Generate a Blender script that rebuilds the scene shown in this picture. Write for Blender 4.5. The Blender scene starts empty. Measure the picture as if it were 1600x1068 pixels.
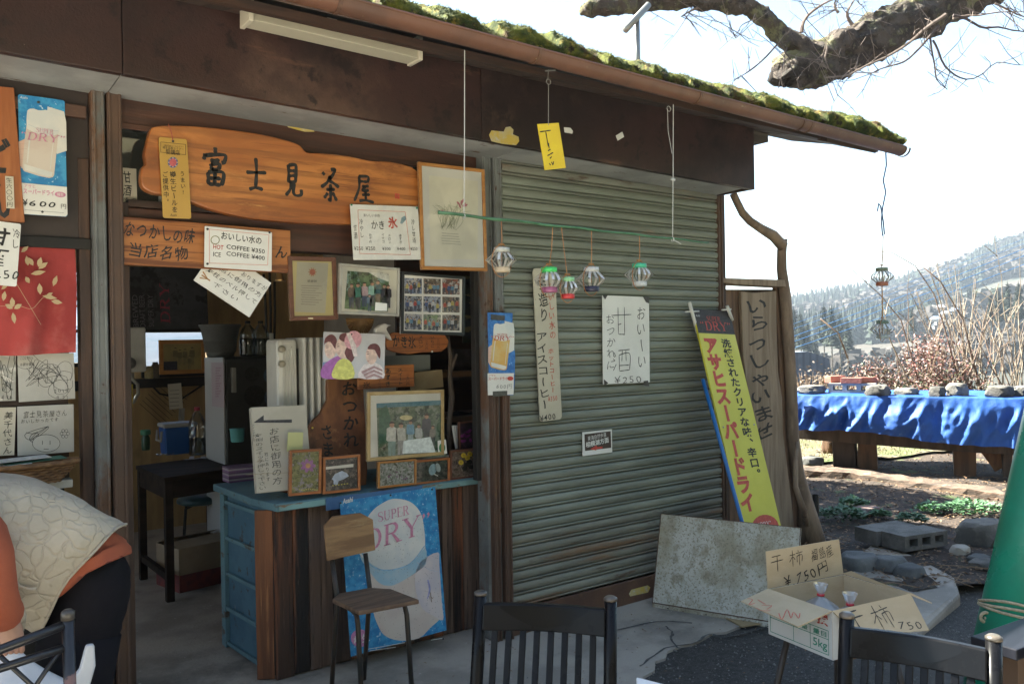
import bpy, math, random
from mathutils import Vector, Matrix, noise as mnoise
R = math.radians
random.seed(7)
# ---------------------------------------------------------------- camera, sky, sun, exposure
F_PX, AZ, ROLL, EYE = 1300.0, R(53.3), 0.017, 1.49        # measured from the photograph
fw = Vector((math.cos(AZ), math.sin(AZ), 0)); rt0 = Vector((math.sin(AZ), -math.cos(AZ), 0)); zz = Vector((0, 0, 1))
rt = rt0*math.cos(ROLL) - zz*math.sin(ROLL); up = zz*math.cos(ROLL) + rt0*math.sin(ROLL)
CAM = Vector((0, 0, EYE))
scene = bpy.context.scene
col = scene.collection
cd = bpy.data.cameras.new('camera'); cam = bpy.data.objects.new('camera', cd); col.objects.link(cam)
cam.matrix_world = Matrix(((rt.x, up.x, -fw.x, CAM.x), (rt.y, up.y, -fw.y, CAM.y), (rt.z, up.z, -fw.z, CAM.z), (0, 0, 0, 1)))
cd.sensor_width = 36; cd.lens = 36*F_PX/1600; cd.clip_start = .05; cd.clip_end = 4000
scene.camera = cam
SUN_AZ, SUN_EL = math.atan2(-.45, .89), R(48)              # clockwise from +Y, height
sdir = Vector((math.sin(SUN_AZ)*math.cos(SUN_EL), math.cos(SUN_AZ)*math.cos(SUN_EL), math.sin(SUN_EL)))
w = bpy.data.worlds.new('World'); scene.world = w; w.use_nodes = True
nt = w.node_tree; bg = nt.nodes['Background']
sky = nt.nodes.new('ShaderNodeTexSky'); sky.sky_type = 'NISHITA'; sky.sun_disc = False
sky.sun_elevation = SUN_EL; sky.sun_rotation = SUN_AZ; sky.dust_density = 1.0; sky.air_density = 1.0; sky.ozone_density = 1.0
nt.links.new(sky.outputs[0], bg.inputs[0]); bg.inputs[1].default_value = 0.05
sl = bpy.data.lights.new('sun', 'SUN'); sl.energy = 5.0; sl.angle = R(.5); sl.color = (1, .95, .86)
so = bpy.data.objects.new('sun', sl); col.objects.link(so); so.location = (0, 0, 12)
so.rotation_euler = (-sdir).to_track_quat('-Z', 'Y').to_euler()
vs = scene.view_settings; vs.view_transform = 'Standard'; vs.look = 'None'; vs.gamma = 1; vs.use_curve_mapping = False
vs.exposure = 3.0
vs.use_white_balance = True; vs.white_balance_temperature = 6650; vs.white_balance_tint = 4      # balanced for open shade
scene.cycles.max_bounces = 8; scene.cycles.diffuse_bounces = 4; scene.cycles.transparent_max_bounces = 16

# ---------------------------------------------------------------- pixel -> place
def ray(x, y): return fw*F_PX + rt*(x-800) - up*(y-534)
def aY(x, y, Y): d = ray(x, y); return CAM + d*(Y/d.y)
def aX(x, y, X): d = ray(x, y); return CAM + d*(X/d.x)
def aZ(x, y, Z): d = ray(x, y); return CAM + d*((Z-EYE)/d.z)
def aD(x, y, D): d = ray(x, y); return CAM + d*(D/F_PX)   # at a depth along the view
def V(*a): return Vector(a)
def lerp(a, b, t): return a+(b-a)*t

# ---------------------------------------------------------------- materials
MATS = {}
def rgb(c): return (c[0], c[1], c[2], 1)
def M(name, c, c2=None, rough=.7, scale=6, stretch=(1,1,1), detail=6, bump=0, bscale=None, bstretch=None, metal=0, spots=(), ovar=0, spec=.5, lo=.35, hi=.65, trans=0, alpha=1, emit=None, wave=None, rvar=0, coat=0, dist=0):
    """noise between c and c2, overlays (colour, scale, threshold, softness, stretch), bump; object coordinates shifted per object"""
    if name in MATS: return MATS[name]
    m = bpy.data.materials.new(name); m.use_nodes = True; n = m.node_tree; N = n.nodes; L = n.links
    b = N['Principled BSDF']; b.inputs['Roughness'].default_value = rough; b.inputs['Metallic'].default_value = metal
    b.inputs['Specular IOR Level'].default_value = spec
    if trans: b.inputs['Transmission Weight'].default_value = trans
    if coat: b.inputs['Coat Weight'].default_value = coat; b.inputs['Coat Roughness'].default_value = .15
    if alpha < 1: b.inputs['Alpha'].default_value = alpha
    tc = N.new('ShaderNodeTexCoord'); oi = N.new('ShaderNodeObjectInfo')
    mu = N.new('ShaderNodeVectorMath'); mu.operation = 'MULTIPLY_ADD'
    L.new(oi.outputs['Random'], mu.inputs[0]); mu.inputs[1].default_value = (37, 53, 71); L.new(tc.outputs['Object'], mu.inputs[2])
    def nz(sc, st, det=6, rg=.6, ds=0):
        mp = N.new('ShaderNodeVectorMath'); mp.operation = 'MULTIPLY'; L.new(mu.outputs[0], mp.inputs[0]); mp.inputs[1].default_value = st
        t = N.new('ShaderNodeTexNoise'); t.inputs['Scale'].default_value = sc; t.inputs['Detail'].default_value = det; t.inputs['Roughness'].default_value = rg
        t.inputs['Distortion'].default_value = ds
        L.new(mp.outputs[0], t.inputs['Vector']); return t.outputs['Fac']
    def ramp(src, a, bb):
        r = N.new('ShaderNodeMapRange'); r.inputs[1].default_value = a; r.inputs[2].default_value = bb; L.new(src, r.inputs[0]); r.interpolation_type = 'SMOOTHSTEP'; return r.outputs[0]
    def mix(fac, A, B, mode='MIX'):
        x = N.new('ShaderNodeMix'); x.data_type = 'RGBA'; x.blend_type = mode
        if isinstance(fac, float): x.inputs[0].default_value = fac
        else: L.new(fac, x.inputs[0])
        for s, q in ((6, A), (7, B)):
            if isinstance(q, tuple): x.inputs[s].default_value = rgb(q)
            else: L.new(q, x.inputs[s])
        return x.outputs[2]
    cur = None
    if c2: cur = mix(ramp(nz(scale, stretch, detail, .6, dist), lo+.05, hi-.05), c, c2)
    if wave:  # (colour, scale, distortion, stretch, strength)
        mp = N.new('ShaderNodeVectorMath'); mp.operation = 'MULTIPLY'; L.new(mu.outputs[0], mp.inputs[0]); mp.inputs[1].default_value = wave[3]
        t = N.new('ShaderNodeTexWave'); t.wave_type = 'RINGS' if len(wave) > 5 else 'BANDS'; t.inputs['Scale'].default_value = wave[1]; t.inputs['Distortion'].default_value = wave[2]
        t.inputs['Detail'].default_value = 3; t.inputs['Detail Scale'].default_value = .8
        L.new(mp.outputs[0], t.inputs['Vector'])
        k = N.new('ShaderNodeMath'); k.operation = 'MULTIPLY'; L.new(ramp(t.outputs['Fac'], .45, 1.), k.inputs[0]); k.inputs[1].default_value = wave[4]
        cur = mix(k.outputs[0], cur or c, wave[0])
    for sp in spots:
        cur = mix(ramp(nz(sp[1], sp[4] if len(sp) > 4 else (1,1,1), 9, .68), sp[2]-.035, sp[2]-.035+sp[3]), cur or c, sp[0])
    if ovar:
        r = N.new('ShaderNodeMapRange'); L.new(oi.outputs['Random'], r.inputs[0]); r.inputs[3].default_value = 1-ovar; r.inputs[4].default_value = 1+ovar
        cb = N.new('ShaderNodeVectorMath'); cb.operation = 'SCALE'
        if cur is None: cb.inputs[0].default_value = c
        else: L.new(cur, cb.inputs[0])
        L.new(r.outputs[0], cb.inputs['Scale']); cur = cb.outputs[0]
    if cur is None: b.inputs['Base Color'].default_value = rgb(c)
    else: L.new(cur, b.inputs['Base Color'])
    if rvar:
        q = N.new('ShaderNodeMapRange'); L.new(nz(scale*2, stretch), q.inputs[0]); q.inputs[1].default_value=.3; q.inputs[2].default_value=.7
        q.inputs[3].default_value = max(0, rough-rvar); q.inputs[4].default_value = min(1, rough+rvar); L.new(q.outputs[0], b.inputs['Roughness'])
    if bump:
        bn = N.new('ShaderNodeBump'); bn.inputs['Strength'].default_value = min(1, bump); bn.inputs['Distance'].default_value = .012*max(1, bump)
        L.new(nz(bscale or scale*3, bstretch or stretch, 8, .65), bn.inputs['Height']); L.new(bn.outputs[0], b.inputs['Normal'])
    if emit: b.inputs['Emission Color'].default_value = rgb(emit[0]); b.inputs['Emission Strength'].default_value = emit[1]
    MATS[name] = m; return m
def ink(c, rough=.6): return M('ink_%d_%d_%d' % tuple(int(x*1000) for x in c), c, rough=rough, c2=tuple(min(1, x*1.25+.008) for x in c), scale=60)

def glass(name='picture_glass', refl=.07, tint=(1,1,1)):
    if name in MATS: return MATS[name]
    m = bpy.data.materials.new(name); m.use_nodes = True; n = m.node_tree; N = n.nodes; L = n.links
    N.remove(N['Principled BSDF']); o = N['Material Output']
    t = N.new('ShaderNodeBsdfTransparent'); t.inputs[0].default_value = rgb(tint); g = N.new('ShaderNodeBsdfGlossy'); g.inputs['Roughness'].default_value = .03
    fr = N.new('ShaderNodeFresnel'); fr.inputs[0].default_value = 1.5; k = N.new('ShaderNodeMath'); k.operation = 'MULTIPLY_ADD'
    L.new(fr.outputs[0], k.inputs[0]); k.inputs[1].default_value = .8; k.inputs[2].default_value = refl*.12
    x = N.new('ShaderNodeMixShader'); L.new(k.outputs[0], x.inputs[0]); L.new(t.outputs[0], x.inputs[1]); L.new(g.outputs[0], x.inputs[2]); L.new(x.outputs[0], o.inputs[0])
    MATS[name] = m; return m

# ---------------------------------------------------------------- mesh building
class MB:
    def __init__(s): s.v = []; s.f = []; s.mi = []
    def add(s, vs, fs, mi=0):
        o = len(s.v); s.v += [Vector(q) for q in vs]; s.f += [tuple(i+o for i in f) for f in fs]; s.mi += [mi]*len(fs); return s
    def box(s, p, q, mi=0):
        x0,y0,z0 = p; x1,y1,z1 = q
        return s.add([(x0,y0,z0),(x1,y0,z0),(x1,y1,z0),(x0,y1,z0),(x0,y0,z1),(x1,y0,z1),(x1,y1,z1),(x0,y1,z1)],
              [(0,3,2,1),(4,5,6,7),(0,1,5,4),(1,2,6,5),(2,3,7,6),(3,0,4,7)], mi)
    def bar(s, a, b, wd, th, side=None, mi=0):   # box from a to b; wd across `side`, th across the third axis
        a = Vector(a); b = Vector(b); d = (b-a).normalized()
        sd = Vector(side) if side else (d.cross(zz) if abs(d.z) < .95 else Vector((1,0,0)))
        sd = (sd - d*sd.dot(d)).normalized(); n = d.cross(sd)
        vs = [p + sd*(i*wd/2) + n*(j*th/2) for p in (a, b) for i, j in ((-1,-1),(1,-1),(1,1),(-1,1))]
        return s.add(vs, [(0,1,2,3),(7,6,5,4),(0,4,5,1),(1,5,6,2),(2,6,7,3),(3,7,4,0)], mi)
    def tube(s, pts, r, seg=8, cap=True, mi=0, sq=None):
        pts = [Vector(p) for p in pts]; n = len(pts)
        rs = r if isinstance(r, (list, tuple)) else [r]*n
        vs = []; prev = None
        for i, p in enumerate(pts):
            d = (pts[min(i+1, n-1)] - pts[max(i-1, 0)])
            if d.length < 1e-9: d = Vector((0,0,1))
            d.normalize()
            if prev is None: a = d.orthogonal().normalized()
            else:
                a = prev - d*prev.dot(d)
                a = a.normalized() if a.length > 1e-6 else d.orthogonal().normalized()
            prev = a; b = d.cross(a)
            for k in range(seg):
                t = 2*math.pi*k/seg; vs.append(p + (a*math.cos(t) + b*math.sin(t))*rs[i])
        fs = [(i*seg+k, i*seg+(k+1)%seg, (i+1)*seg+(k+1)%seg, (i+1)*seg+k) for i in range(n-1) for k in range(seg)]
        if cap: fs += [tuple(range(seg-1, -1, -1)), tuple((n-1)*seg+k for k in range(seg))]
        return s.add(vs, fs, mi)
    def lathe(s, prof, c=(0,0,0), seg=24, mi=0, sx=1, sy=1, cap=True):   # profile [(radius, z)] about the vertical through c
        c = Vector(c); vs = [c + Vector((r*sx*math.cos(2*math.pi*k/seg), r*sy*math.sin(2*math.pi*k/seg), z)) for r, z in prof for k in range(seg)]
        n = len(prof); fs = [(i*seg+k, i*seg+(k+1)%seg, (i+1)*seg+(k+1)%seg, (i+1)*seg+k) for i in range(n-1) for k in range(seg)]
        if cap: fs += [tuple(range(seg-1, -1, -1)), tuple((n-1)*seg+k for k in range(seg))]
        return s.add(vs, fs, mi)
    def loft(s, rings, mi=0, cap=True, closed=True):
        k = len(rings[0]); vs = [p for r in rings for p in r]; n = len(rings); m = k if closed else k-1
        fs = [(i*k+j, i*k+(j+1)%k, (i+1)*k+(j+1)%k, (i+1)*k+j) for i in range(n-1) for j in range(m)]
        if cap and closed: fs += [tuple(range(k-1, -1, -1)), tuple((n-1)*k+j for j in range(k))]
        return s.add(vs, fs, mi)
    def prism(s, poly, dv, mi=0):      # polygon (3D points) extruded by dv
        k = len(poly); dv = Vector(dv); vs = [Vector(p) for p in poly] + [Vector(p)+dv for p in poly]
        fs = [tuple(range(k)), tuple(range(2*k-1, k-1, -1))] + [(j, k+j, k+(j+1)%k, (j+1)%k) for j in range(k)]
        return s.add(vs, fs, mi)
    def grid(s, fn, nu, nv, mi=0):
        vs = [fn(i/nu, j/nv) for j in range(nv+1) for i in range(nu+1)]
        return s.add(vs, [(j*(nu+1)+i, j*(nu+1)+i+1, (j+1)*(nu+1)+i+1, (j+1)*(nu+1)+i) for j in range(nv) for i in range(nu)], mi)
    def torus(s, c, r, t, n=(0,1,0), seg=24, ts=6, mi=0):
        n = Vector(n).normalized(); a = n.orthogonal().normalized(); b = n.cross(a); c = Vector(c)
        pts = [c + (a*math.cos(2*math.pi*k/seg) + b*math.sin(2*math.pi*k/seg))*r for k in range(seg)]
        vs = []
        for k, p in enumerate(pts):
            o = (p-c).normalized()
            for j in range(ts): q = 2*math.pi*j/ts; vs.append(p + (o*math.cos(q) + n*math.sin(q))*t)
        return s.add(vs, [(k*ts+j, ((k+1)%seg)*ts+j, ((k+1)%seg)*ts+(j+1)%ts, k*ts+(j+1)%ts) for k in range(seg) for j in range(ts)], mi)
ORG = {}
def obj(name, mb, mat, parent=None, origin=None, label=None, cat=None, group=None, kind=None, smooth=False, bev=0, sub=0, autos=None):
    """one mesh object; built in world coordinates, origin at `origin` (top level) or at its parent's"""
    o0 = Vector(origin) if origin is not None else (ORG[parent.name] if parent else (sum(mb.v, Vector())/max(1, len(mb.v))))
    if parent is None and origin is None: o0.z = min(q.z for q in mb.v)
    me = bpy.data.meshes.new(name); me.from_pydata([tuple(q-o0) for q in mb.v], [], mb.f)
    for m in (mat if isinstance(mat, (list, tuple)) else [mat]): me.materials.append(m)
    if isinstance(mat, (list, tuple)): me.polygons.foreach_set('material_index', mb.mi)
    if smooth: me.polygons.foreach_set('use_smooth', [True]*len(me.polygons))
    me.update()
    if autos is not None:
        me.polygons.foreach_set('use_smooth', [True]*len(me.polygons)); me.set_sharp_from_angle(angle=R(autos))
    o = bpy.data.objects.new(name, me); col.objects.link(o); ORG[o.name] = o0
    if parent: o.parent = parent; o.location = o0 - ORG[parent.name]
    else: o.location = o0
    if bev:
        b = o.modifiers.new('bevel', 'BEVEL'); b.width = bev; b.segments = 2; b.limit_method = 'ANGLE'; b.angle_limit = R(40)
    if sub:
        b = o.modifiers.new('sub', 'SUBSURF'); b.levels = sub; b.render_levels = sub
    if label: o['label'] = label
    if cat: o['category'] = cat
    if group: o['group'] = group
    if kind: o['kind'] = kind
    return o
def thing(name, loc, label, cat, group=None):
    o = bpy.data.objects.new(name, None); col.objects.link(o); o.location = loc; ORG[o.name] = Vector(loc); o.empty_display_size = .05
    o['label'] = label; o['category'] = cat
    if group: o['group'] = group
    return o
def copy_tree(o, parent=None):
    c = o.copy(); col.objects.link(c); c.parent = parent; ORG[c.name] = ORG[o.name]
    for ch in o.children: copy_tree(ch, c)
    return c
def wob(p, s, a, seed=0):
    q = Vector(p)*s + Vector((seed*7.1, seed*3.3, seed*5.7)); return mnoise.noise_vector(q)*a
def rock(c, sx, sy, sz, seed, sub=2, rough=.25):
    import bmesh
    bm = bmesh.new(); bmesh.ops.create_icosphere(bm, subdivisions=sub, radius=1)
    mb = MB(); vs = []
    for v in bm.verts:
        d = v.co.normalized(); k = 1 + rough*mnoise.noise(d*1.3+Vector((seed*3.7,0,0))) + .5*rough*mnoise.noise(d*3.1+Vector((0,seed*2.1,0))) + .2*rough*mnoise.noise(d*8+Vector((0,seed*2.1,0)))
        q = Vector((max(-.82, min(.82, d.x*k)), max(-.82, min(.82, d.y*k)), max(-.72, min(.72, d.z*k))))
        vs.append(Vector(c) + Vector((q.x*sx, q.y*sy, q.z*sz)))
    mb.add(vs, [tuple(v.index for v in f.verts) for f in bm.faces]); bm.free(); return mb

# ---------------------------------------------------------------- lettering
_tc = bpy.data.curves.new('glyph', 'FONT'); _tc.resolution_u = 2; _to = bpy.data.objects.new('glyph', _tc); _gc = {}
def glyph(s, off=0):
    k = (s, off)
    if k not in _gc:
        _tc.body = s; _tc.offset = off; me = bpy.data.meshes.new_from_object(_to)
        vs = [(v.co.x, v.co.y) for v in me.vertices]; fs = [tuple(p.vertices) for p in me.polygons]; bpy.data.meshes.remove(me)
        _gc[k] = (vs, fs)
    return _gc[k]
def cw(c): return 1.0 if ord(c) > 0x2000 else (.35 if c in ' .,!:' else .58)
SER = {  # serif capitals: (path, widths)
 'stem': lambda x: [([(x,0),(x,1)], [.16,.16]), ([(x-.16,.975),(x+.16,.975)], [.05,.05]), ([(x-.16,.025),(x+.16,.025)], [.05,.05])]}
def bowl(x, y0, y1, w_): 
    r = (y1-y0)/2; return ([(x, y1-.025), (x+w_*.5, y1-.03), (x+w_*.85, y1-r*.35), (x+w_, (y0+y1)/2), (x+w_*.85, y0+r*.35), (x+w_*.5, y0+.03), (x, y0+.025)], [.05,.07,.14,.17,.14,.07,.05])
def serif_letter(ch):
    st = SER['stem']
    if ch == 'D': return st(.22)+[bowl(.22, 0, 1, .62)], .98
    if ch == 'P': return st(.22)+[bowl(.22, .45, 1, .5)], .85
    if ch == 'R': return st(.22)+[bowl(.22, .48, 1, .5), ([(.48,.5),(.82,.03)], [.1,.17]), ([(.7,.025),(1,.025)], [.05,.05])], 1.0
    if ch == 'Y': return [([(.16,.98),(.52,.45)], [.16,.15]), ([(.88,.98),(.52,.45)], [.06,.06]), ([(.52,.48),(.52,0)], [.16,.16]), ([(0,.975),(.34,.975)], [.05,.05]), ([(.74,.975),(1.02,.975)], [.05,.05]), ([(.36,.025),(.68,.025)], [.05,.05])], 1.0
    if ch == 'S': return [([(.72,.72),(.68,.9),(.45,.98),(.2,.9),(.14,.74),(.25,.6),(.5,.5),(.7,.38),(.72,.2),(.58,.05),(.38,.02),(.18,.08),(.1,.3)], [.04,.06,.06,.1,.14,.16,.17,.16,.14,.1,.06,.06,.04])], .85
    if ch == 'U': return [([(.2,.98),(.2,.3),(.3,.08),(.5,.02),(.7,.08),(.8,.3),(.8,.98)], [.16,.16,.13,.08,.07,.06,.06]), ([(.05,.975),(.37,.975)], [.05,.05]), ([(.66,.975),(.94,.975)], [.05,.05])], 1.0
    if ch == 'E': return st(.22)+[([(.22,.97),(.72,.97),(.76,.78)], [.06,.06,.04]), ([(.22,.52),(.55,.52)], [.05,.05]), ([(.22,.03),(.74,.03),(.8,.25)], [.06,.06,.04])], .85
    if ch in '\u201c': return [([(.12,.98),(.05,.85),(.12,.76)], [.04,.12,.16]), ([(.38,.98),(.31,.85),(.38,.76)], [.04,.12,.16])], .55
    if ch in '\u201d': return [([(.12,.95),(.19,.86),(.12,.72)], [.16,.12,.03]), ([(.38,.95),(.45,.86),(.38,.72)], [.16,.12,.03])], .55
    return [], .4
def ribbon(path, ws):
    """2D stroke of varying width -> verts, faces"""
    P = [Vector((p[0], p[1])) for p in path]; n = len(P); vs = []
    for i in range(n):
        d = (P[min(i+1, n-1)] - P[max(i-1, 0)]).normalized(); q = Vector((-d.y, d.x)); vs += [P[i]+q*ws[i]/2, P[i]-q*ws[i]/2]
    return [tuple(v) for v in vs], [(2*i, 2*i+1, 2*i+3, 2*i+2) for i in range(n-1)]
def smooth_path(path, k=5):
    P = [Vector((p[0], p[1])) for p in path]
    if len(P) < 3: return [tuple(lerp(P[0], P[-1], i/k)) for i in range(k+1)]
    out = []
    for i in range(len(P)-1):
        p0 = P[max(i-1,0)]; p1 = P[i]; p2 = P[i+1]; p3 = P[min(i+2, len(P)-1)]
        for j in range(k):
            t = j/k; out.append(tuple(.5*((2*p1)+(p2-p0)*t+(2*p0-5*p1+4*p2-p3)*t*t+(3*p1-p0-3*p2+p3)*t**3)))
    return out+[tuple(P[-1])]

class Panel:
    """a flat thing with things printed on it; u right, v up from its top-left corner, in metres (v negative going down)"""
    def __init__(s, TL, TR, BL):
        s.O = Vector(TL); s.ux = (Vector(TR)-s.O).normalized(); d = Vector(BL)-s.O; s.uv = -(d - s.ux*d.dot(s.ux)).normalized()
        s.n = s.ux.cross(s.uv); s.w = (Vector(TR)-s.O).length; s.h = -(d.dot(s.uv)); s.parts = {}; s.root = None
    @staticmethod
    def px_corners(tl, tr, bl, Y):
        Y = Y if isinstance(Y, (tuple, list)) else (Y, Y, Y); return Panel(aY(*tl, Y[0]), aY(*tr, Y[1]), aY(*bl, Y[2]))
    def W(s, u, v, d=0): return s.O + s.ux*u + s.uv*v + s.n*d
    def px(s, x, y): 
        d = ray(x, y); t = (s.O-CAM).dot(s.n)/d.dot(s.n); q = CAM+d*t-s.O; return (q.dot(s.ux), q.dot(s.uv))
    def fr(s, a, b): return (a*s.w, -b*s.h)
    def board(s, name, mat, t=.01, label=None, cat=None, group=None, outline=None, r=0, parent=None, bev=0, warp=0):
        if outline: o2 = [s.px(*q) for q in outline]
        elif r:
            o2 = []
            for cx, cy, a0 in ((s.w-r, -r, 90), (r, -r, 180), (r, -s.h+r, 270), (s.w-r, -s.h+r, 360)):
                for k in range(5): a = R(a0-90+k*22.5); o2.append((cx+r*math.cos(a), cy+r*math.sin(a)))
        else: o2 = [(0,0),(0,-s.h),(s.w,-s.h),(s.w,0)]
        mb = MB()
        if warp:   # thin flexible sheet: gentle bulge towards the viewer
            nx = 14; ny = 20
            def fn(a, b, dd=0):
                u = a*s.w; v = -b*s.h
                return s.W(u, v, dd + warp*(math.sin(a*math.pi*1.7+.5)*.5*b + .6*math.sin(b*5+a*2)*.3))
            g1 = MB().grid(lambda a, b: fn(a, b), nx, ny); mb.add(g1.v, g1.f)
            g2 = MB().grid(lambda a, b: fn(a, b, -t), nx, ny); mb.add(g2.v, [f[::-1] for f in g2.f])
        else: mb.prism([s.W(u, v) for u, v in o2], s.n*-t)
        s.root = obj(name, mb, mat, parent, None if parent else s.W(s.w/2, -s.h, -t/2), label, cat, group, bev=bev); return s
    def put(s, vs, fs, mat, layer=1, part='lettering'):
        k = (part, mat.name, layer); e = s.parts.setdefault(k, (MB(), mat)); e[0].add([s.W(u, v, .0007*layer) for u, v in vs], fs)
    def poly(s, pts, mat, layer=1, part='print', px=True, sm=0):
        q = [s.px(*p) if px else s.fr(*p) for p in pts]
        if sm: q = smooth_path([q[-1]]+q+[q[0], q[1]], sm)[sm:-sm-1]
        s.put(q, [tuple(range(len(q)))], mat, layer, part); return s
    def ell(s, x, y, rx, ry, mat, layer=1, part='print', px=True, n=20, rot=0):
        c, si = math.cos(R(rot)), math.sin(R(rot)); pts = []
        for k in range(n):
            a = 2*math.pi*k/n; dx, dy = rx*math.cos(a), ry*math.sin(a); pts.append((x+dx*c-dy*si, y+dx*si+dy*c))
        return s.poly(pts, mat, layer, part, px)
    def line(s, pts, wpx, mat, layer=2, part='print', px=True, sm=0, taper=False):
        P = [s.px(*p) if px else s.fr(*p) for p in pts]
        if sm: P = smooth_path(P, sm)
        k = s.w/ max(1e-6, abs(s.px(*pts[0])[0]-s.px(pts[0][0]+1, pts[0][1])[0])) if px else 1
        wd = wpx*(s.w/k if px else s.w); n = len(P)
        ws = [wd*((.35+.65*math.sin(math.pi*min(1, .15+.85*i/(n-1)))) if taper else 1) for i in range(n)]
        v, f = ribbon(P, ws); s.put(v, f, mat, layer, part); return s
    def box(s, b, px):
        x0, y0, x1, y1 = b
        if px:
            xc, yc = (x0+x1)/2, (y0+y1)/2; uc, vc = s.px(xc, yc); return uc, vc, abs(s.px(x1, yc)[0]-s.px(x0, yc)[0]), abs(s.px(xc, y0)[1]-s.px(xc, y1)[1])
        return (x0+x1)/2*s.w, -(y0+y1)/2*s.h, (x1-x0)*s.w, (y1-y0)*s.h
    def text(s, body, b, mat, vert=False, px=True, off=0, jit=0, rot=0, layer=2, shear=0, part='lettering', fill=.92):
        uc, vc, wd, ht = s.box(b, px); c, si = math.cos(R(rot)), math.sin(R(rot))
        out_v = []; out_f = []; rnd = random.Random(body+str(b))
        big = jit and (ht/max(1, len(body)) if vert else ht) > .04; ends = []
        def addg(vs, fs):
            ends.append(len(vs)); o = len(out_v); out_v.extend(vs); out_f.extend(tuple(i+o for i in f) for f in fs)
        def wobble(vs, w_, h_):
            if not jit: return vs
            p1, p2, k = rnd.random()*6, rnd.random()*6, jit
            return [(x+k*w_*.07*math.sin(y/h_*5+p1)+k*y*.1*math.sin(p2), y+k*h_*.06*math.sin(x/w_*5+p2)+k*x*.12) for x, y in vs]
        if vert:
            n = sum(.55 if q == ' ' else 1 for q in body); st = ht/n; y = ht/2
            for ch in body:
                if ch == ' ': y -= st*.55; continue
                vs, fs = glyph(ch, off)
                if vs:
                    if ch in 'ー〜。、': 
                        if ch in 'ー〜': vs = [(.5+(q[1]-.38)*-1 if False else .5+(.38-q[1]), .38+(.5-q[0])) for q in vs]
                        else: vs = [(q[0]+.55, q[1]+.5) for q in vs]
                    g = fill; a = cw(ch)/2
                    vs2 = [((q[0]-a)*wd*g*(1+jit*rnd.uniform(-.02,.02)), (q[1]-.38)*st*g) for q in vs]
                    vs2 = wobble(vs2, wd, st); dx = jit*rnd.uniform(-.06,.06)*wd
                    addg([(q[0]+dx, q[1]+y-st/2) for q in vs2], fs)
                y -= st
        elif jit:
            tw = sum(cw(q) for q in body); st = wd/tw; x = -wd/2
            for ch in body:
                a = cw(ch); vs, fs = glyph(ch, off)
                if vs:
                    vs2 = [((q[0]-a/2)*st*fill, (q[1]-.38)*ht*fill) for q in vs]; vs2 = wobble(vs2, st, ht); dy = jit*rnd.uniform(-.05,.05)*ht
                    addg([(q[0]+x+a*st/2, q[1]+dy) for q in vs2], fs)
                x += a*st
        else:
            vs, fs = glyph(body, off)
            if not vs: return s
            xs = [q[0] for q in vs]; ys = [q[1] for q in vs]; x0, x1, y0, y1 = min(xs), max(xs), min(ys), max(ys)
            addg([((q[0]-x0)/max(1e-6, x1-x0)*wd-wd/2, (q[1]-y0)/max(1e-6, y1-y0)*ht-ht/2) for q in vs], fs)
        out_v = [(x+shear*y, y) for x, y in out_v]
        W2 = [(uc+x*c-y*si, vc+x*si+y*c) for x, y in out_v]
        if big:
            o = 0
            for i, k in enumerate(ends): s.put(W2[o:o+k], [tuple(j-o for j in f) for f in out_f if o <= f[0] < o+k], mat, layer, 'character#%s%d' % (body, i)); o += k
        else: s.put(W2, out_f, mat, layer, part+'#%s%s' % (body, b))
        return s
    def serif(s, body, b, mat, px=True, shear=.12, rot=0, layer=3):
        uc, vc, wd, ht = s.box(b, px); L = [serif_letter(ch) for ch in body]; tw = sum(l[1] for l in L); k = wd/tw; x = -wd/2; c, si = math.cos(R(rot)), math.sin(R(rot))
        for strokes, a in L:
            for path, ws in strokes:
                pp = smooth_path(path, 3) if len(path) > 3 else path
                w2 = [ws[min(len(ws)-1, int(i*(len(ws)-1)/max(1, len(pp)-1)+.5))] for i in range(len(pp))]
                v, f = ribbon([((p[0])*k, (p[1]-.5)*ht) for p in pp], [q*k*.9 for q in w2])
                v = [(q[0]+x+shear*q[1], q[1]) for q in v]
                s.put([(uc+q[0]*c-q[1]*si, vc+q[0]*si+q[1]*c) for q in v], f, mat, layer, 'lettering#'+body)
            x += a*k
        return s
    def brush(s, strokes, b, mat, wd=.07, px=True, layer=2, seed=0, rot=0):
        """strokes on a 0..100 grid, y down, drawn with a swelling brush"""
        uc, vc, w_, h_ = s.box(b, px); rnd = random.Random(seed); c, si = math.cos(R(rot)), math.sin(R(rot))
        for st in strokes:
            P = smooth_path([((x/100-.5)*w_+rnd.uniform(-.012,.012)*w_, (.5-y/100)*h_+rnd.uniform(-.012,.012)*h_) for x, y in st], 6); n = len(P)
            ws = [max(w_, h_)*wd*(.75+.45*abs(math.cos(math.pi*i/(n-1)*.9+.2))*(1 if i < n*.8 else .75)+rnd.uniform(-.05,.05)) for i in range(n)]
            ws[0] *= .55; ws[-1] *= .45
            v, f = ribbon(P, ws); s.put([(uc+q[0]*c-q[1]*si, vc+q[0]*si+q[1]*c) for q in v], f, mat, layer, 'character#%d' % seed)
        return s
    def done(s):
        for (part, mn, layer), (mb, mat) in s.parts.items(): obj(part.split('#')[0], mb, mat, s.root)
        s.parts = {}; return s
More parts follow.
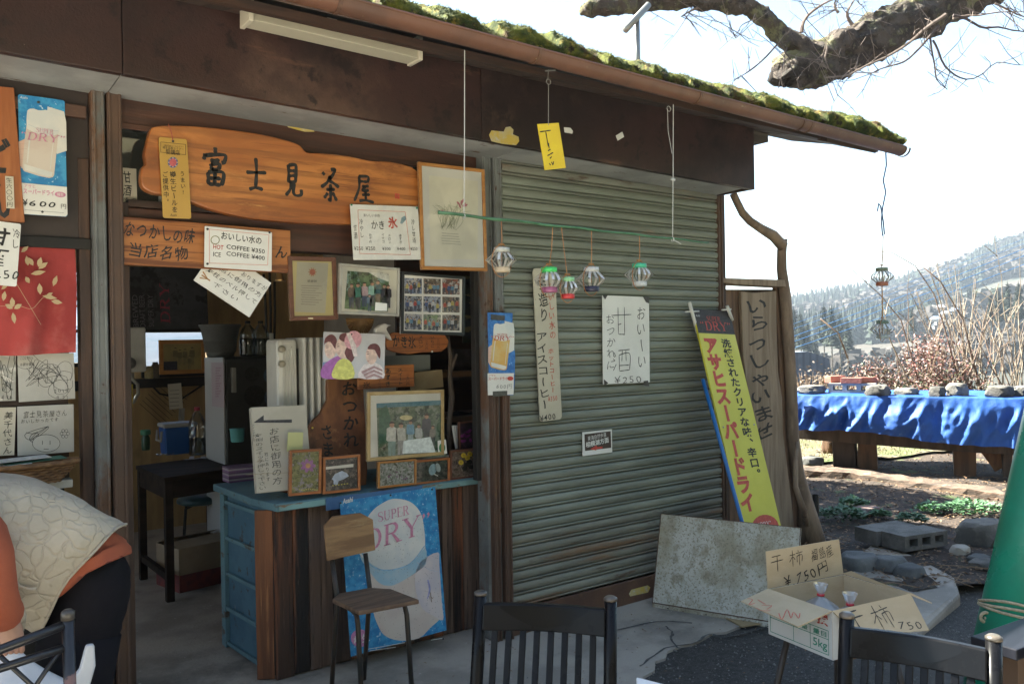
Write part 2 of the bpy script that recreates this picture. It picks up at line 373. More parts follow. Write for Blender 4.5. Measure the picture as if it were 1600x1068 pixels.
    def rail_frame(s, bw, t, mat, part='frame', proud=.008):
        for (a, b) in (((0,0),(s.w,0)), ((s.w,0),(s.w,-s.h)), ((s.w,-s.h),(0,-s.h)), ((0,-s.h),(0,0))):
            def inn(p): return (p[0]+(bw if p[0] < s.w/2 else -bw), p[1]+(-bw if p[1] > -s.h/2 else bw))
            ia, ib = inn(a), inn(b); mb = MB().prism([s.W(*a, proud), s.W(*b, proud), s.W(*ib, proud), s.W(*ia, proud)][::-1], s.n*-t)
            obj('frame_rail', mb, mat, s.root, bev=.002)
        return s
    def pane(s, m=0, d=.006, mat=None):
        mb = MB().add([s.W(m,-m,d), s.W(m,-s.h+m,d), s.W(s.w-m,-s.h+m,d), s.W(s.w-m,-m,d)], [(0,1,2,3)]); obj('glass', mb, mat or glass(), s.root); return s
# ---------------------------------------------------------------- shared materials
m_fascia = M('brown_sheet_steel', (.043,.020,.017), (.022,.012,.011), rough=.5, scale=1.6, bump=.2, bscale=120, spots=[((.13,.075,.055), 1.2, .60, .25), ((.016,.009,.008), 9, .58, .1), ((.12,.06,.04), 3, .66, .08, (.4,1,3)), ((.03,.018,.016), 5, .6, .2), ((.30,.24,.2), 55, .75, .03)], rvar=.12)
m_soffit = M('grey_painted_steel', (.36,.36,.35), (.26,.26,.25), rough=.6, scale=3, spots=[((.12,.06,.03), 9, .66, .06, (.35,1,1)), ((.28,.27,.25), 3, .62, .2)], bump=.1, bscale=90)
m_post = M('rusty_grey_paint', (.17,.18,.175), (.12,.125,.12), rough=.6, scale=5, spots=[((.13,.065,.035), 2.2, .55, .10, (1,1,.5)), ((.07,.035,.02), 14, .64, .06)], bump=.25, bscale=70)
m_postb = M('brown_paint_over_grey', (.10,.055,.035), (.075,.045,.033), rough=.55, scale=4, spots=[((.25,.29,.3), 2.4, .70, .03, (1,1,.35)), ((.18,.085,.03), 9, .62, .08, (1,1,.3))], bump=.2, bscale=60)
m_dkwood = M('dark_brown_timber', (.052,.026,.017), (.03,.017,.013), rough=.6, scale=3, stretch=(1,9,9), bump=.2, bscale=10)
m_dkwood_v = M('dark_brown_upright', (.06,.03,.018), (.033,.018,.013), rough=.6, scale=3, stretch=(9,9,1), bump=.3, bscale=10, ovar=.2)
m_redwood = M('reddish_beam', (.085,.034,.02), (.055,.024,.016), rough=.55, scale=3, stretch=(.6,9,9), bump=.15, bscale=9)
m_shut = M('green_grey_shutter_paint', (.215,.232,.19), (.155,.168,.138), rough=.55, scale=3, stretch=(.5,1,3), spots=[((.25,.17,.11), 4, .62, .16, (.3,1,2.2)), ((.11,.085,.06), 20, .70, .08, (.22,1,1)), ((.42,.42,.39), 30, .75, .03, (.3,1,1))], ovar=.09, bump=.06, bscale=50)
m_rust = M('rusty_brown_steel', (.12,.06,.035), (.085,.042,.028), rough=.65, scale=6, spots=[((.16,.08,.04), 12, .6, .1)], bump=.25, bscale=60)
m_conc = M('worn_concrete', (.40,.35,.295), (.26,.23,.195), rough=.9, scale=2.2, spots=[((.15,.135,.12), 1.1, .56, .16), ((.46,.42,.37), 26, .66, .05), ((.09,.085,.08), 60, .68, .05)], bump=.35, bscale=70)
m_asph = M('asphalt', (.062,.058,.054), (.038,.036,.034), rough=.9, scale=40, spots=[((.22,.21,.2), 150, .62, .05), ((.11,.10,.088), 1.6, .5, .25)], bump=.9, bscale=150)
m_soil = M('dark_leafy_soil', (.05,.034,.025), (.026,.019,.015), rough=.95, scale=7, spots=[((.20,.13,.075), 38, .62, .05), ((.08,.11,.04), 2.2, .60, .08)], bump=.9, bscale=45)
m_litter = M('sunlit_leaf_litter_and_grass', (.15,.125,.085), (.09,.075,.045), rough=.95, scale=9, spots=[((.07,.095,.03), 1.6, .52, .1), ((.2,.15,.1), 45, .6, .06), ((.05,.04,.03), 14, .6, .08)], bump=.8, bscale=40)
m_stone = M('grey_field_stone', (.14,.13,.115), (.075,.072,.066), rough=.9, scale=6, spots=[((.2,.185,.15), 14, .60, .1), ((.05,.05,.045), 5, .6, .12)], bump=1.2, bscale=18, ovar=.25)
m_black = M('blackened_wood', (.012,.011,.01), (.02,.017,.014), rough=.75, scale=6)
m_ceil = M('pale_ceiling', (.4,.36,.3), (.33,.29,.24), rough=.9, scale=3)

# ---------------------------------------------------------------- ground and far hillside
def rayaz(x): d = ray(x, 534); return math.atan2(d.y, d.x)
CREST = [(1180,40),(1226,42),(1282,49),(1350,60),(1410,72),(1450,87),(1500,102),(1550,124),(1600,139),(1680,165),(1800,190)]
def crest_tan(px):
    if px <= CREST[0][0]: return CREST[0][1]/F_PX
    for (a, b), (c, d) in zip(CREST, CREST[1:]):
        if px <= c: return lerp(b, d, (px-a)/(c-a))/F_PX
    return CREST[-1][1]/F_PX
def ssm(t): t = max(0, min(1, t)); return t*t*(3-2*t)
def height(x, y):
    d = x*fw.x + y*fw.y
    bank = 5.5*ssm((-y-8)/9)+1.5*mnoise.noise(V(x*.12, y*.12, 4))*ssm((-y-8)/4)  # unseen bank behind the camera, added to bounce warm light
    if d < 6: return -.03+bank
    lat = (x*rt0.x + y*rt0.y)/max(d, 1); px = 800+F_PX*lat
    h = -.03+bank - 5.5*ssm((d-17)/35) - 5*ssm((d-60)/90)
    if d > 110:
        t = ssm((d-110)/420*.9 if d < 530 else 1)
        t = (min(d, 520)-110)/410; top = EYE + crest_tan(px)*520
        h += (top-h)*(t**1.25)
        h += 2.2*mnoise.noise(Vector((x*.012, y*.012, 0)))*t*(1-t)*4 + 1.2*mnoise.noise(Vector((x*.05, y*.05, 3)))*min(1, t*5)
        if d > 520: h -= (d-520)*.25
    return max(h, -60)
m_ground = M('far_ground', (.045,.037,.029), (.03,.03,.021), rough=.95, scale=.018, detail=9, spots=[((.085,.068,.054), .03, .58, .05), ((.016,.022,.016), .022, .56, .04)])
mb = MB(); NA, rr = 220, []
r = 1.5
while r < 900: rr.append(r); r *= 1.055
vs = [V(0, 0, -.03)]; fs = []
for q in rr:
    for k in range(NA):
        a = 2*math.pi*k/NA; x, y = q*math.cos(a), q*math.sin(a); vs.append(V(x, y, height(x, y)))
for k in range(NA): fs.append((0, 1+k, 1+(k+1) % NA))
for i in range(len(rr)-1):
    for k in range(NA): o = 1+i*NA; fs.append((o+k, o+NA+k, o+NA+(k+1) % NA, o+(k+1) % NA))
mb.add(vs, fs); obj('ground', mb, m_ground, kind='structure', origin=(0,0,0), smooth=True)
mb = MB(); mb.add([V(-14,-14,0), V(14,-14,0), V(14,2.9,0), V(7,4.2,0), V(4.3,6.5,0), V(4.3,8.2,0), V(-14,8.2,0)], [(0,1,2,3,4,5,6)])
obj('asphalt_yard', mb, m_asph, kind='structure', origin=(0,0,0))
mb = MB().grid(lambda a, b: V(lerp(-16,2.0,a), lerp(-8.2,1.15,b), .006), 8, 8); obj('added_pale_yard', mb, M('bounce_yard_gravel', (.58,.53,.45), (.5,.46,.39), rough=.95, scale=4, bump=.5, bscale=60), kind='structure', origin=(0,0,0))  # pale yard out of view, added to bounce sunlight onto the front
def slab(name, poly, z, mat, t=.1, jag=0, seed=0):
    pts = []
    rnd = random.Random(seed)
    for i, p in enumerate(poly):
        q = poly[(i+1) % len(poly)]; n = max(1, int((Vector(q)-Vector(p)).length/.08)) if jag else 1
        for k in range(n):
            t_ = k/n; pts.append((lerp(p[0], q[0], t_)+rnd.uniform(-jag, jag)*(k > 0), lerp(p[1], q[1], t_)+rnd.uniform(-jag, jag)*(k > 0)))
    return MB().prism([V(x, y, z) for x, y in pts], V(0, 0, -t))
obj('concrete_floor', slab('c', [(-3,1.2),(1.9,1.2),(2.25,1.9),(2.45,2.3),(2.62,2.6),(2.93,2.74),(3.2,2.745),(3.76,2.78),(4.35,2.72),(4.35,7.3),(-3,7.3)], .012, m_conc, .05, .02, 4), m_conc, kind='structure', origin=(0,0,0))
# cracks in the concrete apron
crk = M('crack_shadow', (.06,.057,.052), (.11,.105,.1), rough=.95, scale=30)
mb = MB()
for pts in ([(1000,1040),(1040,1012),(1080,1005),(1110,990),(1130,995),(1180,983),(1205,976)], [(1040,978),(1050,988),(1048,998),(1060,1012)], [(960,985),(1030,970),(1080,973)]):
    P = smooth_path([tuple(aZ(*p, .0135)[:2]) for p in pts], 5); rnd = random.Random(len(pts))
    ws = [.006+rnd.random()*.012 for _ in P]; v, f = ribbon([(a+rnd.uniform(-.006,.006), b+rnd.uniform(-.006,.006)) for a, b in P], ws); mb.add([V(a, b, .0145) for a, b in v], f)
obj('pavement_crack', mb, crk, kind='structure', origin=(0,0,0))
# raised garden behind the kerb stones
GZ = .06
def gz(x, y): return GZ + .035*mnoise.noise(V(x*1.3, y*1.3, 0)) + .02*mnoise.noise(V(x*5, y*5, 2))
def gpt(a, b):
    p0 = lerp(V(4.45,2.45,0), V(4.4,7.5,0), b); p1 = lerp(V(9.2,.6,0), V(13.5,5.5,0), b); p = lerp(p0, p1, a); p.z = gz(p.x, p.y); return p
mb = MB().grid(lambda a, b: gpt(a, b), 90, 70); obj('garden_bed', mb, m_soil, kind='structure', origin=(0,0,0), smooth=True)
def gpt2(a, b):
    p0 = lerp(V(4.4,6.3,0), V(4.4,16,0), b); p1 = lerp(V(11.5,4.6,0), V(22,10,0), b); p = lerp(p0, p1, a); p.z = gz(p.x, p.y)+.03-max(0, (b-.55))*.8; return p
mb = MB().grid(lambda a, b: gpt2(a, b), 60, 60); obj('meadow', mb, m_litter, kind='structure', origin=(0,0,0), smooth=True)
# concrete ramp beside the kerb
rp = [(1322,905),(1345,862),(1370,842),(1440,872),(1492,900),(1500,925),(1440,985),(1400,1010),(1330,985)]
def rz(p): return .075 if p[1] < 870 else (.07 if p[1] < 930 else .03)
mb = MB().prism([aZ(*p, rz(p)) for p in rp][::-1], V(0,0,-.09)); obj('concrete_ramp', mb, m_conc, kind='structure', origin=(0,0,0), bev=.02)

# ---------------------------------------------------------------- the tea house
TH = thing('tea_house', (2.2,3.4,0), 'brown steel-fronted tea house with mossy tiled roof and roller shutter', 'building')
FY = 3.10
def zb(X): return 2.447-.0195*(X-.29)
fx = [-2.2,.653,2.16,4.135]
for i in range(3):
    a, b = fx[i]+.0015, fx[i+1]-.0015
    mb = MB().prism([V(a,FY,zb(a)), V(b,FY,zb(b)), V(b,FY,2.76), V(a,FY,2.76)], V(0,.018,0))
    mb.prism([V(a,FY+.018,zb(a)), V(b,FY+.018,zb(b)), V(b,FY+.018,zb(b)+.012), V(a,FY+.018,zb(a)+.012)], V(0,.02,0))
    obj('fascia_panel', mb, m_fascia, TH, bev=.002)
obj('fascia_return', MB().prism([V(4.117,FY+.019,zb(4.13)+.001), V(4.1345,FY+.019,zb(4.13)+.001), V(4.1345,FY+.019,2.745), V(4.117,FY+.019,2.745)], V(0,.3,0)), m_fascia, TH)
sx = [-2.2,.66,2.44,4.116]
for i in range(3):
    a, b = sx[i]+.002, sx[i+1]-.002
    obj('soffit_panel', MB().prism([V(a,FY+.04,zb(a)+.016), V(b,FY+.04,zb(b)+.016), V(b,3.425,zb(b)+.004), V(a,3.425,zb(a)+.004)], V(0,0,.01)), m_soffit, TH)
# steel posts
def channel(x0, x1, y, mat, z1):
    mb = MB().box((x0,y,0.012), (x1,y+.09,z1)); mb.box((x0+.004,y-.008,.013), (x0+.013,y-.0005,z1-.001)); mb.box((x1-.013,y-.008,.013), (x1-.004,y-.0005,z1-.001))
    return obj('steel_post', mb, mat, TH, bev=.003)
channel(.603,.648,3.385,m_post,2.52); channel(.655,.707,3.385,m_postb,2.52)
channel(2.362,2.412,3.39,m_post,2.5); channel(2.42,2.466,3.375,m_post,2.5)
channel(2.37,2.408,3.35,m_postb,1.32); channel(2.426,2.468,3.335,m_postb,1.32)
channel(4.122,4.168,3.375,m_postb,2.5)
obj('door_jamb', MB().box((.562,3.43,.012), (.6,3.5,2.2)), m_dkwood_v, TH, bev=.003)
obj('door_jamb', MB().box((.708,3.43,.012), (.735,3.5,2.05)), m_dkwood_v, TH, bev=.003)
# lintel, transom and beam of the serving opening
obj('lintel', MB().box((.709,3.44,2.345), (2.36,3.52,2.6)), m_redwood, TH, bev=.004)
obj('lintel_strip', MB().box((.709,3.425,2.33), (2.36,3.439,2.352)), m_redwood, TH, bev=.002)
obj('transom_beam', MB().box((.736,3.46,1.90), (2.36,3.54,2.035)), m_redwood, TH, bev=.004)
obj('transom_rail', MB().box((.736,3.445,2.037), (2.36,3.5,2.065)), m_dkwood, TH, bev=.003)
tr = thing0 = obj('transom_window', MB().box((.709,3.5,2.066), (2.36,3.506,2.344)), glass('frosted_transom', .2, (.6,.66,.66)), TH)
for k, x in enumerate((.86,1.02,1.17,1.33,1.5,1.66,1.83,2.0,2.17)):
    obj('mullion', MB().box((x,3.485,2.066), (x+.022,3.499,2.344)), m_soffit, tr)
obj('opening_jamb', MB().box((2.335,3.44,.80), (2.36,3.48,1.9)), m_black, TH, bev=.003)
# head of the side doorway on the left
obj('door_header', MB().box((-2.2,3.435,1.90), (.601,3.45,2.6)), M('dark_brown_panel', (.035,.022,.018), (.025,.016,.014), rough=.55, scale=5, bump=.1), TH, bev=.002)
obj('door_header_strip', MB().box((-2.2,3.405,2.345), (.59,3.434,2.39)), m_rust, TH, bev=.003)
obj('door_rail', MB().box((-2.2,3.415,1.86), (.601,3.455,1.9)), m_black, TH, bev=.003)
# walls, ceiling
m_wall = M('tan_board_wall', (.42,.28,.12), (.33,.21,.09), rough=.7, scale=3, stretch=(4,4,.6), spots=[((.12,.075,.035), 2, .6, .2)])
m_dim = M('dim_plaster', (.5,.46,.4), (.42,.38,.33), rough=.9, scale=3)
WB = 7.2
def wb(px, py): q = aY(px, py, WB); return q.x, q.z
holes = [(wb(105,430)[0], wb(188,560)[0], wb(150,566)[1], wb(150,425)[1]), (wb(226,550)[0], wb(326,550)[0], wb(270,583)[1], wb(270,519)[1])]
(xa0,xa1,za0,za1), (xb0,xb1,zb0_,zb1_) = holes
bw = MB()
for p, q in (((-2.2,WB,0),(xa0,WB+.1,2.7)), ((xa0,WB,0),(xa1,WB+.1,za0)), ((xa0,WB,za1),(xa1,WB+.1,2.7)), ((xa1,WB,0),(xb0,WB+.1,2.7)), ((xb0,WB,0),(xb1,WB+.1,zb0_)), ((xb0,WB,zb1_),(xb1,WB+.1,2.7)), ((xb1,WB,0),(4.2,WB+.1,2.7))): bw.box(p, q)
obj('back_wall', bw, m_wall, TH)
for (x0,x1,z0,z1) in holes:
    f = MB(); 
    for p, q in (((x0,WB-.03,z0-.03),(x1,WB-.002,z0)), ((x0,WB-.03,z1),(x1,WB-.002,z1+.03)), ((x0-.03,WB-.03,z0-.03),(x0,WB-.002,z1+.03)), ((x1,WB-.03,z0-.03),(x1+.03,WB-.002,z1+.03))): f.box(p, q)
    wn = obj('window', f, m_black, TH); obj('pane', MB().add([V(x0,WB+.05,z0),V(x1,WB+.05,z0),V(x1,WB+.05,z1),V(x0,WB+.05,z1)], [(0,1,2,3)]), glass('window_glass', .1, (.5,.58,.72)), wn)
obj('window_mullion', MB().box((xa0,WB-.028,wb(150,517)[1]-.012),(xa1,WB-.003,wb(150,517)[1]+.012)), m_black, TH)
obj('picture_rail', MB().box((-2.2,WB-.04,zb0_-.11),(4.1,WB-.032,zb0_-.033)), m_black, TH)
obj('side_wall', MB().box((4.17,3.42,0),(4.25,7.3,3.0)), m_dkwood_v, TH)
lw = MB()
for p_, q_ in (((-2.3,3.42,0),(-2.21,7.3,.85)), ((-2.3,3.42,2.25),(-2.21,7.3,2.6)), ((-2.3,3.42,.85),(-2.21,4.1,2.25)), ((-2.3,6.7,.85),(-2.21,7.3,2.25))): lw.box(p_, q_)
obj('added_window_wall', lw, m_dim, TH)  # unseen side wall; its window opening is added to brighten the room
obj('partition', MB().box((3.2,3.62,0),(3.25,7.19,2.7)), m_dim, TH)
obj('ceiling', MB().box((-2.2,3.54,2.62),(4.16,7.19,2.66)), m_ceil, TH)
# diagonal lattice wire on the back wall
mb = MB()
for k in range(9):
    a = aY(222+9*k, 620-9*k*.72, WB-.02); b = aY(252+9*k, 668-9*k*.72+8, WB-.02); 
    a = aY(218+k*4.5, 630-k*5, WB-.02); b = aY(256+k*4.5, 664-k*5, WB-.02); mb.tube([a, b], .0025, 4)
obj('wire_rack', mb, m_black, TH)

# shutter: one slat, copied
SH = obj('roller_shutter', MB().box((2.468,3.36,.012),(4.122,3.376,.142)), m_rust, TH, bev=.004)
pitch = (2.392-.143)/37
prof = [(.013,.0),(.013,.004),(-.001,.0055),(-.0035,.010),(-.001,.0145),(.012,.016),(.012,.0205),(-.002,.022),(-.006,.031),(-.008,.041),(-.006,.050),(-.001,.058),(.012,pitch-.001),(.016,pitch-.001),(.016,0)]
def slat_mesh():
    k = len(prof); z0 = .143; vs = []
    for X in (2.47,4.12):
        vs += [V(X, 3.380+y, z0+z) for y, z in prof]
    return MB().add(vs, [tuple(range(k)), tuple(range(2*k-1, k-1, -1))]+[(j, k+j, k+(j+1) % k, (j+1) % k) for j in range(k)])
s0 = obj('slat', slat_mesh(), m_shut, SH, autos=30)
for k in range(1, 38):
    c = s0.copy(); col.objects.link(c); c.parent = SH; c.location = s0.location+V(0, random.uniform(-.0015,.0015), k*pitch); c.rotation_euler = (0, random.uniform(-.0006,.0006), 0)
m_shutg = M('grimy_shutter_paint', (.20,.20,.16), (.14,.14,.115), rough=.65, scale=3, stretch=(.5,1,3), spots=[((.19,.11,.06), 3, .55, .16, (.3,1,2.2)), ((.09,.06,.04), 14, .60, .10, (.2,1,1)), ((.34,.33,.3), 30, .74, .03, (.3,1,1))], ovar=.08, bump=.08, bscale=50)
gm = s0.data.copy(); gm.materials.clear(); gm.materials.append(m_shutg)
for c in [q for q in SH.children if q.name.startswith('slat')]:
    if c.location.z < s0.location.z+pitch*5.5 or c.location.z > s0.location.z+pitch*35.5: c.data = gm
mb = MB().prism([V(3.30,3.357,.055),V(3.44,3.357,.05),V(3.46,3.357,.075),V(3.44,3.357,.09),V(3.31,3.357,.09),V(3.29,3.357,.07)], V(0,.002,0))
m_yel = M('peeling_yellow_sticker', (.55,.40,.08), (.5,.42,.2), rough=.6, scale=20, spots=[((.5,.46,.36), 40, .6, .05)])
obj('sticker', mb, m_yel, SH); 
b = MB(); b.lathe([(.0,-.006),(.014,-.006),(.016,0),(.016,.004)], (0,0,0), 14); b.v = [V(3.53+q.x, 3.356+q.z, .068+q.y) for q in b.v]; obj('lock_bolt', b, M('zinc', (.4,.4,.4), rough=.35, metal=.9), SH)
# eave boarding above the fascia
eb = obj('eave_batten', MB().box((-2.4,2.70,2.60),(4.8,2.73,2.63)), m_dkwood, TH)
bd = MB().prism([V(0,2.735,2.632), V(.0735,2.735,2.632), V(.0735,3.3,2.79), V(0,3.3,2.79)], V(0,0,.012)); bd.v = [q+V(1.0,0,0) for q in bd.v]
m_eave = M('dark_eave_board', (.075,.042,.03), (.045,.027,.02), rough=.8, scale=4, stretch=(8,1,8), ovar=.3)  # dark brown boards, tone differing from board to board
e0 = obj('eave_board', bd, m_eave, eb)
for k in range(-8, 49):
    if k == 0: continue
    c = e0.copy(); col.objects.link(c); c.parent = eb; c.location = e0.location+V(k*.0775, 0, random.uniform(-.002,.002))
obj('beam_end', MB().prism([aY(1128,168,3.2),aY(1128,196,3.2),aY(1186,225,3.2),aY(1201,222,3.2),aY(1200,200,3.2)], V(0,.1,0)), M('weathered_beam', (.13,.105,.085), (.08,.065,.055), rough=.8, scale=4, stretch=(.6,6,6), bump=.4), TH, bev=.004)
# roof
RX0, RX1 = -2.6, 4.86
RDZ = -.10
rp_ = [V(RX0,2.60,2.645),V(RX0,5.3,3.76),V(RX0,8.1,2.72),V(RX0,8.1,2.66),V(RX0,5.3,3.70),V(RX0,2.60,2.605)]
RF = obj('roof', MB().prism(rp_, V(RX1-RX0,0,0)), M('old_roof_tile', (.14,.085,.06), (.08,.065,.055), rough=.85, scale=5, bump=.4), TH)
obj('eave_edge', MB().prism([V(4.2,2.66,2.575),V(4.7,2.66,2.572),V(4.7,3.2,2.78),V(4.2,3.2,2.78)], V(0,0,.03)), m_dkwood, TH)
def tile(x0, wd=.262):
    n = 8; vs = []
    for (y, dz) in ((2.585,.0),(2.585,.025),(2.95,.175)):
        for k in range(n+1):
            t = k/n; z = 2.642+dz+.024*math.sin(t*2*math.pi*.95-.5)-(.0 if dz else 0); vs.append(V(x0+t*wd, y, z))
    return MB().add(vs, [(r*(n+1)+k, r*(n+1)+k+1, (r+1)*(n+1)+k+1, (r+1)*(n+1)+k) for r in range(2) for k in range(n)])
t0 = obj('roof_tile', tile(1.1), M('mossy_tile_edge', (.16,.085,.055), (.07,.06,.05), rough=.85, scale=9, bump=.4, ovar=.3), RF, smooth=True)
for k in range(1, 14):
    c = t0.copy(); col.objects.link(c); c.parent = RF; c.location = t0.location+V(k*.268, 0, random.uniform(-.004,.004))
# moss on the eave: lumps plus many blades
def mossp(a, b):
    x = lerp(.9, RX1+.01, a); t = (x-1.1)/.268; s = abs(math.sin(math.pi*t)); k = 1-.35*(1-s)**2
    prof_ = [(2.575,2.635),(2.555,2.675),(2.57,2.715),(2.62,2.75),(2.70,2.78),(2.85,2.835),(3.05,2.90)]
    q = b*(len(prof_)-1); i = min(len(prof_)-2, int(q)); y, z = [lerp(u, v, q-i) for u, v in zip(prof_[i], prof_[i+1])]
    nv = mnoise.noise(V(x*4, y*4, z*4))*.028 + mnoise.noise(V(x*13, y*13, z*13))*.022 + mnoise.noise(V(x*42, y*42, z*42))*.010
    base = 2.635+max(0, (y-2.575))*.42; nn = V(0, -.55, .8)
    thick = (z-base)*k*(.5 + .3*ssm((RX1-x)/.4) + .25*mnoise.noise(V(x*2.3, 1, 0))) ; step = -.010*((t % 1))
    thick *= .72+.5*(1-(t % 1))**1.5
    return V(x, y, base+thick+step) + nn*nv*min(1.,b*6)
m_moss = M('cushion_moss', (.035,.055,.010), (.13,.145,.018), rough=.95, scale=9, spots=[((.09,.05,.02), 4, .56, .10), ((.24,.20,.04), 22, .58, .08), ((.03,.025,.012), 14, .6, .06)], bump=1, bscale=110)
mb = MB().grid(mossp, 420, 20)
rnd = random.Random(3)
for _ in range(34000):
    a = rnd.random(); b = rnd.random()**1.3; p = mossp(a, b); d = V(rnd.uniform(-1,1), rnd.uniform(-1,.4), rnd.uniform(.1,1)).normalized()
    h = rnd.uniform(.006,.020); s = d.orthogonal().normalized()*rnd.uniform(.0012,.003); mb.add([p-s, p+s, p+d*h], [(0,1,2)])
obj('moss', mb, m_moss, RF, kind='stuff')
# gutter
GY = 2.53
ga, gb = aY(563,0,GY-.05), aY(1418,229,GY-.05); gd = (gb-ga)/(gb.x-ga.x)
def gax(X, dz=0): q = ga+gd*(X-ga.x); return V(X, GY, q.z+dz)
GR = .041
m_gut = M('brown_plastic_gutter', (.15,.07,.045), (.10,.05,.034), rough=.45, scale=3, spots=[((.3,.24,.14), 18, .66, .08, (1,1,3)), ((.09,.05,.035), 2, .58, .2)], rvar=.1)
def gring(X, r_in=None, r=GR):
    c = gax(X); return [c+V(0, -r*math.cos(math.pi*k/14), -r*math.sin(math.pi*k/14)) for k in range(15)]
mb = MB(); xs_ = [gax(X) for X in (.2,gb.x)]
rings = []
for X in (-2.4, gb.x):
    o_ = gring(X); i_ = gring(X, r=GR-.004)[::-1]; rings.append(o_+i_)
mb.loft(rings); mb.tube([gax(-2.4)+V(0,-GR+.001,.002), gax(gb.x)+V(0,-GR+.001,.002)], .005, 8)
GT = obj('gutter', mb, m_gut, TH, autos=40)
obj('gutter_end_cap', MB().prism(gring(gb.x+.001, r=GR+.002), V(.012,0,0)), m_gut, GT)
for px in (523,833,1083,1245,1258,1410):
    X = min((abs((lambda q: (800+F_PX*(q-CAM).dot(rt)/(q-CAM).dot(fw)))(gax(x/100))-px), x/100) for x in range(50, 520))[1]
    mb = MB(); o_ = gring(X, r=GR+.004); mb.loft([gring(X, r=GR+.004)+gring(X, r=GR+.0005)[::-1], gring(X+.014, r=GR+.004)+gring(X+.014, r=GR+.0005)[::-1]])
    mb.bar(gax(X)+V(.007,GR,0), gax(X)+V(.007,GR+.08,.035), .014, .004); obj('gutter_bracket', mb, m_rust, GT)
# ---------------------------------------------------------------- signs, papers and pictures on the front
K = ink((.012,.011,.011)); RED = ink((.42,.05,.035)); GRN = ink((.03,.2,.13)); PNK = ink((.5,.2,.3)); PALERED = ink((.55,.18,.13))
m_paper = M('white_paper', (.74,.73,.69), (.68,.67,.63), rough=.6, scale=5, bump=.05, bscale=12)
m_paper2 = M('cream_card', (.60,.55,.44), (.54,.49,.38), rough=.6, scale=5)
m_cedar = M('orange_cedar', (.42,.16,.045), (.31,.10,.026), rough=.5, scale=2.2, stretch=(.6,6,7), spots=[((.16,.05,.016), 5, .52, .10, (.25,6,6)), ((.15,.05,.018), 1.2, .6, .2, (.5,2,3)), ((.22,.075,.025), 3, .6, .2, (.4,6,5))], bump=.08, bscale=30, ovar=.08)
m_cedar_v = M('orange_cedar_upright', (.40,.14,.045), (.28,.085,.025), rough=.5, scale=2.2, stretch=(6,6,.6), bump=.08, bscale=30)
m_plastic = glass('clear_plastic_sleeve', .25, (.97,.97,.97))
m_tack = M('dark_tack', (.05,.05,.05), rough=.4)
def tack(p, x, y, mat=m_tack, r=.005):
    u, v = p.px(x, y); c = p.W(u, v, .001); mb = MB(); a = p.ux; b = p.uv
    mb.loft([[c+(a*math.cos(k*.785)+b*math.sin(k*.785))*rr_+p.n*d for k in range(8)] for rr_, d in ((r,0),(r*.9,.003),(r*.4,.005))]); obj('tack', mb, mat, p.root, smooth=True)

# big slab name board
SLAB = [(238,199),(255,196),(300,197),(345,201),(385,206),(420,212),(455,221),(470,228),(480,238),(500,239),(540,243),(580,251),(605,252),(635,258),(648,264),(655,274),(656,300),(654,325),(640,338),(600,344),(560,350),(520,350),(480,349),(430,345),(380,339),(330,327),(290,312),(262,305),(240,302),(224,293),(220,280),(222,262),(228,255),(226,240),(230,222),(234,206)]
m_slab = M('polished_orange_slab', (.50,.19,.05), (.34,.105,.026), rough=.38, scale=1.4, stretch=(.9,1,2.6), dist=1.0, wave=((.20,.068,.02), 2.6, 5.0, (.55,1,2.2), .48, 1), spots=[((.2,.06,.018), 2.2, .56, .18, (1,1,2)), ((.23,.075,.022), 10, .53, .16, (.3,1,8)), ((.56,.26,.08), 4, .62, .12, (.6,1,3)), ((.05,.02,.01), 26, .77, .02)], bump=.1, bscale=30, coat=.25)
p = Panel.px_corners((222,196),(655,262),(222,340), 3.36)
p.O.y = 3.36
p.board('name_board', m_slab, .045, 'big polished live-edge wooden slab with five brushed black characters', 'sign', outline=smooth_path(SLAB+[SLAB[0]], 3)[:-1], bev=.006)
KJ = {'富': [[(50,0),(52,14)],[(16,20),(11,36)],[(16,24),(45,20),(86,17),(82,34),(72,38)],[(34,36),(68,32)],[(36,44),(38,58)],[(36,45),(66,42),(62,56)],[(38,57),(62,55)],[(26,66),(29,96)],[(26,66),(78,62),(73,95)],[(50,64),(50,92)],[(30,79),(72,77)],[(29,95),(73,93)]],
 '士': [[(6,46),(50,44),(94,40)],[(48,2),(52,40),(48,86)],[(20,94),(48,88),(80,92)]],
 '見': [[(26,4),(28,30),(26,58)],[(26,6),(60,2),(66,10),(64,56)],[(30,22),(62,20)],[(30,38),(62,36)],[(28,56),(66,53)],[(42,58),(36,78),(12,98)],[(56,56),(54,86),(70,94),(96,88),(94,74)]],
 '茶': [[(10,16),(24,24)],[(52,6),(74,4),(60,24),(44,34)],[(52,24),(36,44),(6,62)],[(46,40),(70,46),(96,56)],[(30,66),(76,62)],[(52,48),(52,96),(42,90)],[(38,74),(20,92)],[(64,72),(84,96)]],
 '屋': [[(24,8),(66,4),(72,12),(66,26)],[(28,26),(66,24)],[(26,8),(26,50),(4,98)],[(40,42),(74,38)],[(58,40),(42,58),(74,54)],[(40,72),(78,68)],[(58,56),(58,90)],[(28,96),(60,90),(98,96)]]}
for ch, b in (('富',(313,230,358,292)), ('士',(382,246,418,300)), ('見',(443,256,472,308)), ('茶',(500,262,531,315)), ('屋',(552,273,585,317))): p.brush(KJ[ch], b, K, .1, seed=ord(ch))
p.poly([(617,302),(624,303),(624,311),(617,310)], RED, 2, 'seal'); p.line([(618,305),(623,306)], .8, m_cedar, 3, 'seal'); p.line([(620,303),(620,310)], .8, m_cedar, 3, 'seal')
p.done()
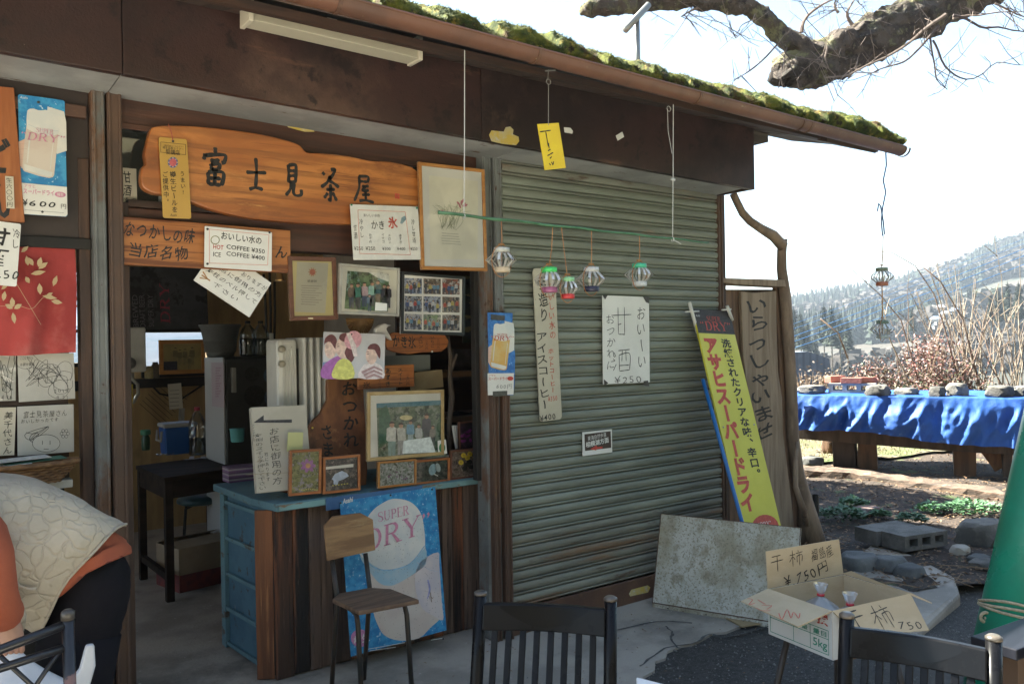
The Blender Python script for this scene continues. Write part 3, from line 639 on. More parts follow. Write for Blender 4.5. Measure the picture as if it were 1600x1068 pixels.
# yellow plaque hanging on it
p = Panel.px_corners((248,214),(292,218),(249,340), 3.345)
p.board('plaque', M('gold_plastic', (.5,.30,.07), (.45,.27,.06), rough=.4, scale=3), .006, 'narrow golden plaque with black vertical writing hung on the big slab', 'plaque', r=.008)
for a, b in (((251,222),(290,226)), ((290,226),(290,242)), ((290,242),(251,238)), ((251,238),(251,222))): p.line([a, b], .7, K)
p.text('一般社団生ビールセミナー', (254,227,287,230), K); p.text('樽生品質セミナー', (254,230,287,234), K); p.text('受講店', (259,234,281,242), K, off=.005)
p.ell(270,254,8,8.5, ink((.08,.09,.2)), 2); p.ell(270,254,5.5,6, ink((.4,.08,.09)), 3)
for k in range(8): p.ell(270+6.6*math.cos(k*.785), 254+7*math.sin(k*.785), .9, .9, ink((.5,.4,.25)), 3)
p.text('うまい!', (281,267,290,305), K, True, jit=.4, off=.008); p.text('樽生ビールを', (266,267,277,333), K, True, jit=.4, off=.008); p.text('ご提供中。', (254,267,264,320), K, True, jit=.4, off=.008)
p.text('Asahi', (266,334,276,338), K, shear=.2); p.done(); tack(p, 270, 221)
obj('hanging_cord', MB().tube([aY(263,194,3.35), aY(266,201,3.343), aY(269,212,3.343), aY(270,220,3.343)], .0018, 5), ink((.3,.06,.04)), p.root)
# transom paper behind
p = Panel.px_corners((192,262),(213,264),(192,334), 3.48)
p.board('paper_slip', m_paper2, .002, 'yellowed paper slip with brushed sweet-sake lettering beside the steel post', 'paper')
p.text('甘酒', (192,266,206,308), K, True, jit=.6, off=.01); p.text('冷.温', (193,308,213,324), K, jit=.6); p.text('あり', (193,326,213,335), K, jit=.5); p.done()
# long cedar board
p = Panel.px_corners((192,338),(454,360),(192,413), 3.40)
p.board('menu_board', m_cedar, .018, 'long orange cedar board with two lines of brush writing, under the big slab', 'sign', bev=.003)
p.text('なつかしの味', (194,350,306,378), K, jit=.8, off=.012, rot=-3); p.text('当店名物', (200,381,296,406), K, jit=.9, off=.012, rot=-2); p.text('ん', (428,380,450,405), K, jit=.8, off=.012); p.done()
# coffee card
p = Panel.px_corners((320,353),(425,363),(320,417), 3.375)
p.board('coffee_menu_card', m_paper, .004, 'white plastic coffee price card with thin red border, screwed to the cedar board', 'menu card', r=.004)
for a, b in (((327,358),(420,367)), ((420,367),(418,414)), ((418,414),(327,411)), ((327,411),(327,358))): p.line([a, b], .6, PALERED)
p.text('おいしい水の', (346,366,409,378), K, off=.01, rot=-3); p.text('HOT', (333,382.5,349,389.5), RED, off=.012, rot=-2); p.text('COFFEE ¥350', (354,385.5,414,392.5), K, off=.006, rot=-3); p.text('ICE', (333,394,345,401), K, rot=-2); p.text('COFFEE ¥400', (354,396,414,403), K, off=.004, rot=-3)
p.ell(336,375,7.2,7, ink((.25,.24,.14)), 2); p.ell(336,375,5.8,5.6, m_paper, 3); p.done()
for q in ((324,358),(421,363),(324,412)): tack(p, *q)
# shaved ice menu in plastic
p = Panel.px_corners((547,319),(653,323),(550,406), 3.33)
p.board('shaved_ice_menu', m_paper, .003, 'white shaved-ice price sheet in a wrinkled clear plastic sleeve, below the slab', 'menu card')
for a, b in (((559,328),(633,331)), ((633,331),(641,398)), ((641,398),(562,396)), ((562,396),(559,328))): p.line([a, b], .7, PALERED)
p.text('おいしい水の', (568,334,593,339), K); p.text('かき', (580,345,600,358), K, off=.008); p.text('氷', (606,339,621,357), RED, off=.03)
for b, t in (((561,341,568,372),'冷やし'), ((552,350,558,374),'甘酒'), ((576,364,581,380),'みぞれ'), ((596,364,601,380),'イチゴ'), ((606,365,611,381),'メロン'), ((623,365,628,381),'あずき'), ((643,342,649,380),'冷し甘酒')): p.text(t, b, K, True, jit=.4)
p.text('¥250', (553,385,567,391), K); p.text('¥250', (571,385,586,391), K); p.text('¥300', (597,386,610,391), K); p.text('¥400', (620,386,633,391), K); p.text('¥250', (641,386,652,391), K)
p.poly([(627,340),(633,337),(635,342),(628,350),(625,349)], ink((.16,.25,.3)), 2); p.done()
mb = MB(); rnd = random.Random(2)
mb.grid(lambda a, b: p.W(-.004+a*(p.w+.008), .004-b*(p.h+.008), .004+.0035*mnoise.noise(V(a*5, b*5, 1))+.0025*mnoise.noise(V(a*16+b*4, b*9, 2))), 28, 22); obj('plastic_sleeve', mb, m_plastic, p.root, smooth=True)
for q in ((549,320),(651,325)): tack(p, *q, M('green_pin', (.02,.2,.1), rough=.4))
# framed plant picture
def framed(name, label, tl, tr, bl, Y, bw, fmat, matmat, group=None, t=.02, glassm=None, cat='picture frame'):
    p = Panel.px_corners(tl, tr, bl, Y); p.board(name, matmat, .006, label, cat, group); p.rail_frame(bw, t, fmat)
    return p
m_goldwood = M('honey_frame_wood', (.42,.19,.05), (.34,.14,.035), rough=.4, scale=6, stretch=(1,1,5))
m_rattan = M('pale_frame_wood', (.45,.32,.15), (.38,.26,.11), rough=.45, scale=5, stretch=(2,2,2))
m_brnfr = M('brown_frame_wood', (.14,.055,.03), (.10,.04,.024), rough=.45, scale=6, stretch=(1,1,4))
m_orfr = M('orange_frame_wood', (.38,.14,.045), (.30,.10,.03), rough=.45, scale=6, stretch=(1,1,4), ovar=.12)
m_silv = M('silver_frame', (.38,.36,.31), (.30,.28,.24), rough=.4, scale=9)
m_blkfr = M('black_frame', (.012,.012,.014), rough=.4)
p = framed('flower_print_frame', 'tall honey-wood frame with a faint plant drawing beside the shutter post', (653,253),(756,265),(657,421), 3.33, .016, m_goldwood, M('grey_mat_board', (.62,.62,.6), rough=.6))
p.poly([(670,274),(747,283),(746,405),(672,405)], M('aged_drawing_paper', (.68,.67,.58), (.62,.61,.53), scale=6), 1)
for k in range(26):
    rnd = random.Random(k); x = 700+rnd.uniform(-14,14); y = 352+rnd.uniform(-4,8); p.line([(x,y),(x+rnd.uniform(-12,14),y-rnd.uniform(12,30)),(x+rnd.uniform(-20,24),y-rnd.uniform(18,44))], .6, ink((.22,.25,.17)), 2, sm=3, taper=True)
for k in range(6): p.ell(716+k*2.2, 318+4*math.sin(k*1.7), 1.4, 4, ink((.38,.1,.16)), 3, rot=k*20-40)
p.ell(691,330,2,2,ink((.4,.2,.24)),3)
for k in range(5): p.line([(690,364+k*4),(716+k,366+k*4)], .5, ink((.2,.2,.18)), 2)
p.done(); p.pane(.012, .004, glass('picture_glass_bright', .3))
# diamond notice
def rotpanel(tl, tr, bl, Y): return Panel.px_corners(tl, tr, bl, Y)
p = rotpanel((340,383),(424,442),(308,441), 3.42)
p.board('door_bell_notice', m_paper, .006, 'white square card hung cornerwise with black handwriting', 'notice')
m_hw = K
for t, b in (('店に御用の方',(.22,.34,.98,.48)), ('左柱のベル押して',(.06,.54,.98,.68)), ('下さい',(.24,.74,.72,.88)), ('おりますが',(.52,.14,.99,.28))): p.text(t, b, m_hw, px=False, jit=.8, off=-.004)
p.line([(.04,.72),(.16,.80),(.05,.88)], .02, ink((.35,.17,.06)), px=False); p.line([(.05,.80),(.2,.8)], .02, ink((.35,.17,.06)), px=False); p.done()
# certificate, group photo, photo collage
m_cert = M('aged_certificate', (.42,.39,.30), (.36,.34,.27), rough=.6, scale=4)
p = framed('certificate_frame', 'brown wooden frame holding a printed certificate with a crest', (449,400),(524,402),(447,501), 3.40, .019, m_brnfr, M('gold_border', (.5,.42,.2), rough=.5))
p.poly([(464,409),(513,411),(508,489),(461,487)], m_cert, 1); p.ell(488,425,4.5,5,ink((.3,.1,.06)),2)
for k in range(10): p.ell(488+5.5*math.cos(k*.628), 425+6.2*math.sin(k*.628), 1, 1, ink((.3,.18,.08)), 2)
p.text('感謝状', (480,437,495,441), K)
for k in range(9): p.line([(470+(k%2),446+k*3.6),(503-(k%3)*5,447.2+k*3.6)], .8, ink((.2,.18,.15)), 2)
p.poly([(480,496),(488,496.2),(488,498.4),(480,498.2)], ink((.5,.42,.25)), 13, 'maker_plate'); p.done(); p.pane(.016, .004)
def photo_mat(name, cs, scale=26, seed=0):
    if name in MATS: return MATS[name]
    return M(name, cs[0], cs[1], rough=.35, scale=scale, detail=7, spots=[(c, scale*(.7+.35*i), .56, .05) for i, c in enumerate(cs[2:])])
SKIN = ink((.42,.25,.17)); HAIR = ink((.03,.022,.02))
def person_print(p, x, y, h, ctop, cbot, sk=SKIN, layer=3, px=True, hat=None, slim=1):
    r = h*.075
    p.poly([(x-r*1.9*slim,y+r*2.6),(x-r*.8,y+r*2.0),(x+r*.8,y+r*2.0),(x+r*1.9*slim,y+r*2.6),(x+r*2.1*slim,y+h*.52),(x+r*1.4,y+h*.56),(x-r*1.4,y+h*.56),(x-r*2.1*slim,y+h*.52)], ink(ctop), layer, px=px)
    p.poly([(x-r*1.4,y+h*.55),(x+r*1.4,y+h*.55),(x+r*1.3,y+h),(x+r*.2,y+h),(x,y+h*.7),(x-r*.2,y+h),(x-r*1.3,y+h)], ink(cbot), layer, px=px)
    p.ell(x, y+r*1.1, r*.95, r*1.25, sk, layer+1, px=px, n=10); p.poly([(x-r,y+r*1.1),(x-r*.9,y+r*.3),(x,y-r*.1),(x+r*.9,y+r*.3),(x+r,y+r*1.1),(x+r*.6,y+r*.7),(x-r*.6,y+r*.7)], ink(hat) if hat else HAIR, layer+2, px=px)
p = framed('group_photo_frame', 'pale metallic frame with a group photo under a green hillside', (530,411),(624,419),(527,490), 3.37, .012, m_silv, M('cream_mat_board', (.55,.53,.46), rough=.6))
p.poly([(543,423),(608,428),(606,487),(538,482)], photo_mat('photo_green_hill', [(.05,.11,.05),(.12,.2,.1),(.2,.3,.28),(.03,.05,.03)]), 1)
p.poly([(575,425),(608,428),(607,440),(590,434)], ink((.5,.5,.46)), 2)
for k, (x, y, h, a, b) in enumerate([(549,443,38,(.12,.09,.07),(.05,.06,.08)),(559,442,40,(.05,.17,.13),(.08,.08,.08)),(569,441,38,(.4,.3,.32),(.06,.08,.13)),(581,440,38,(.25,.4,.36),(.1,.1,.1)),(590,438,38,(.04,.1,.12),(.18,.14,.1)),(600,444,36,(.03,.03,.05),(.05,.05,.05)),(606,445,36,(.02,.02,.03),(.05,.05,.06)),(577,460,26,(.13,.19,.25),(.1,.14,.17))]): person_print(p, x, y, h, a, b)
p.poly([(586,472),(604,474),(604,486),(585,485)], m_paper, 6); p.text("07.11.16", (594,426,607,430), K); p.done(); p.pane(.01, .004, glass('picture_glass_bright', .3))
p = framed('photo_collage_frame', 'black frame holding nine small snapshots in three rows', (627,424),(726,432),(625,521), 3.37, .014, m_blkfr, m_paper)
rnd = random.Random(11); C0 = [(632,435),(661,437),(690,439)]; pal = [[(.07,.1,.2),(.25,.3,.42)],[(.3,.25,.2),(.1,.07,.05)],[(.28,.08,.05),(.1,.08,.07)],[(.3,.33,.4),(.12,.14,.2)],[(.2,.24,.36),(.4,.42,.45)],[(.12,.12,.12),(.24,.16,.12)],[(.22,.25,.35),(.35,.36,.38)],[(.16,.24,.14),(.2,.22,.25)],[(.25,.2,.16),(.1,.1,.12)]]
for j in range(3):
    for i in range(3):
        x = 632+i*29.5; y = 433+j*28+i*.6; c = pal[j*3+i]
        p.poly([(x,y+1),(x+27,y+2),(x+27,y+26),(x,y+25.5)], photo_mat('snapshot_%d%d' % (j, i), [c[0], c[1], (.4,.38,.36), (.04,.04,.05)], 60), 1)
        for k in range(4): person_print(p, x+4+k*6+rnd.uniform(-1,1), y+8+rnd.uniform(-2,3), 16, tuple(rnd.choice([(.4,.4,.42),(.3,.06,.05),(.05,.08,.2),(.35,.3,.1),(.1,.2,.3),(.05,.05,.05)])), (.05,.06,.09), layer=2)
p.done(); p.pane(.012, .004)
# beer posters
def beer(p, glassc, foamc, handc, sky_, lettc, X0, Y0, sx, sy, tilt=0, layer=1):
    """mug of beer held up: x,y in fractions of the poster"""
    def q(pts): return [(X0+a*sx, Y0+b*sy) for a, b in pts]
    p.poly(q([(-.02,.55),(.12,.5),(.2,.54),(.2,.85),(.05,.9),(-.02,.84)]), handc, layer+1, px=False)
    p.poly(q([(.62,.02),(.98,.06),(1.02,.2),(1.02,.6),(.8,.66),(.6,.3)]), foamc, layer+1, px=False)
    p.poly(q([(.2,.16),(.86,.24),(.78,.7),(.73,.95),(.7,.985),(.62,1.0),(.4,.985),(.1,.94),(.065,.92),(.055,.88),(.12,.5)]), glassc, layer+2, px=False)
    p.poly(q([(.175,.16),(.19,.11),(.24,.085),(.32,.075),(.42,.09),(.5,.085),(.58,.07),(.68,.09),(.76,.12),(.84,.14),(.895,.185),(.9,.24),(.875,.33),(.84,.385),(.74,.41),(.6,.425),(.45,.42),(.3,.395),(.17,.36),(.165,.25)]), foamc, layer+3, px=False)
    p.line(q([(.24,.42),(.2,.6),(.16,.82)]), .03, foamc, layer+3, px=False); p.line(q([(.74,.46),(.7,.62),(.65,.88)]), .015, foamc, layer+3, px=False); p.line(q([(.2,.3),(.45,.35),(.84,.34)]), .012, M('poster_foam_shade', (.45,.5,.53), rough=.4), layer+4, px=False)
    p.poly(q([(.09,.84),(.7,.92),(.68,.97),(.6,.985),(.1,.92)]), foamc, layer+3, px=False)
    for k in range(4): p.line(q([(-.02,.58+k*.07),(.16,.56+k*.07)]), .006, ink((.4,.28,.25)), layer+2, px=False)
m_blu = M('poster_blue', (.02,.19,.44), (.05,.3,.55), rough=.35, scale=30, spots=[((.45,.6,.7), 70, .64, .04)])
m_bludk = M('poster_deep_blue', (.03,.12,.40), (.06,.2,.52), rough=.35, scale=30, spots=[((.4,.55,.75), 70, .66, .04)])
m_mugpale = M('poster_faded_mug', (.60,.53,.47), (.56,.47,.42), rough=.35, scale=8); m_foam = M('poster_foam', (.66,.64,.60), (.57,.58,.57), rough=.35, scale=9)
m_mugamb = M('poster_amber', (.62,.36,.10), (.60,.45,.2), rough=.35, scale=7); m_handp = M('poster_hand', (.62,.42,.34), rough=.4)
p = Panel.px_corners((28,147),(101,157),(30,334), 3.40)
p.board('beer_poster', m_blu, .004, 'faded blue beer poster priced six hundred yen on the panel above the red curtain', 'poster', r=.008)
beer(p, m_mugpale, m_foam, m_handp, 0, 0, .0, .06, 1.0, .62)
p.poly([(.0,.74),(1,.745),(1,.98),(.96,1),(.04,1),(0,.98)], m_paper, 5, px=False)
p.serif('SUPER', (.36,.265,.74,.305), PNK, px=False, layer=7); p.serif('\u201cDRY\u201d', (.04,.31,.98,.375), PNK, px=False, layer=7, shear=.2)
p.text('アサヒ', (.08,.75,.32,.78), PNK, px=False, layer=7); p.text('スーパードライ', (.06,.785,.72,.83), PNK, px=False, off=.02, layer=7); p.ell(.85,.815,.12,.024, PNK, 7, px=False); p.text('樽生', (.78,.80,.92,.83), m_paper, px=False, layer=8)
p.text('¥', (.04,.86,.15,.94), K, px=False, jit=.6, off=.015, layer=7); p.text('600', (.17,.87,.78,.94), K, px=False, jit=.7, off=.012, layer=7); p.text('円', (.86,.895,.97,.935), K, px=False, layer=7)
p.line([(.08,.965),(.92,.97)], .012, ink((.3,.3,.3)), 7, px=False); p.text('Asahi', (.04,.015,.2,.035), m_paper, px=False, shear=.2, layer=4); p.done(); tack(p, 60, 160); tack(p, 66, 331)
p = Panel.px_corners((762,488),(803,490),(765,617), 3.325)
p.board('small_beer_poster', m_bludk, .002, 'narrow blue beer poster with amber mug taped to the shutter post', 'poster', outline=[(762,488),(801,489),(800,520),(805,553),(804,600),(802,617),(766,617),(764,590)])
beer(p, m_mugamb, m_foam, m_handp, 0, 0, .05, .08, .95, .62)
p.poly([(0,.735),(1,.735),(1,1),(0.02,1)], m_paper, 5, px=False)
p.serif('SUPER', (.34,.25,.74,.275), RED, px=False, layer=7); p.serif('\u201cDRY\u201d', (.1,.28,.98,.335), RED, px=False, layer=7, shear=.2)
p.text('アサヒ', (.05,.75,.3,.775), RED, px=False, layer=7); p.text('スーパードライ', (.03,.78,.74,.82), RED, px=False, off=.02, layer=7); p.ell(.86,.80,.12,.026, RED, 7, px=False); p.text('600円', (.32,.86,.95,.93), ink((.15,.15,.15)), px=False, jit=.5, layer=7)
p.poly([(.1,.02),(.64,.03),(.62,.09),(.1,.085)], ink((.05,.05,.05)), 6, 'tape', px=False); p.poly([(.2,.955),(.75,.95),(.75,1.01),(.2,1.02)], ink((.06,.06,.05)), 6, 'tape', px=False); p.done()
# cards at the left edge
p = Panel.px_corners((-60,338),(33,350),(-60,440), 3.37)
p.board('sweet_sake_card', m_paper, .004, 'white card with thick black sweet-sake lettering and price in front of the red curtain', 'menu card', r=.006)
p.text('甘酒', (-22,354,17,418), K, True, jit=.5, off=.02); p.text('冷し', (18,356,31,390), K, True, jit=.7); p.text('¥250', (-24,418,32,438), K, jit=.6, off=.006); p.done()
p = Panel.px_corners((-70,128),(22,137),(-70,346), 3.39)
p.board('upright_sign', m_cedar_v, .02, 'upright orange wooden sign cut off by the left edge of the picture', 'sign', bev=.003)
p.text('うどん', (-30,140,16,345), K, True, jit=.8, off=.025); p.done()
p = Panel.px_corners((8,275),(21,276),(8,325), 3.38)
p.board('price_slip', m_paper2, .002, 'small cream price slip on the upright orange sign', 'paper'); p.text('生六〇〇円', (9,277,20,324), K, True, jit=.4); p.done()
# shutter pieces
p = Panel.px_corners((833,419),(867,419),(836,660), 3.345)
p.board('coffee_sign_board', M('cream_painted_board', (.50,.46,.36), (.44,.40,.31), rough=.55, scale=4, spots=[((.2,.12,.06), 30, .74, .03)]), .008, 'tall narrow cream board with black and red coffee lettering on the shutter', 'sign', r=.018)
p.text('手造り', (840,430,856,505), K, True, jit=.7, off=.012); p.text('アイスコーヒー', (838,517,858,640), K, True, jit=.5, off=.006); p.text('¥400', (843,644,869,658), K, jit=.5, off=.006)
p.text('おいしい水の', (856,440,867,530), RED, True, jit=.6); p.text('ホットコーヒー', (857,543,867,614), RED, True, jit=.3, off=.006); p.text('¥350', (856,616,871,628), RED, jit=.4); p.done()
p = Panel.px_corners((941,461),(1014,464),(944,600), 3.355)
p.board('sweet_sake_poster', m_paper, .002, 'large white handwritten sweet-sake poster taped to the shutter by its corners', 'poster')
HW = ink((.05,.05,.05))
p.text('おいーい', (994,476,1010,576), HW, True, jit=.6, off=-.006); p.text('おつかれに', (946,490,962,578), HW, True, jit=.7, off=-.008)
p.brush([[(5,32),(95,26)],[(34,5),(36,92)],[(62,3),(64,94)],[(36,60),(50,58)],[(37,92),(63,92)]], (954,478,988,526), HW, .03, seed=1)
p.brush([[(8,20),(16,30)],[(4,44),(14,52)],[(4,90),(20,66)],[(30,12),(95,8)],[(34,28),(36,92)],[(34,30),(92,24),(90,90)],[(52,12),(50,54)],[(72,12),(74,54)],[(36,72),(90,70)],[(36,92),(92,90)]], (957,543,986,582), HW, .035, seed=2)
p.text('¥250', (960,584,1004,600), HW, jit=.6, off=-.008)
for q in ([(941,461),(949,461),(945,468)], [(1004,463),(1014,464),(1014,474),(1009,472)], [(943,592),(950,598),(944,602)], [(1005,595),(1012,594),(1014,603),(1006,602)]): p.poly(q, ink((.05,.045,.04)), 3, 'tape')
p.done()
p = Panel.px_corners((910,675),(956,670),(911,712), 3.365)
p.board('trail_notice', m_paper, .003, 'small dark brown trail direction notice with white characters on the shutter', 'notice')
p.poly([(913,678),(954,673),(955,699),(914,704)], M('notice_brown', (.045,.03,.024), rough=.4), 1); p.text('東海自然歩道', (918,678,947,685), m_paper, rot=5, layer=3); p.text('相模湖方面', (915,686,951,695), m_paper, off=.02, rot=5, layer=3)
p.poly([(922,701),(932,695),(932,698),(941,697),(941,700),(932,701),(931,703)], RED, 3); p.done()
# bits of tape and residue on the fascia
for n_, l_, pts, mt in (('sticker_residue','yellowed glue residue with a raised knob on the brown fascia', [(764,211),(768,204),(787,206),(790,199),(797,198),(802,203),(801,210),(810,214),(811,221),(806,227),(785,225),(768,221)], m_yel), ('tape_scrap','small white tape scrap beside the yellow hanging tag', [(881,199),(891,200),(895,205),(894,209),(882,207)], m_paper), ('tape_scrap','small tilted white tape scrap on the fascia, right of the other scrap', [(962,212),(972,206),(975,214),(965,220)], m_paper)):
    obj(n_, MB().prism([aY(x, y, FY-.001) for x, y in pts], V(0,-.0015,0)), mt, label=l_, cat='residue' if 'glue' in l_ else 'tape')
obj('sticker_residue', MB().prism([aY(x, y, 3.424) for x, y in [(446,191),(470,193),(489,200),(491,206),(476,206),(450,199)]], V(0,-.0015,0)), m_yel, label='yellow sticker remnant on the lintel above the big slab', cat='residue')
# ---------------------------------------------------------------- counter with its pictures
CT = thing('serving_counter', (1.9,3.75,0), 'blue-painted serving counter faced with dark upright boards', 'counter')
CZ = .80
m_bluep = M('weathered_blue_paint', (.085,.18,.225), (.12,.235,.27), rough=.65, scale=4, spots=[((.09,.07,.05), 5, .60, .08, (1,1,3)), ((.06,.05,.045), 22, .64, .06), ((.22,.28,.28), 20, .66, .05)], bump=.15, bscale=40)
m_bluep2 = M('deep_blue_panel', (.045,.125,.19), (.065,.16,.225), rough=.65, scale=5, spots=[((.05,.05,.05), 18, .62, .06), ((.04,.06,.075), 2, .55, .2), ((.14,.2,.22), 11, .66, .05)], bump=.15)
ctop = MB().prism([V(1.335,3.53,CZ), V(2.42,3.53,CZ), V(2.42,4.15,CZ), V(1.29,4.28,CZ), V(1.30,3.75,CZ)][::-1], V(0,0,-.035)); obj('counter_top', ctop, m_bluep, CT, bev=.005)
obj('worn_edge', MB().box((1.345,3.524,CZ-.03),(2.41,3.5295,CZ-.006)), M('pale_blue_edge', (.2,.36,.36), (.16,.28,.28), rough=.6, scale=8, spots=[((.2,.12,.07), 12, .6, .06, (.3,1,1))]), CT)
obj('blue_strip', MB().box((1.56,3.512,CZ-.055),(2.06,3.5235,CZ+.0)), M('blue_board', (.035,.10,.24), (.05,.13,.28), rough=.5, scale=5), CT, bev=.002)
# end of the counter
obj('end_panel', MB().prism([V(1.345,3.665,.014),V(1.312,4.18,.014),V(1.312,4.18,CZ-.036),V(1.345,3.665,CZ-.036)], V(.02,0,0)), m_bluep2, CT)
for k, z in enumerate((.03,.2,.37,.545,.72)):
    obj('end_batten', MB().prism([V(1.343,3.668,z),V(1.310,4.125,z),V(1.310,4.125,z+.018),V(1.343,3.668,z+.018)], V(-.012,0,0)), m_bluep, CT, bev=.002)
obj('end_post', MB().box((1.295,4.13,.014),(1.335,4.19,CZ-.036)), m_bluep, CT, bev=.003)
# front boards
bx = [404,428,456,481,500,519,545,572,600,645,690,706,724,748,772]
m_bd = [M('charred_red_board', (.24,.085,.035), (.06,.032,.022), rough=.7, scale=1.6, stretch=(7,7,.4), detail=8, spots=[((.015,.012,.012), 1.2, .50, .12, (6,6,.5)), ((.24,.17,.13), 10, .64, .12, (9,9,.35)), ((.02,.015,.012), 8, .62, .05, (9,9,.3))], bump=1, bscale=6, bstretch=(9,9,.4), ovar=.3),
        M('grey_brown_board', (.15,.10,.075), (.085,.056,.043), rough=.75, scale=2.2, stretch=(9,9,.4), detail=8, spots=[((.03,.02,.016), 1.6, .55, .12, (8,8,.4)), ((.19,.145,.115), 9, .64, .12, (9,9,.3)), ((.025,.018,.015), 9, .63, .05, (9,9,.25))], bump=1, bscale=7, bstretch=(9,9,.4), ovar=.35),
        M('russet_board', (.26,.10,.04), (.14,.055,.026), rough=.65, scale=2.0, stretch=(8,8,.4), detail=8, spots=[((.04,.02,.014), 1.5, .58, .12, (6,6,.3)), ((.34,.15,.06), 8, .6, .08, (9,9,.3))], bump=.8, bscale=7, bstretch=(9,9,.4))]
kinds = [2,0,0,1,1,1,0,1,1,0,1,0,1,1]
for i in range(len(bx)-1):
    xa = aY(bx[i], 900, 3.6).x; xb = aY(bx[i+1], 900, 3.6).x-.003; y0 = 3.585+random.uniform(-.006,.006)
    if i == 0: pl = [V(xa,3.64,.014), V(xb,3.598,.014), V(xb,3.618,.014), V(xa+.01,3.66,.014)]
    else: pl = [V(xa,y0,.014), V(xb,y0+random.uniform(-.003,.003),.014), V(xb,y0+.02,.014), V(xa,y0+.02,.014)]
    zt = CZ-.037; mb = MB(); n = 10; rings = []
    for j in range(n+1):
        z = lerp(.014+random.uniform(0,.006)*(j == 0), zt, j/n); rings.append([V(q.x+.0035*mnoise.noise(V(q.x*40, i*9.1, z*6))*(0 < j < n), q.y+.004*mnoise.noise(V(i*3.3, q.x*9, z*4)), z) for q in pl])
    mb.loft(rings); obj('front_board', mb, m_bd[kinds[i]], CT, bev=.002)
obj('shelf_body', MB().box((1.36,3.62,.014),(2.4,4.1,CZ-.04)), m_black, CT)
# big poster on the counter front
_tl = aY(531,783,3.508); p = Panel(_tl, aY(680,760,3.508), aX(545,1026,_tl.x))
p.board('large_beer_poster', m_blu, .0015, 'large faded blue beer poster tacked to the counter front behind the wooden chair', 'poster', warp=.0)
PX = lambda pts: [tuple(q) for q in pts]
p.poly([(566,846),(566,830),(572,812),(584,795),(600,784),(612,779),(625,779),(640,783),(652,793),(659,806),(662,822),(664,850),(667,885),(663,920),(672,900),(690,950),(688,965),(672,980),(655,996),(625,1000),(601,992),(590,975),(583,955),(576,920),(570,885)], m_mugpale, 1, sm=3)
p.poly([(560,862),(562,846),(570,815),(584,795),(600,784),(612,779),(625,779),(640,783),(652,793),(659,806),(662,822),(664,850),(657,865),(640,880),(618,888),(595,889),(575,880)], m_foam, 2, sm=3)
m_pblue = M('poster_pale_blue', (.30,.46,.56), (.40,.5,.55), rough=.35, scale=10)
p.poly([(562,868),(595,889),(618,888),(645,877),(664,855),(665,880),(652,892),(630,906),(612,914),(596,912),(583,900)], m_pblue, 3, sm=3)
p.poly([(660,874),(684,862),(686,880),(690,940),(692,968),(675,960),(660,950),(650,925),(648,900),(652,885)], M('poster_pale_hand', (.60,.53,.52), (.52,.47,.5), rough=.4, scale=9), 3, sm=3)
for k in range(240): rr2 = random.Random(k+900); p.ell(rr2.uniform(580,685), rr2.uniform(800,995), .55, .55, ink((.2,.17,.15)), 6, n=5, part='grime_speck')
p.line([(668,905),(671,920),(667,935)], 3, ink((.25,.25,.45)), 4, taper=True, sm=3); p.line([(651,878),(672,890),(685,892)], 1, ink((.4,.4,.45)), 4)
p.line([(563,860),(580,883),(606,890),(640,880),(663,852)], 1.6, ink((.22,.38,.52)), 4, sm=4)
p.line([(672,925),(674,940),(669,930),(676,934)], 1.2, ink((.2,.14,.1)), 5)
p.serif('SUPER', (589,794,640,809), PNK, rot=4, layer=5); p.serif('\u201cDRY\u201d', (550,816,676,848), PNK, rot=6, layer=5, shear=.2)
p.text('Asahi', (535,777,551,785), m_paper, shear=.2, rot=5, layer=5, off=.02)
p.ell(562,996,14,14, ink((.5,.2,.36)), 3); p.text('樽生', (552,990,577,1004), m_paper, off=.03, layer=5); p.line([(575,1013),(632,1003)], .8, m_paper, 4); p.line([(577,1016),(618,1010)], .8, m_paper, 4); p.line([(673,999),(691,996)], .7, m_paper, 4); p.done()
for q in ((532,785),(610,773),(675,764),(692,997)): tack(p, *q)
# things standing on the counter
m_ply = M('stained_white_panel', (.56,.52,.44), (.48,.44,.36), rough=.65, scale=3, spots=[((.3,.19,.09), 4, .66, .1), ((.2,.15,.1), 22, .72, .03)])
p = Panel(aY(392,636,3.69), aY(478,632,3.675), aY(384,772,3.61))
p.board('bell_instruction_panel', m_ply, .035, 'stained white panel with a black arrow and vertical handwriting, leaning on the counter', 'notice', bev=.003)
p.poly([(396,660),(412,648),(412,656),(456,655),(456,660)], ink((.04,.04,.045)), 1)
p.text('お店に御用の方', (422,666,440,757), HW, True, jit=.7, off=-.004); p.text('左側のスイッチ押して下さい', (400,676,414,765), HW, True, jit=.6, off=-.006); p.text('柱にあります', (414,705,421,752), HW, True, jit=.4); p.text('スイッチおして', (394,662,399,690), HW, True, jit=.4); p.line([(384,741),(470,737)], .8, ink((.35,.3,.2)), 3); p.done()
# carved welcome slab
SL = [(512,592),(567,591),(570,640),(573,690),(574,735),(572,768),(463,772),(440,768),(452,757),(455,720),(460,700),(468,684),(480,672),(490,656),(502,645),(512,625)]
p = Panel(aY(455,592,3.78), aY(570,591,3.78), aY(455,772,3.72))
p.board('thank_you_slab', M('rough_brown_slab', (.24,.10,.04), (.14,.055,.026), rough=.6, scale=2.5, stretch=(2,2,.9), dist=1, spots=[((.07,.03,.018), 3, .58, .15), ((.34,.17,.07), 5, .64, .1)], bump=.35, bscale=24), .03, 'rough brown live-edge slab with brushed thank-you lettering standing on the counter', 'sign', outline=SL, bev=.004)
p.text('おつかれ', (533,594,560,700), K, True, jit=.8, off=.02); p.text('さま', (500,660,522,715), K, True, jit=.8, off=.018); p.done()
tack(p, 488, 668, ink((.55,.42,.05)))
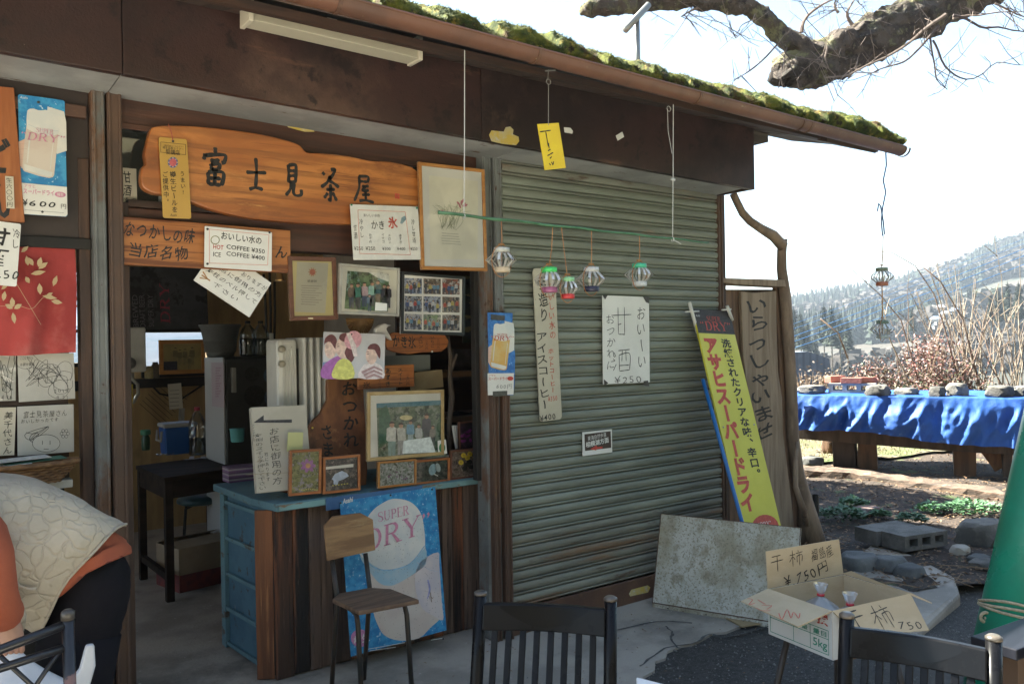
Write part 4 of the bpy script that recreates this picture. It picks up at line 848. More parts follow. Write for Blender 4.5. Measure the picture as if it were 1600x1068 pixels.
# three-person photo board
p = Panel.px_corners((506,518),(602,522),(503,590), 3.55)
p.board('portrait_board', M('glossy_pale_photo', (.62,.62,.66), (.55,.56,.62), rough=.25, scale=6), .006, 'glossy photo card of three people in profile, one in a pink hat', 'photo', r=.004)
m_pk = ink((.62,.33,.40)); m_pu = ink((.36,.13,.40)); m_sk2 = ink((.66,.50,.45)); m_hr2 = ink((.14,.05,.06)); m_yg = ink((.60,.60,.18))
p.poly([(504,566),(520,563),(530,570),(528,590),(503,590)], ink((.18,.25,.42)), 1)
p.poly([(504,572),(522,558),(536,556),(540,572),(535,590),(503,590)], m_pu, 2, sm=3); p.ell(516,546,9,14,m_sk2,2); p.poly([(506,540),(508,528),(518,522),(526,530),(524,545),(516,534),(508,536)], m_hr2, 3, sm=3)
p.ell(536,543,12,17,m_sk2,4); p.poly([(524,546),(521,548),(526,552)], m_sk2, 4); p.poly([(532,522),(545,520),(556,532),(556,550),(548,566),(538,552),(542,538),(530,530)], m_hr2, 5, sm=3); p.ell(551,531,13,15,m_pk,6,rot=30); p.poly([(540,520),(546,520),(556,540),(558,556),(552,557),(546,536)], ink((.66,.58,.6)), 7)
p.poly([(519,590),(523,570),(534,560),(548,566),(552,590)], m_yg, 7, sm=3)
p.ell(580,555,9,14,m_sk2,3); p.poly([(574,545),(578,538),(588,537),(594,545),(593,560),(588,552),(584,546)], m_hr2, 4, sm=3); p.poly([(560,590),(568,570),(582,566),(596,572),(599,590)], ink((.66,.6,.62)), 2, sm=3)
for k in range(3): p.poly([(564+k*3,580+k*0+k*4),(584,571+k*6),(597,577+k*6),(597,580+k*6),(584,575+k*6),(566+k*3,584+k*4)], ink((.38,.25,.27)), 3)

for x, y in ((511,543),(528,541),(574,553)): p.line([(x-2,y),(x+1.5,y-.6)], .8, m_hr2, 9); p.line([(x-1,y+11),(x+2.5,y+11)], .8, ink((.45,.2,.2)), 9); p.line([(x-3,y-3),(x+1.5,y-3.6)], .5, m_hr2, 9)
p.done(); tack(p, 549, 522)
# two small cedar menu boards
p = Panel.px_corners((604,520),(700,522),(604,552), 3.6)
p.board('shaved_ice_board', m_cedar, .02, 'round-ended orange cedar board with shaved-ice flavours in brush writing', 'sign', outline=[(606,526),(614,519),(640,521),(672,520),(695,523),(701,532),(699,542),(690,549),(660,550),(640,553),(618,550),(606,546),(603,536)], bev=.003)
p.text('かき氷', (613,523,650,545), K, jit=.9, off=.02); p.text('メロン', (653,523,661,544), K, True, jit=.6, off=.01); p.text('いちご', (672,524,679,543), K, True, jit=.6, off=.008); p.text('三五〇円', (664,531,669,546), K, True); p.text('三〇〇円', (682,529,687,545), K, True); p.done(); tack(p, 675, 549, m_paper)
p = Panel.px_corners((560,572),(647,569),(561,608), 3.68)
p.board('azuki_menu_board', m_cedar, .02, 'straight-edged cedar menu board half hidden behind the photo card of three people', 'sign', bev=.003)
p.text('スイート', (621,574,630,602), K, True, jit=.5, off=.015); p.text('あずき', (601,574,611,604), K, True, jit=.7, off=.018); p.text('氷', (566,596,580,607), K, jit=.6, off=.015); p.text('二五〇円', (634,582,640,602), K, True); p.text('三〇〇円', (591,592,595,607), K, True); p.done()
# framed photos standing on the counter
p = framed('large_group_photo_frame', 'pale wood frame with a group photo of visitors round a table', (573,612),(693,608),(580,720), 3.56, .017, m_rattan, m_paper)
p.poly([(588,630),(690,625),(697,712),(591,718)], photo_mat('photo_shop_visit', [(.07,.12,.07),(.16,.2,.14),(.03,.05,.04),(.25,.28,.24)], 34), 1)
p.poly([(592,640),(604,632),(612,660),(606,690),(592,700)], ink((.05,.13,.08)), 2); p.poly([(588,630),(690,625),(690,632),(588,637)], ink((.1,.22,.28)), 2)
for x, y, h, a, b in ((612,658,56,(.55,.55,.52),(.2,.3,.28)),(626,660,50,(.45,.45,.42),(.3,.3,.3)),(641,656,40,(.15,.3,.42),(.3,.38,.4)),(654,662,38,(.4,.42,.42),(.4,.4,.4)),(666,646,46,(.06,.06,.08),(.05,.06,.07)),(676,664,34,(.2,.18,.16),(.1,.1,.1))): person_print(p, x, y, h, a, b)
p.poly([(630,688),(672,682),(680,706),(628,708)], ink((.55,.58,.55)), 6); p.ell(634,652,10,4,ink((.45,.38,.2)),6); p.poly([(683,688),(696,686),(698,708),(684,708)], m_paper, 6); p.ell(690,699,5,7,ink((.05,.2,.08)),7); p.done(); p.pane(.014, .004, glass('picture_glass_bright', .3))
def flower_photo(p, tl, tr, br, bl, mat, deco):
    mx, my = .011/p.w, .011/p.h; p.poly([(mx,my),(1-mx,my),(1-mx,1-my),(mx,1-my)], mat, 1, px=False); deco(p); p.done(); p.pane(.01, .004)
def deco1(p):
    for k in range(7): a = k*.9; p.ell(481+7*math.cos(a), 727+6*math.sin(a), 5, 3, ink((.33,.14,.36)), 2, rot=math.degrees(a))
    p.ell(481,727,4,4,ink((.5,.28,.12)),3)
    for k in range(9): p.ell(468+k*3.4, 764+math.sin(k)*.8, 1.2, .8, ink((.55,.5,.12)), 3)
p = framed('flower_photo_frame', 'small upright orange frame with a purple pasqueflower photo', (452,703),(502,700),(458,774), 3.545, .012, m_orfr, m_paper); flower_photo(p, (460,710),(497,707),(505,765),(465,768), photo_mat('photo_grass', [(.16,.17,.05),(.26,.26,.1),(.3,.28,.3),(.07,.08,.03)], 60), deco1)
def deco2(p):
    p.poly([(509,729),(552,724),(552,729),(509,733)], m_paper, 2); p.poly([(518,748),(523,740),(534,735),(541,738),(545,743),(537,748),(529,751),(527,757),(521,756),(521,750)], ink((.45,.52,.66)), 2)
    for k in range(6): p.ell(520+k*4.5, 758-k*.6, 1.4, .9, ink((.5,.45,.1)), 3)
p = framed('mushroom_photo_frame', 'small orange frame with a pale blue fungus photo', (504,714),(562,709),(509,771), 3.55, .012, m_orfr, M('grey_mat', (.3,.3,.3), rough=.6)); flower_photo(p, (509,729),(552,726),(553,757),(514,760), photo_mat('photo_dark_twigs', [(.06,.05,.05),(.03,.03,.03),(.2,.17,.15),(.12,.1,.09)], 60), deco2)
def deco3(p):
    for k in range(30): rnd = random.Random(k); p.ell(600+rnd.random()*42, 728+rnd.random()*24, 2, 1, ink((.45,.47,.48) if k % 3 else (.2,.1,.2)), 2, rot=rnd.random()*90)
p = framed('white_flower_photo_frame', 'small honey frame with a photo of white flowers under the large group photo', (590,721),(650,716),(596,762), 3.55, .01, m_goldwood, m_paper); flower_photo(p, (598,726),(641,722),(644,752),(601,755), photo_mat('photo_white_flowers', [(.2,.24,.2),(.35,.37,.36),(.09,.1,.07),(.45,.45,.46)], 70), deco3)
def deco4(p):
    p.ell(676,733,6,9,ink((.25,.36,.42)),2,rot=15); p.ell(684,730,4,7,ink((.36,.42,.45)),2,rot=-15); p.line([(678,740),(684,743)], 1.2, m_paper, 3)
p = framed('bird_photo_frame', 'small orange frame with a dark photo of a blue-white bird-like flower', (646,719),(702,714),(650,757), 3.555, .011, m_orfr, m_blkfr); flower_photo(p, (652,721),(695,717),(698,748),(655,752), photo_mat('photo_dark_leaves', [(.035,.04,.035),(.07,.075,.06),(.02,.02,.02),(.11,.1,.09)], 60), deco4)
def deco5(p):
    for x, y in ((724,711),(734,709),(720,722),(730,715),(742,714),(744,731)): p.ell(x, y, 4.2, 4, ink((.55,.42,.04)), 2, n=9); p.ell(x, y, 1.5, 1.5, ink((.4,.3,.03)), 3)
    for x, y in ((729,726),(736,729),(733,721),(726,731)): p.ell(x, y, 4.5, 3.5, ink((.02,.02,.015)), 2)
p = framed('yellow_flower_photo_frame', 'brown frame with a photo of yellow adonis flowers at the right end of the counter', (703,703),(757,699),(708,749), 3.56, .011, m_brnfr, m_blkfr); flower_photo(p, (710,707),(750,704),(753,738),(714,742), photo_mat('photo_brown_litter', [(.22,.17,.15),(.13,.1,.08),(.3,.25,.23),(.05,.04,.03)], 70), deco5)
def deco6(p):
    for k in range(14): rnd = random.Random(k+50); p.ell(720+rnd.random()*24, 668+rnd.random()*22, 3, 2, ink((.28,.05,.28)), 2, rot=rnd.random()*180)
p = framed('violet_flower_photo_frame', 'dark frame with a violet blossom photo, behind the yellow flower frame', (716,659),(746,656),(727,703), 3.62, .008, m_brnfr, m_blkfr); flower_photo(p, (721,664),(743,662),(752,698),(730,700), photo_mat('photo_violet', [(.05,.03,.06),(.025,.02,.03),(.1,.06,.09)], 60), deco6)
# paper note, booklets
p = Panel.px_corners((450,675),(474,675),(449,705), 3.60); p.board('yellow_note', M('yellow_note', (.52,.52,.25), rough=.6), .002, 'pale yellow note tucked beside the handwritten panel', 'paper')
b0 = aZ(371,752,CZ)
for k in range(9):
    mb = MB().box((b0.x-.05,b0.y-.02,CZ+.001+k*.0085),(b0.x+.10,b0.y+.08,CZ+.0085+k*.0085)); obj('booklet', mb, M('booklet_%d' % (k % 3), [(.2,.1,.22),(.4,.36,.38),(.14,.08,.16)][k % 3], rough=.5), label=['lowest','second','third','fourth','middle','sixth','seventh','eighth','topmost'][k]+' booklet from the bottom of the purple stack on the counter', cat='booklet', group='booklets stacked on the counter')
# right-hand shelves behind the counter
SHF = thing('wall_shelf', (2.8,4.3,CZ), 'dim wooden shelves with a green scroll and papers at the right of the opening', 'shelf')
ws_ = [(700,430,770,455,(.03,.04,.06)),(700,455,770,492,(.018,.02,.022)),(700,500,770,528,(.10,.085,.045))]
for z0, z1 in ((1.30,1.33),(1.05,1.075)): obj('shelf_board', MB().box((2.42,3.9,z0),(3.18,4.3,z1)), M('shelf_wood', (.16,.085,.04), (.11,.06,.03), rough=.6, scale=4, stretch=(.6,6,6)), SHF)
obj('shelf_back', MB().box((2.4,4.36,CZ),(3.19,4.38,2.0)), m_dkwood, SHF)
obj('shelf_side', MB().box((3.18,3.62,CZ),(3.195,4.36,2.0)), m_dkwood_v, SHF)
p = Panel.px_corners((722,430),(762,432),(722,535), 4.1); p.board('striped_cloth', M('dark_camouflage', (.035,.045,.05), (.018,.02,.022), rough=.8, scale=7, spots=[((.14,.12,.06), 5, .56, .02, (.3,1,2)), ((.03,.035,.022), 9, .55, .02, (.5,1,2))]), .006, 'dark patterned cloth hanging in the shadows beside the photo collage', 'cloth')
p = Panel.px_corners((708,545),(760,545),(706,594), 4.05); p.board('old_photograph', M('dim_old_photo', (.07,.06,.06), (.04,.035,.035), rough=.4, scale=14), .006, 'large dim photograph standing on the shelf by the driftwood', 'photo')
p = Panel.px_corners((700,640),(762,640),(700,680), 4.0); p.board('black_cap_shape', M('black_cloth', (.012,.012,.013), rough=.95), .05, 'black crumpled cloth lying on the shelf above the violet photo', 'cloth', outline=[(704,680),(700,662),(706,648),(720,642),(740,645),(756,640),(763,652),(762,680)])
for k in range(4):
    p = Panel(aY(709+k*3,664,3.68+k*.01), aY(712+k*3,664,3.74+k*.01), aY(716+k*3,700,3.68+k*.01)); p.board('thin_book', m_paper, .012, ['leftmost','second','third','rightmost'][k]+' of the thin white books leaning behind the violet flower photo', 'book', 'thin white books on the counter')
mb = MB(); mb.tube([aY(704,702,3.8), aY(702,660,3.8), aY(706,620,3.8), aY(703,585,3.8), aY(704,560,3.8), aY(700,525,3.8)], [.016,.014,.017,.013,.012,.008], 8); mb.tube([aY(704,580,3.8), aY(709,567,3.79), aY(714,553,3.78)], [.01,.009,.006], 7)
obj('driftwood_stick', mb, M('driftwood', (.17,.13,.1), (.1,.075,.06), rough=.8, scale=6, stretch=(4,4,1), bump=.5), label='forked driftwood stick standing beside the large group photo', cat='driftwood', smooth=True)
p = Panel.px_corners((648,582),(691,577),(648,610), 3.85); p.board('paper_bag', M('tan_paper', (.42,.34,.2), (.36,.28,.16), rough=.7, scale=6, bump=.2), .06, 'tan paper bag standing behind the large group photo', 'bag')
p = Panel.px_corners((594,556),(672,554),(594,582), 3.9); p.board('grey_carton', M('grey_green_card', (.22,.24,.22), rough=.6), .05, 'grey-green carton behind the cedar menu boards', 'carton')
# paper fan and white bird
c = aY(562,497,3.72); mb = MB(); n = 18
for k in range(n):
    a0, a1 = R(180+k*180/n*1.0), R(180+(k+1)*180/n); am = (a0+a1)/2
    mb.add([c, c+V(.075*math.cos(a0), .0, .085*math.sin(a0)), c+V(.076*math.cos(am), -.006, .086*math.sin(am)), c+V(.075*math.cos(a1), 0, .085*math.sin(a1))], [(0,1,2),(0,2,3)])
mb.v = [q+V(0,0,0) for q in mb.v]; obj('paper_fan', mb, M('fan_paper', (.28,.16,.06), (.2,.11,.045), rough=.6, scale=12), label='spread brown paper fan hanging below the group photo', cat='fan')
bp = [(586,522),(588,513),(594,508),(601,505),(607,507),(613,508),(606,510),(604,514),(611,526),(613,532),(606,527),(598,524)]
obj('white_bird', MB().prism([aY(x, y, 3.58) for x, y in bp], V(0,.03,0)), M('white_plaster', (.62,.6,.55), rough=.5), label='white carved bird figure perched above the round-ended cedar board', cat='figurine', bev=.006)
p_ = aY(437,432,3.46); mb = MB(); mb.lathe([(.004,.03),(.012,.027),(.015,.01),(.019,-.012),(.024,-.02),(.022,-.02)], p_, 14); mb.torus(p_+V(0,0,.036), .006, .0015, (0,1,0), 10, 5)
obj('hand_bell', mb, M('brass', (.32,.2,.09), rough=.4, metal=.9), label='small brass bell hanging at the end of the cedar board', cat='bell', smooth=True)

# ---------------------------------------------------------------- inside the shop
# oil heater
HY = 3.86
HT = thing('oil_heater', aY(470,660,HY), 'white ribbed oil heater standing behind the counter', 'heater')
m_hw_ = M('white_enamel', (.72,.71,.66), (.64,.63,.58), rough=.4, scale=5, spots=[((.2,.15,.1), 16, .72, .04)])
hx0 = aY(434,560,HY).x; hx1 = hx0+.36; hz0, hz1 = CZ+.002, aY(450,529,HY).z
mb = MB().box((hx0,HY,hz0),(hx0+.10,HY+.17,hz1)); obj('control_panel', mb, m_hw_, HT, bev=.02)
for k in range(5): obj('panel_rib', MB().box((hx0+.02+k*.015,HY-.008,hz0+.02),(hx0+.027+k*.015,HY-.001,hz1-.05)), m_hw_, HT, bev=.002)
obj('core', MB().box((hx0+.1,HY+.02,hz0),(hx0+.36,HY+.15,hz1-.05)), m_black, HT)
for k in range(7):
    x = hx0+.112+k*.036; obj('fin', MB().box((x,HY-.04,hz0),(x+.019,HY+.2,hz1+.005)), m_hw_, HT, bev=.008)
for z in (hz1-.05, hz1-.12): 
    mb = MB(); mb.lathe([(.016,0),(.016,.02),(.012,.03)], (0,0,0), 12); mb.v = [V(hx0+.015+q.x, HY-.003-q.z, z+q.y) for q in mb.v]; obj('knob', mb, M('cream_knob', (.4,.36,.28), rough=.4), HT, smooth=True)
# refrigerator
m_fr = M('grey_fridge', (.06,.06,.056), (.045,.045,.042), rough=.5, scale=4)
fx0, fx1, fz = aY(332,560,5.35).x, aY(436,560,5.35).x, aY(380,557,5.35).z
fxd = aY(352,560,5.35).x; fyb = aX(322,560,fxd).y
FR = obj('refrigerator', MB().box((fxd,5.4,.014),(fx1,fyb,fz)), m_fr, label='grey refrigerator with round stickers in the back of the shop', cat='refrigerator', bev=.01)
obj('door', MB().box((aY(352,560,5.35).x,5.35,.1),(fx1-.005,5.395,fz-.01)), m_fr, FR, bev=.01); obj('white_side', MB().box((fxd-.012,5.36,.02),(fxd-.001,fyb,fz-.004)), M('white_steel', (.45,.45,.44), rough=.4), FR, bev=.003)
obj('handle', MB().box((aY(361,590,5.34).x,5.31,aY(361,613,5.34).z),(aY(367,590,5.34).x,5.35,aY(361,574,5.34).z)), m_silv, FR, bev=.004)
for x, y, r, c in ((394,584,12,(.03,.028,.026)),(425,586,14,(.05,.09,.13)),(398,618,17,(.022,.02,.02)),(426,620,14,(.05,.08,.11))):
    q = aY(x, y, 5.349); mb = MB(); mb.add([q+V(r*.0041*math.cos(k*.31), 0, r*.0041*math.sin(k*.31)) for k in range(20)], [tuple(range(20))]); obj('round_sticker', mb, ink(c), FR)
p = Panel(aX(330,566,fxd-.02), aX(349,566,fxd-.02), aX(331,634,fxd-.02)); p.board('price_list', M('pink_paper', (.42,.34,.36), rough=.6), .002, 'pinkish sheet of paper taped to the edge of the refrigerator', 'paper')
for k in range(12): p.line([(337,575+k*4),(346-(k%3)*2,574.5+k*4)], .7, ink((.3,.2,.22)), 2)
p.done()
# plant pot and big bottles on the fridge
q = aY(346,548,5.6); mb = MB(); mb.lathe([(.085,0),(.09,.02),(.125,.19),(.135,.2),(.135,.215),(.118,.215),(.1,.03)], (q.x,5.62,fz+.001), 24); obj('flower_pot', mb, M('grey_plastic_pot', (.13,.13,.12), (.1,.1,.09), rough=.7, scale=6), label='grey plastic flower pot standing on the refrigerator', cat='pot', smooth=True)
m_pet = glass('clear_bottle_plastic', .5, (.80,.84,.84))
def pet(name, c, h, r, mat, label, capm, water=0, group=None):
    k = h; prof_ = [(r*.8,0),(r*.95,.02*k),(r,.06*k),(r*.95,.10*k),(r,.14*k),(r*.95,.2*k),(r,.25*k),(r*.95,.32*k),(r,.38*k),(r,.5*k),(r*.94,.53*k),(r,.57*k),(r*.97,.64*k),(r*.75,.76*k),(r*.45,.86*k),(r*.27,.91*k),(r*.27,.93*k)]
    t = obj(name, MB().lathe(prof_, c, 20, cap=False), mat, label=label, cat='bottle', group=group, origin=c, smooth=True)
    obj('cap', MB().lathe([(r*.3,.925*k),(r*.32,.93*k),(r*.32,.99*k),(r*.28,1.0*k)], c, 14), capm, t, smooth=True)
    if water: obj('water', MB().lathe([(r*.78,.004),(r*.93,.03*k),(r*.93,water*k)], c, 18), glass('water_body', .3, (.55,.62,.66)), t, smooth=True)
    return t
for x in (388,408): q = aY(x, 557, 5.5); pet('water_bottle', V(q.x,5.5,fz+.001), .235, .055, m_pet, 'dark clear water jug standing on the refrigerator, '+('left' if x < 400 else 'right')+' of the pair', m_black, .5, 'water jugs on the refrigerator')
# desk
DK = thing('writing_desk', aZ(262,925,0), 'dark wooden desk with drawer standing inside the doorway', 'desk')
m_dk = M('dark_desk_wood', (.04,.028,.021), (.022,.016,.013), rough=.75, spec=.15, scale=3, stretch=(.6,5,5))
DZ = .74
d0, d1, d2 = aZ(212,727,DZ), aZ(257,746,DZ), aZ(385,728,DZ)
d3 = d0+(d2-d1)
obj('desk_top', MB().prism([d0, d1, d2, d3], V(0,0,-.025)), m_dk, DK, bev=.004)
e1 = (d0-d1).normalized(); e2 = (d2-d1).normalized()
obj('apron', MB().prism([d1+e1*.02+e2*.015+V(0,0,-.026), d0-e1*.02+e2*.015+V(0,0,-.026), d0-e1*.02+e2*.015+V(0,0,-.13), d1+e1*.02+e2*.015+V(0,0,-.13)], e2*.02), m_dk, DK)
obj('drawer_front', MB().prism([d1+e1*.015+e2*.05+V(0,0,-.026), d2+e1*.015-e2*.05+V(0,0,-.026), d2+e1*.015-e2*.05+V(0,0,-.13), d1+e1*.015+e2*.05+V(0,0,-.13)], e1*.02), m_dk, DK, bev=.003)
for q in (d1+e1*.03+e2*.03, d0-e1*.03+e2*.03, d2+e1*.03-e2*.03, d3-e1*.03-e2*.03): obj('leg', MB().bar(V(q.x,q.y,.013), V(q.x,q.y,DZ-.026), .045, .045, (1,0,0)), m_dk, DK, bev=.003)
obj('stretcher', MB().bar(V(*(d1+e1*.05+e2*.03)[:2],.15), V(*(d0-e1*.05+e2*.03)[:2],.15), .03, .04), m_dk, DK)
# things on the desk
def ondesk(x, y): q = aZ(x, y, DZ); return V(q.x, q.y, DZ+.001)
q = ondesk(278,708); CB = thing('cooler_box', q, 'small blue cooler box with pale lid on the desk', 'cooler')
cbx = .11
mb = MB().loft([[q+V(sx_*cbx*k, sy_*.08*k, z) for sx_, sy_ in ((-1,-1),(1,-1),(1,1),(-1,1))] for k, z in ((.9,0),(1,.19))]); obj('body', mb, M('cooler_blue', (.015,.085,.30), rough=.4), CB, bev=.01)
obj('lid', MB().box((q.x-.118,q.y-.085,q.z+.191),(q.x+.118,q.y+.085,q.z+.22)), M('cooler_lid', (.36,.36,.34), rough=.5), CB, bev=.01)
mb = MB(); mb.tube([q+V(-.122,-.06,.17), q+V(-.128,-.06,.1), q+V(-.128,.06,.1), q+V(-.122,.06,.17)], .008, 6); obj('handle', mb, m_silv, CB)
pet('water_bottle', ondesk(309,711), .335, .06, glass('clear_bottle_near', .5, (.9,.93,.95)), 'large clear plastic water bottle with red cap on the desk', ink((.3,.02,.03)), .35)
q = ondesk(346,711); gd_ = obj('gourd', MB().lathe([(.02,0),(.048,.012),(.06,.04),(.055,.07),(.032,.1),(.024,.115),(.027,.13),(.022,.15),(.01,.165)], q, 20), M('pale_gourd', (.32,.31,.29), (.25,.24,.22), rough=.35, scale=7), label='pale gourd flask tied with a red cord on the desk', cat='gourd', origin=q, smooth=True)
mb = MB(); mb.torus(q+V(0,0,.117), .027, .004, (0,0,1), 14, 6); mb.tube([q+V(.02,-.02,.117), q+V(.05,-.03,.08), q+V(.06,-.02,.05)], .004, 6); mb.tube([q+V(0,0,.16), q+V(.005,0,.2), q+V(-.005,0,.24)], .006, 6); obj('red_cord', mb, ink((.28,.02,.03)), gd_)
q = ondesk(330,709); obj('tea_canister', MB().lathe([(.025,0),(.026,.005),(.026,.12),(.022,.135),(.022,.15)], q, 16), M('beige_tin', (.36,.29,.22), rough=.4), label='beige tin canister behind the gourd on the desk', cat='tin', origin=q, smooth=True)
q = ondesk(228,703); gj = obj('green_bottle', MB().lathe([(.028,0),(.03,.01),(.03,.09),(.02,.11),(.02,.115)], q, 16), M('green_glass', (.03,.08,.04), rough=.3), label='dark bottle with a green lid at the far edge of the desk', cat='bottle', origin=q, smooth=True); obj('lid', MB().lathe([(.034,.113),(.036,.118),(.036,.145),(.03,.15)], q, 16), M('green_lid', (.06,.22,.12), rough=.5), gj, smooth=True)
q = ondesk(316,718); mb = MB(); rnd = random.Random(5)
for k in range(5): mb.bar(q+V(rnd.uniform(-.08,.08), rnd.uniform(-.05,.05), .003+k*.003), q+V(rnd.uniform(-.12,.12), rnd.uniform(-.05,.05), .008+k*.004), .03, .002)
obj('paper_pile', mb, M('dull_white_papers', (.35,.37,.45), rough=.6), label='crumpled pale papers and tongs lying along the front of the desk', cat='paper')
mb = MB(); q = ondesk(258,712); mb.grid(lambda a, b: q+V((a-.5)*.11, (b-.5)*.07, .012+.012*mnoise.noise(V(a*5, b*5, 4))+.008*mnoise.noise(V(a*13, b*13, 1))), 12, 8); obj('foil', mb, M('crumpled_foil', (.6,.62,.62), rough=.25, metal=.9), label='crumpled shiny foil in front of the blue cooler box', cat='foil')
q = ondesk(290,690); mb = MB(); 
for k in range(4): mb.tube([q+V(-.03+k*.012,.1,.0), q+V(-.01+k*.012,.12,.26)], .005, 6)
obj('steel_rods', mb, m_silv, label='steel skewers standing behind the blue cooler box', cat='skewers')
# stool, box under the desk
st_c = aZ(313,778,.47); ST = thing('round_stool', V(st_c.x,st_c.y,.013), 'round stool with a dark green seat beside the desk', 'stool')
obj('seat', MB().lathe([(.13,0),(.15,.01),(.15,.03),(.14,.045),(.0,.05)], V(st_c.x,st_c.y,.44), 24), M('green_vinyl', (.03,.07,.075), rough=.4), ST, smooth=True)
for k in range(4):
    a = k*math.pi/2+.5; mb = MB(); mb.tube([V(st_c.x+.06*math.cos(a), st_c.y+.06*math.sin(a), .435), V(st_c.x+.13*math.cos(a), st_c.y+.13*math.sin(a), .42), V(st_c.x+.17*math.cos(a), st_c.y+.17*math.sin(a), .013)], .009, 7); obj('leg', mb, m_black, ST)
def carton(name, label, c, sx_, sy_, h, rz_, mat, band=None):
    t = thing(name, c, label, 'box'); mb = MB(); cs, sn = math.cos(rz_), math.sin(rz_)
    def L_(x, y, z): return V(c.x+x*cs-y*sn, c.y+x*sn+y*cs, c.z+z)
    for a, b in (((-1,-1),(1,-1)), ((1,-1),(1,1)), ((1,1),(-1,1)), ((-1,1),(-1,-1))):
        p0, p1 = L_(a[0]*sx_/2, a[1]*sy_/2, 0), L_(b[0]*sx_/2, b[1]*sy_/2, 0); n_ = (p1-p0).cross(zz).normalized()
        obj('side', MB().prism([p0, p1, p1+V(0,0,h), p0+V(0,0,h)], -n_*.005), mat, t)
        if band: obj('printed_band', MB().prism([p0+n_*.001, p1+n_*.001, p1+n_*.001+V(0,0,h*.4), p0+n_*.001+V(0,0,h*.4)], n_*.0006), band, t)
    obj('bottom', MB().prism([L_(-sx_/2+.006,-sy_/2+.006,.002), L_(sx_/2-.006,-sy_/2+.006,.002), L_(sx_/2-.006,sy_/2-.006,.002), L_(-sx_/2+.006,sy_/2-.006,.002)], V(0,0,.004)), mat, t)
    for a in (-1, 1): obj('flap', MB().prism([L_(-sx_/2,a*sy_/2,h), L_(sx_/2,a*sy_/2,h), L_(sx_/2,a*sy_/2*.35,h+.03), L_(-sx_/2,a*sy_/2*.35,h+.03)], V(0,0,.004)), mat, t)
    return t
q = aZ(312,918,.013); carton('cardboard_carton', 'open cardboard carton with a red printed band on the floor under the desk', q+V(.02,.15,0), .36, .30, .26, .2, M('carton_card', (.36,.28,.19), (.3,.23,.15), rough=.75, scale=5), M('carton_red', (.22,.05,.04), (.15,.04,.04), rough=.6, scale=20))
# back wall things
hx, hz = wb(194,585)[0], wb(200,582)[1]
WH = thing('water_heater', V(aY(211,582,6.9).x,6.9,aY(211,582,6.9).z), 'white wall water heater beside the rear window', 'water heater')
a_, b_ = aY(190,582,6.9), aY(228,511,6.9); obj('case', MB().box((a_.x,6.9,a_.z),(b_.x,7.1,b_.z)), m_hw_, WH, bev=.015)
q = aY(203,567,6.89); mb = MB(); mb.lathe([(.045,0),(.045,.01),(.03,.02),(.03,.04)], (0,0,0), 18); mb.v = [V(q.x+v.x, 6.9-v.z, q.z+v.y) for v in mb.v]; obj('dial', mb, M('grey_dial', (.25,.25,.25), rough=.4), WH, smooth=True)
mb = MB(); mb.tube([aY(207,583,6.98), aY(207,592,6.95), aY(215,600,6.95), aY(216,615,6.95), aY(208,628,6.95), aY(198,632,6.95)], .014, 8); obj('pipe', mb, m_silv, WH, smooth=True)
p = Panel.px_corners((196,600),(208,600),(196,636), 6.8); p.board('yellow_warning_card', M('warning_yellow', (.5,.38,.03), rough=.5), .003, 'yellow warning card on the back wall below the water heater', 'card'); p.text('火', (197,608,206,622), K); p.done()
p = framed('sepia_photo_frame', 'wooden frame with a sepia group photograph leaning in the rear window', (248,531),(320,530),(248,585), 6.6, .03, m_goldwood, M('sepia_print', (.34,.27,.10), (.26,.2,.08), rough=.4, scale=6))
for x, y, h in ((274,543,26),(281,546,24),(289,545,25),(300,542,28),(296,556,20)): person_print(p, x, y, h, (.14,.11,.05), (.2,.16,.07), sk=ink((.3,.23,.1)), layer=2)
p.poly([(253,565),(277,564),(277,579),(253,580)], ink((.02,.02,.03)), 5); p.done()
p = Panel.px_corners((192,416),(322,418),(192,516), 6.95); p.board('dark_beer_banner', M('dark_banner', (.035,.036,.04), (.06,.06,.065), rough=.5, scale=5, spots=[((.012,.012,.013), 2.5, .55, .05)]), .004, 'dark beer banner hung sideways across the back wall above the window', 'banner')
p.text('DRY', (248,468,264,512), ink((.22,.03,.04)), rot=90, off=.02) if False else None
p.serif('DRY', (.22,.52,.72,.66), ink((.24,.03,.05)), px=False, rot=90); p.text('SUPER', (.38,.50,.46,.98), ink((.1,.09,.1)), px=False) if False else None
for k, (x, t) in enumerate(((.30,'SUPER DRY'),(.20,'DRAFT BEER'),(.12,'BREWED'))): p.text(t, (x-.2,.66,x+.2,.74), ink((.12,.11,.12)), px=False, rot=90)
p.done()
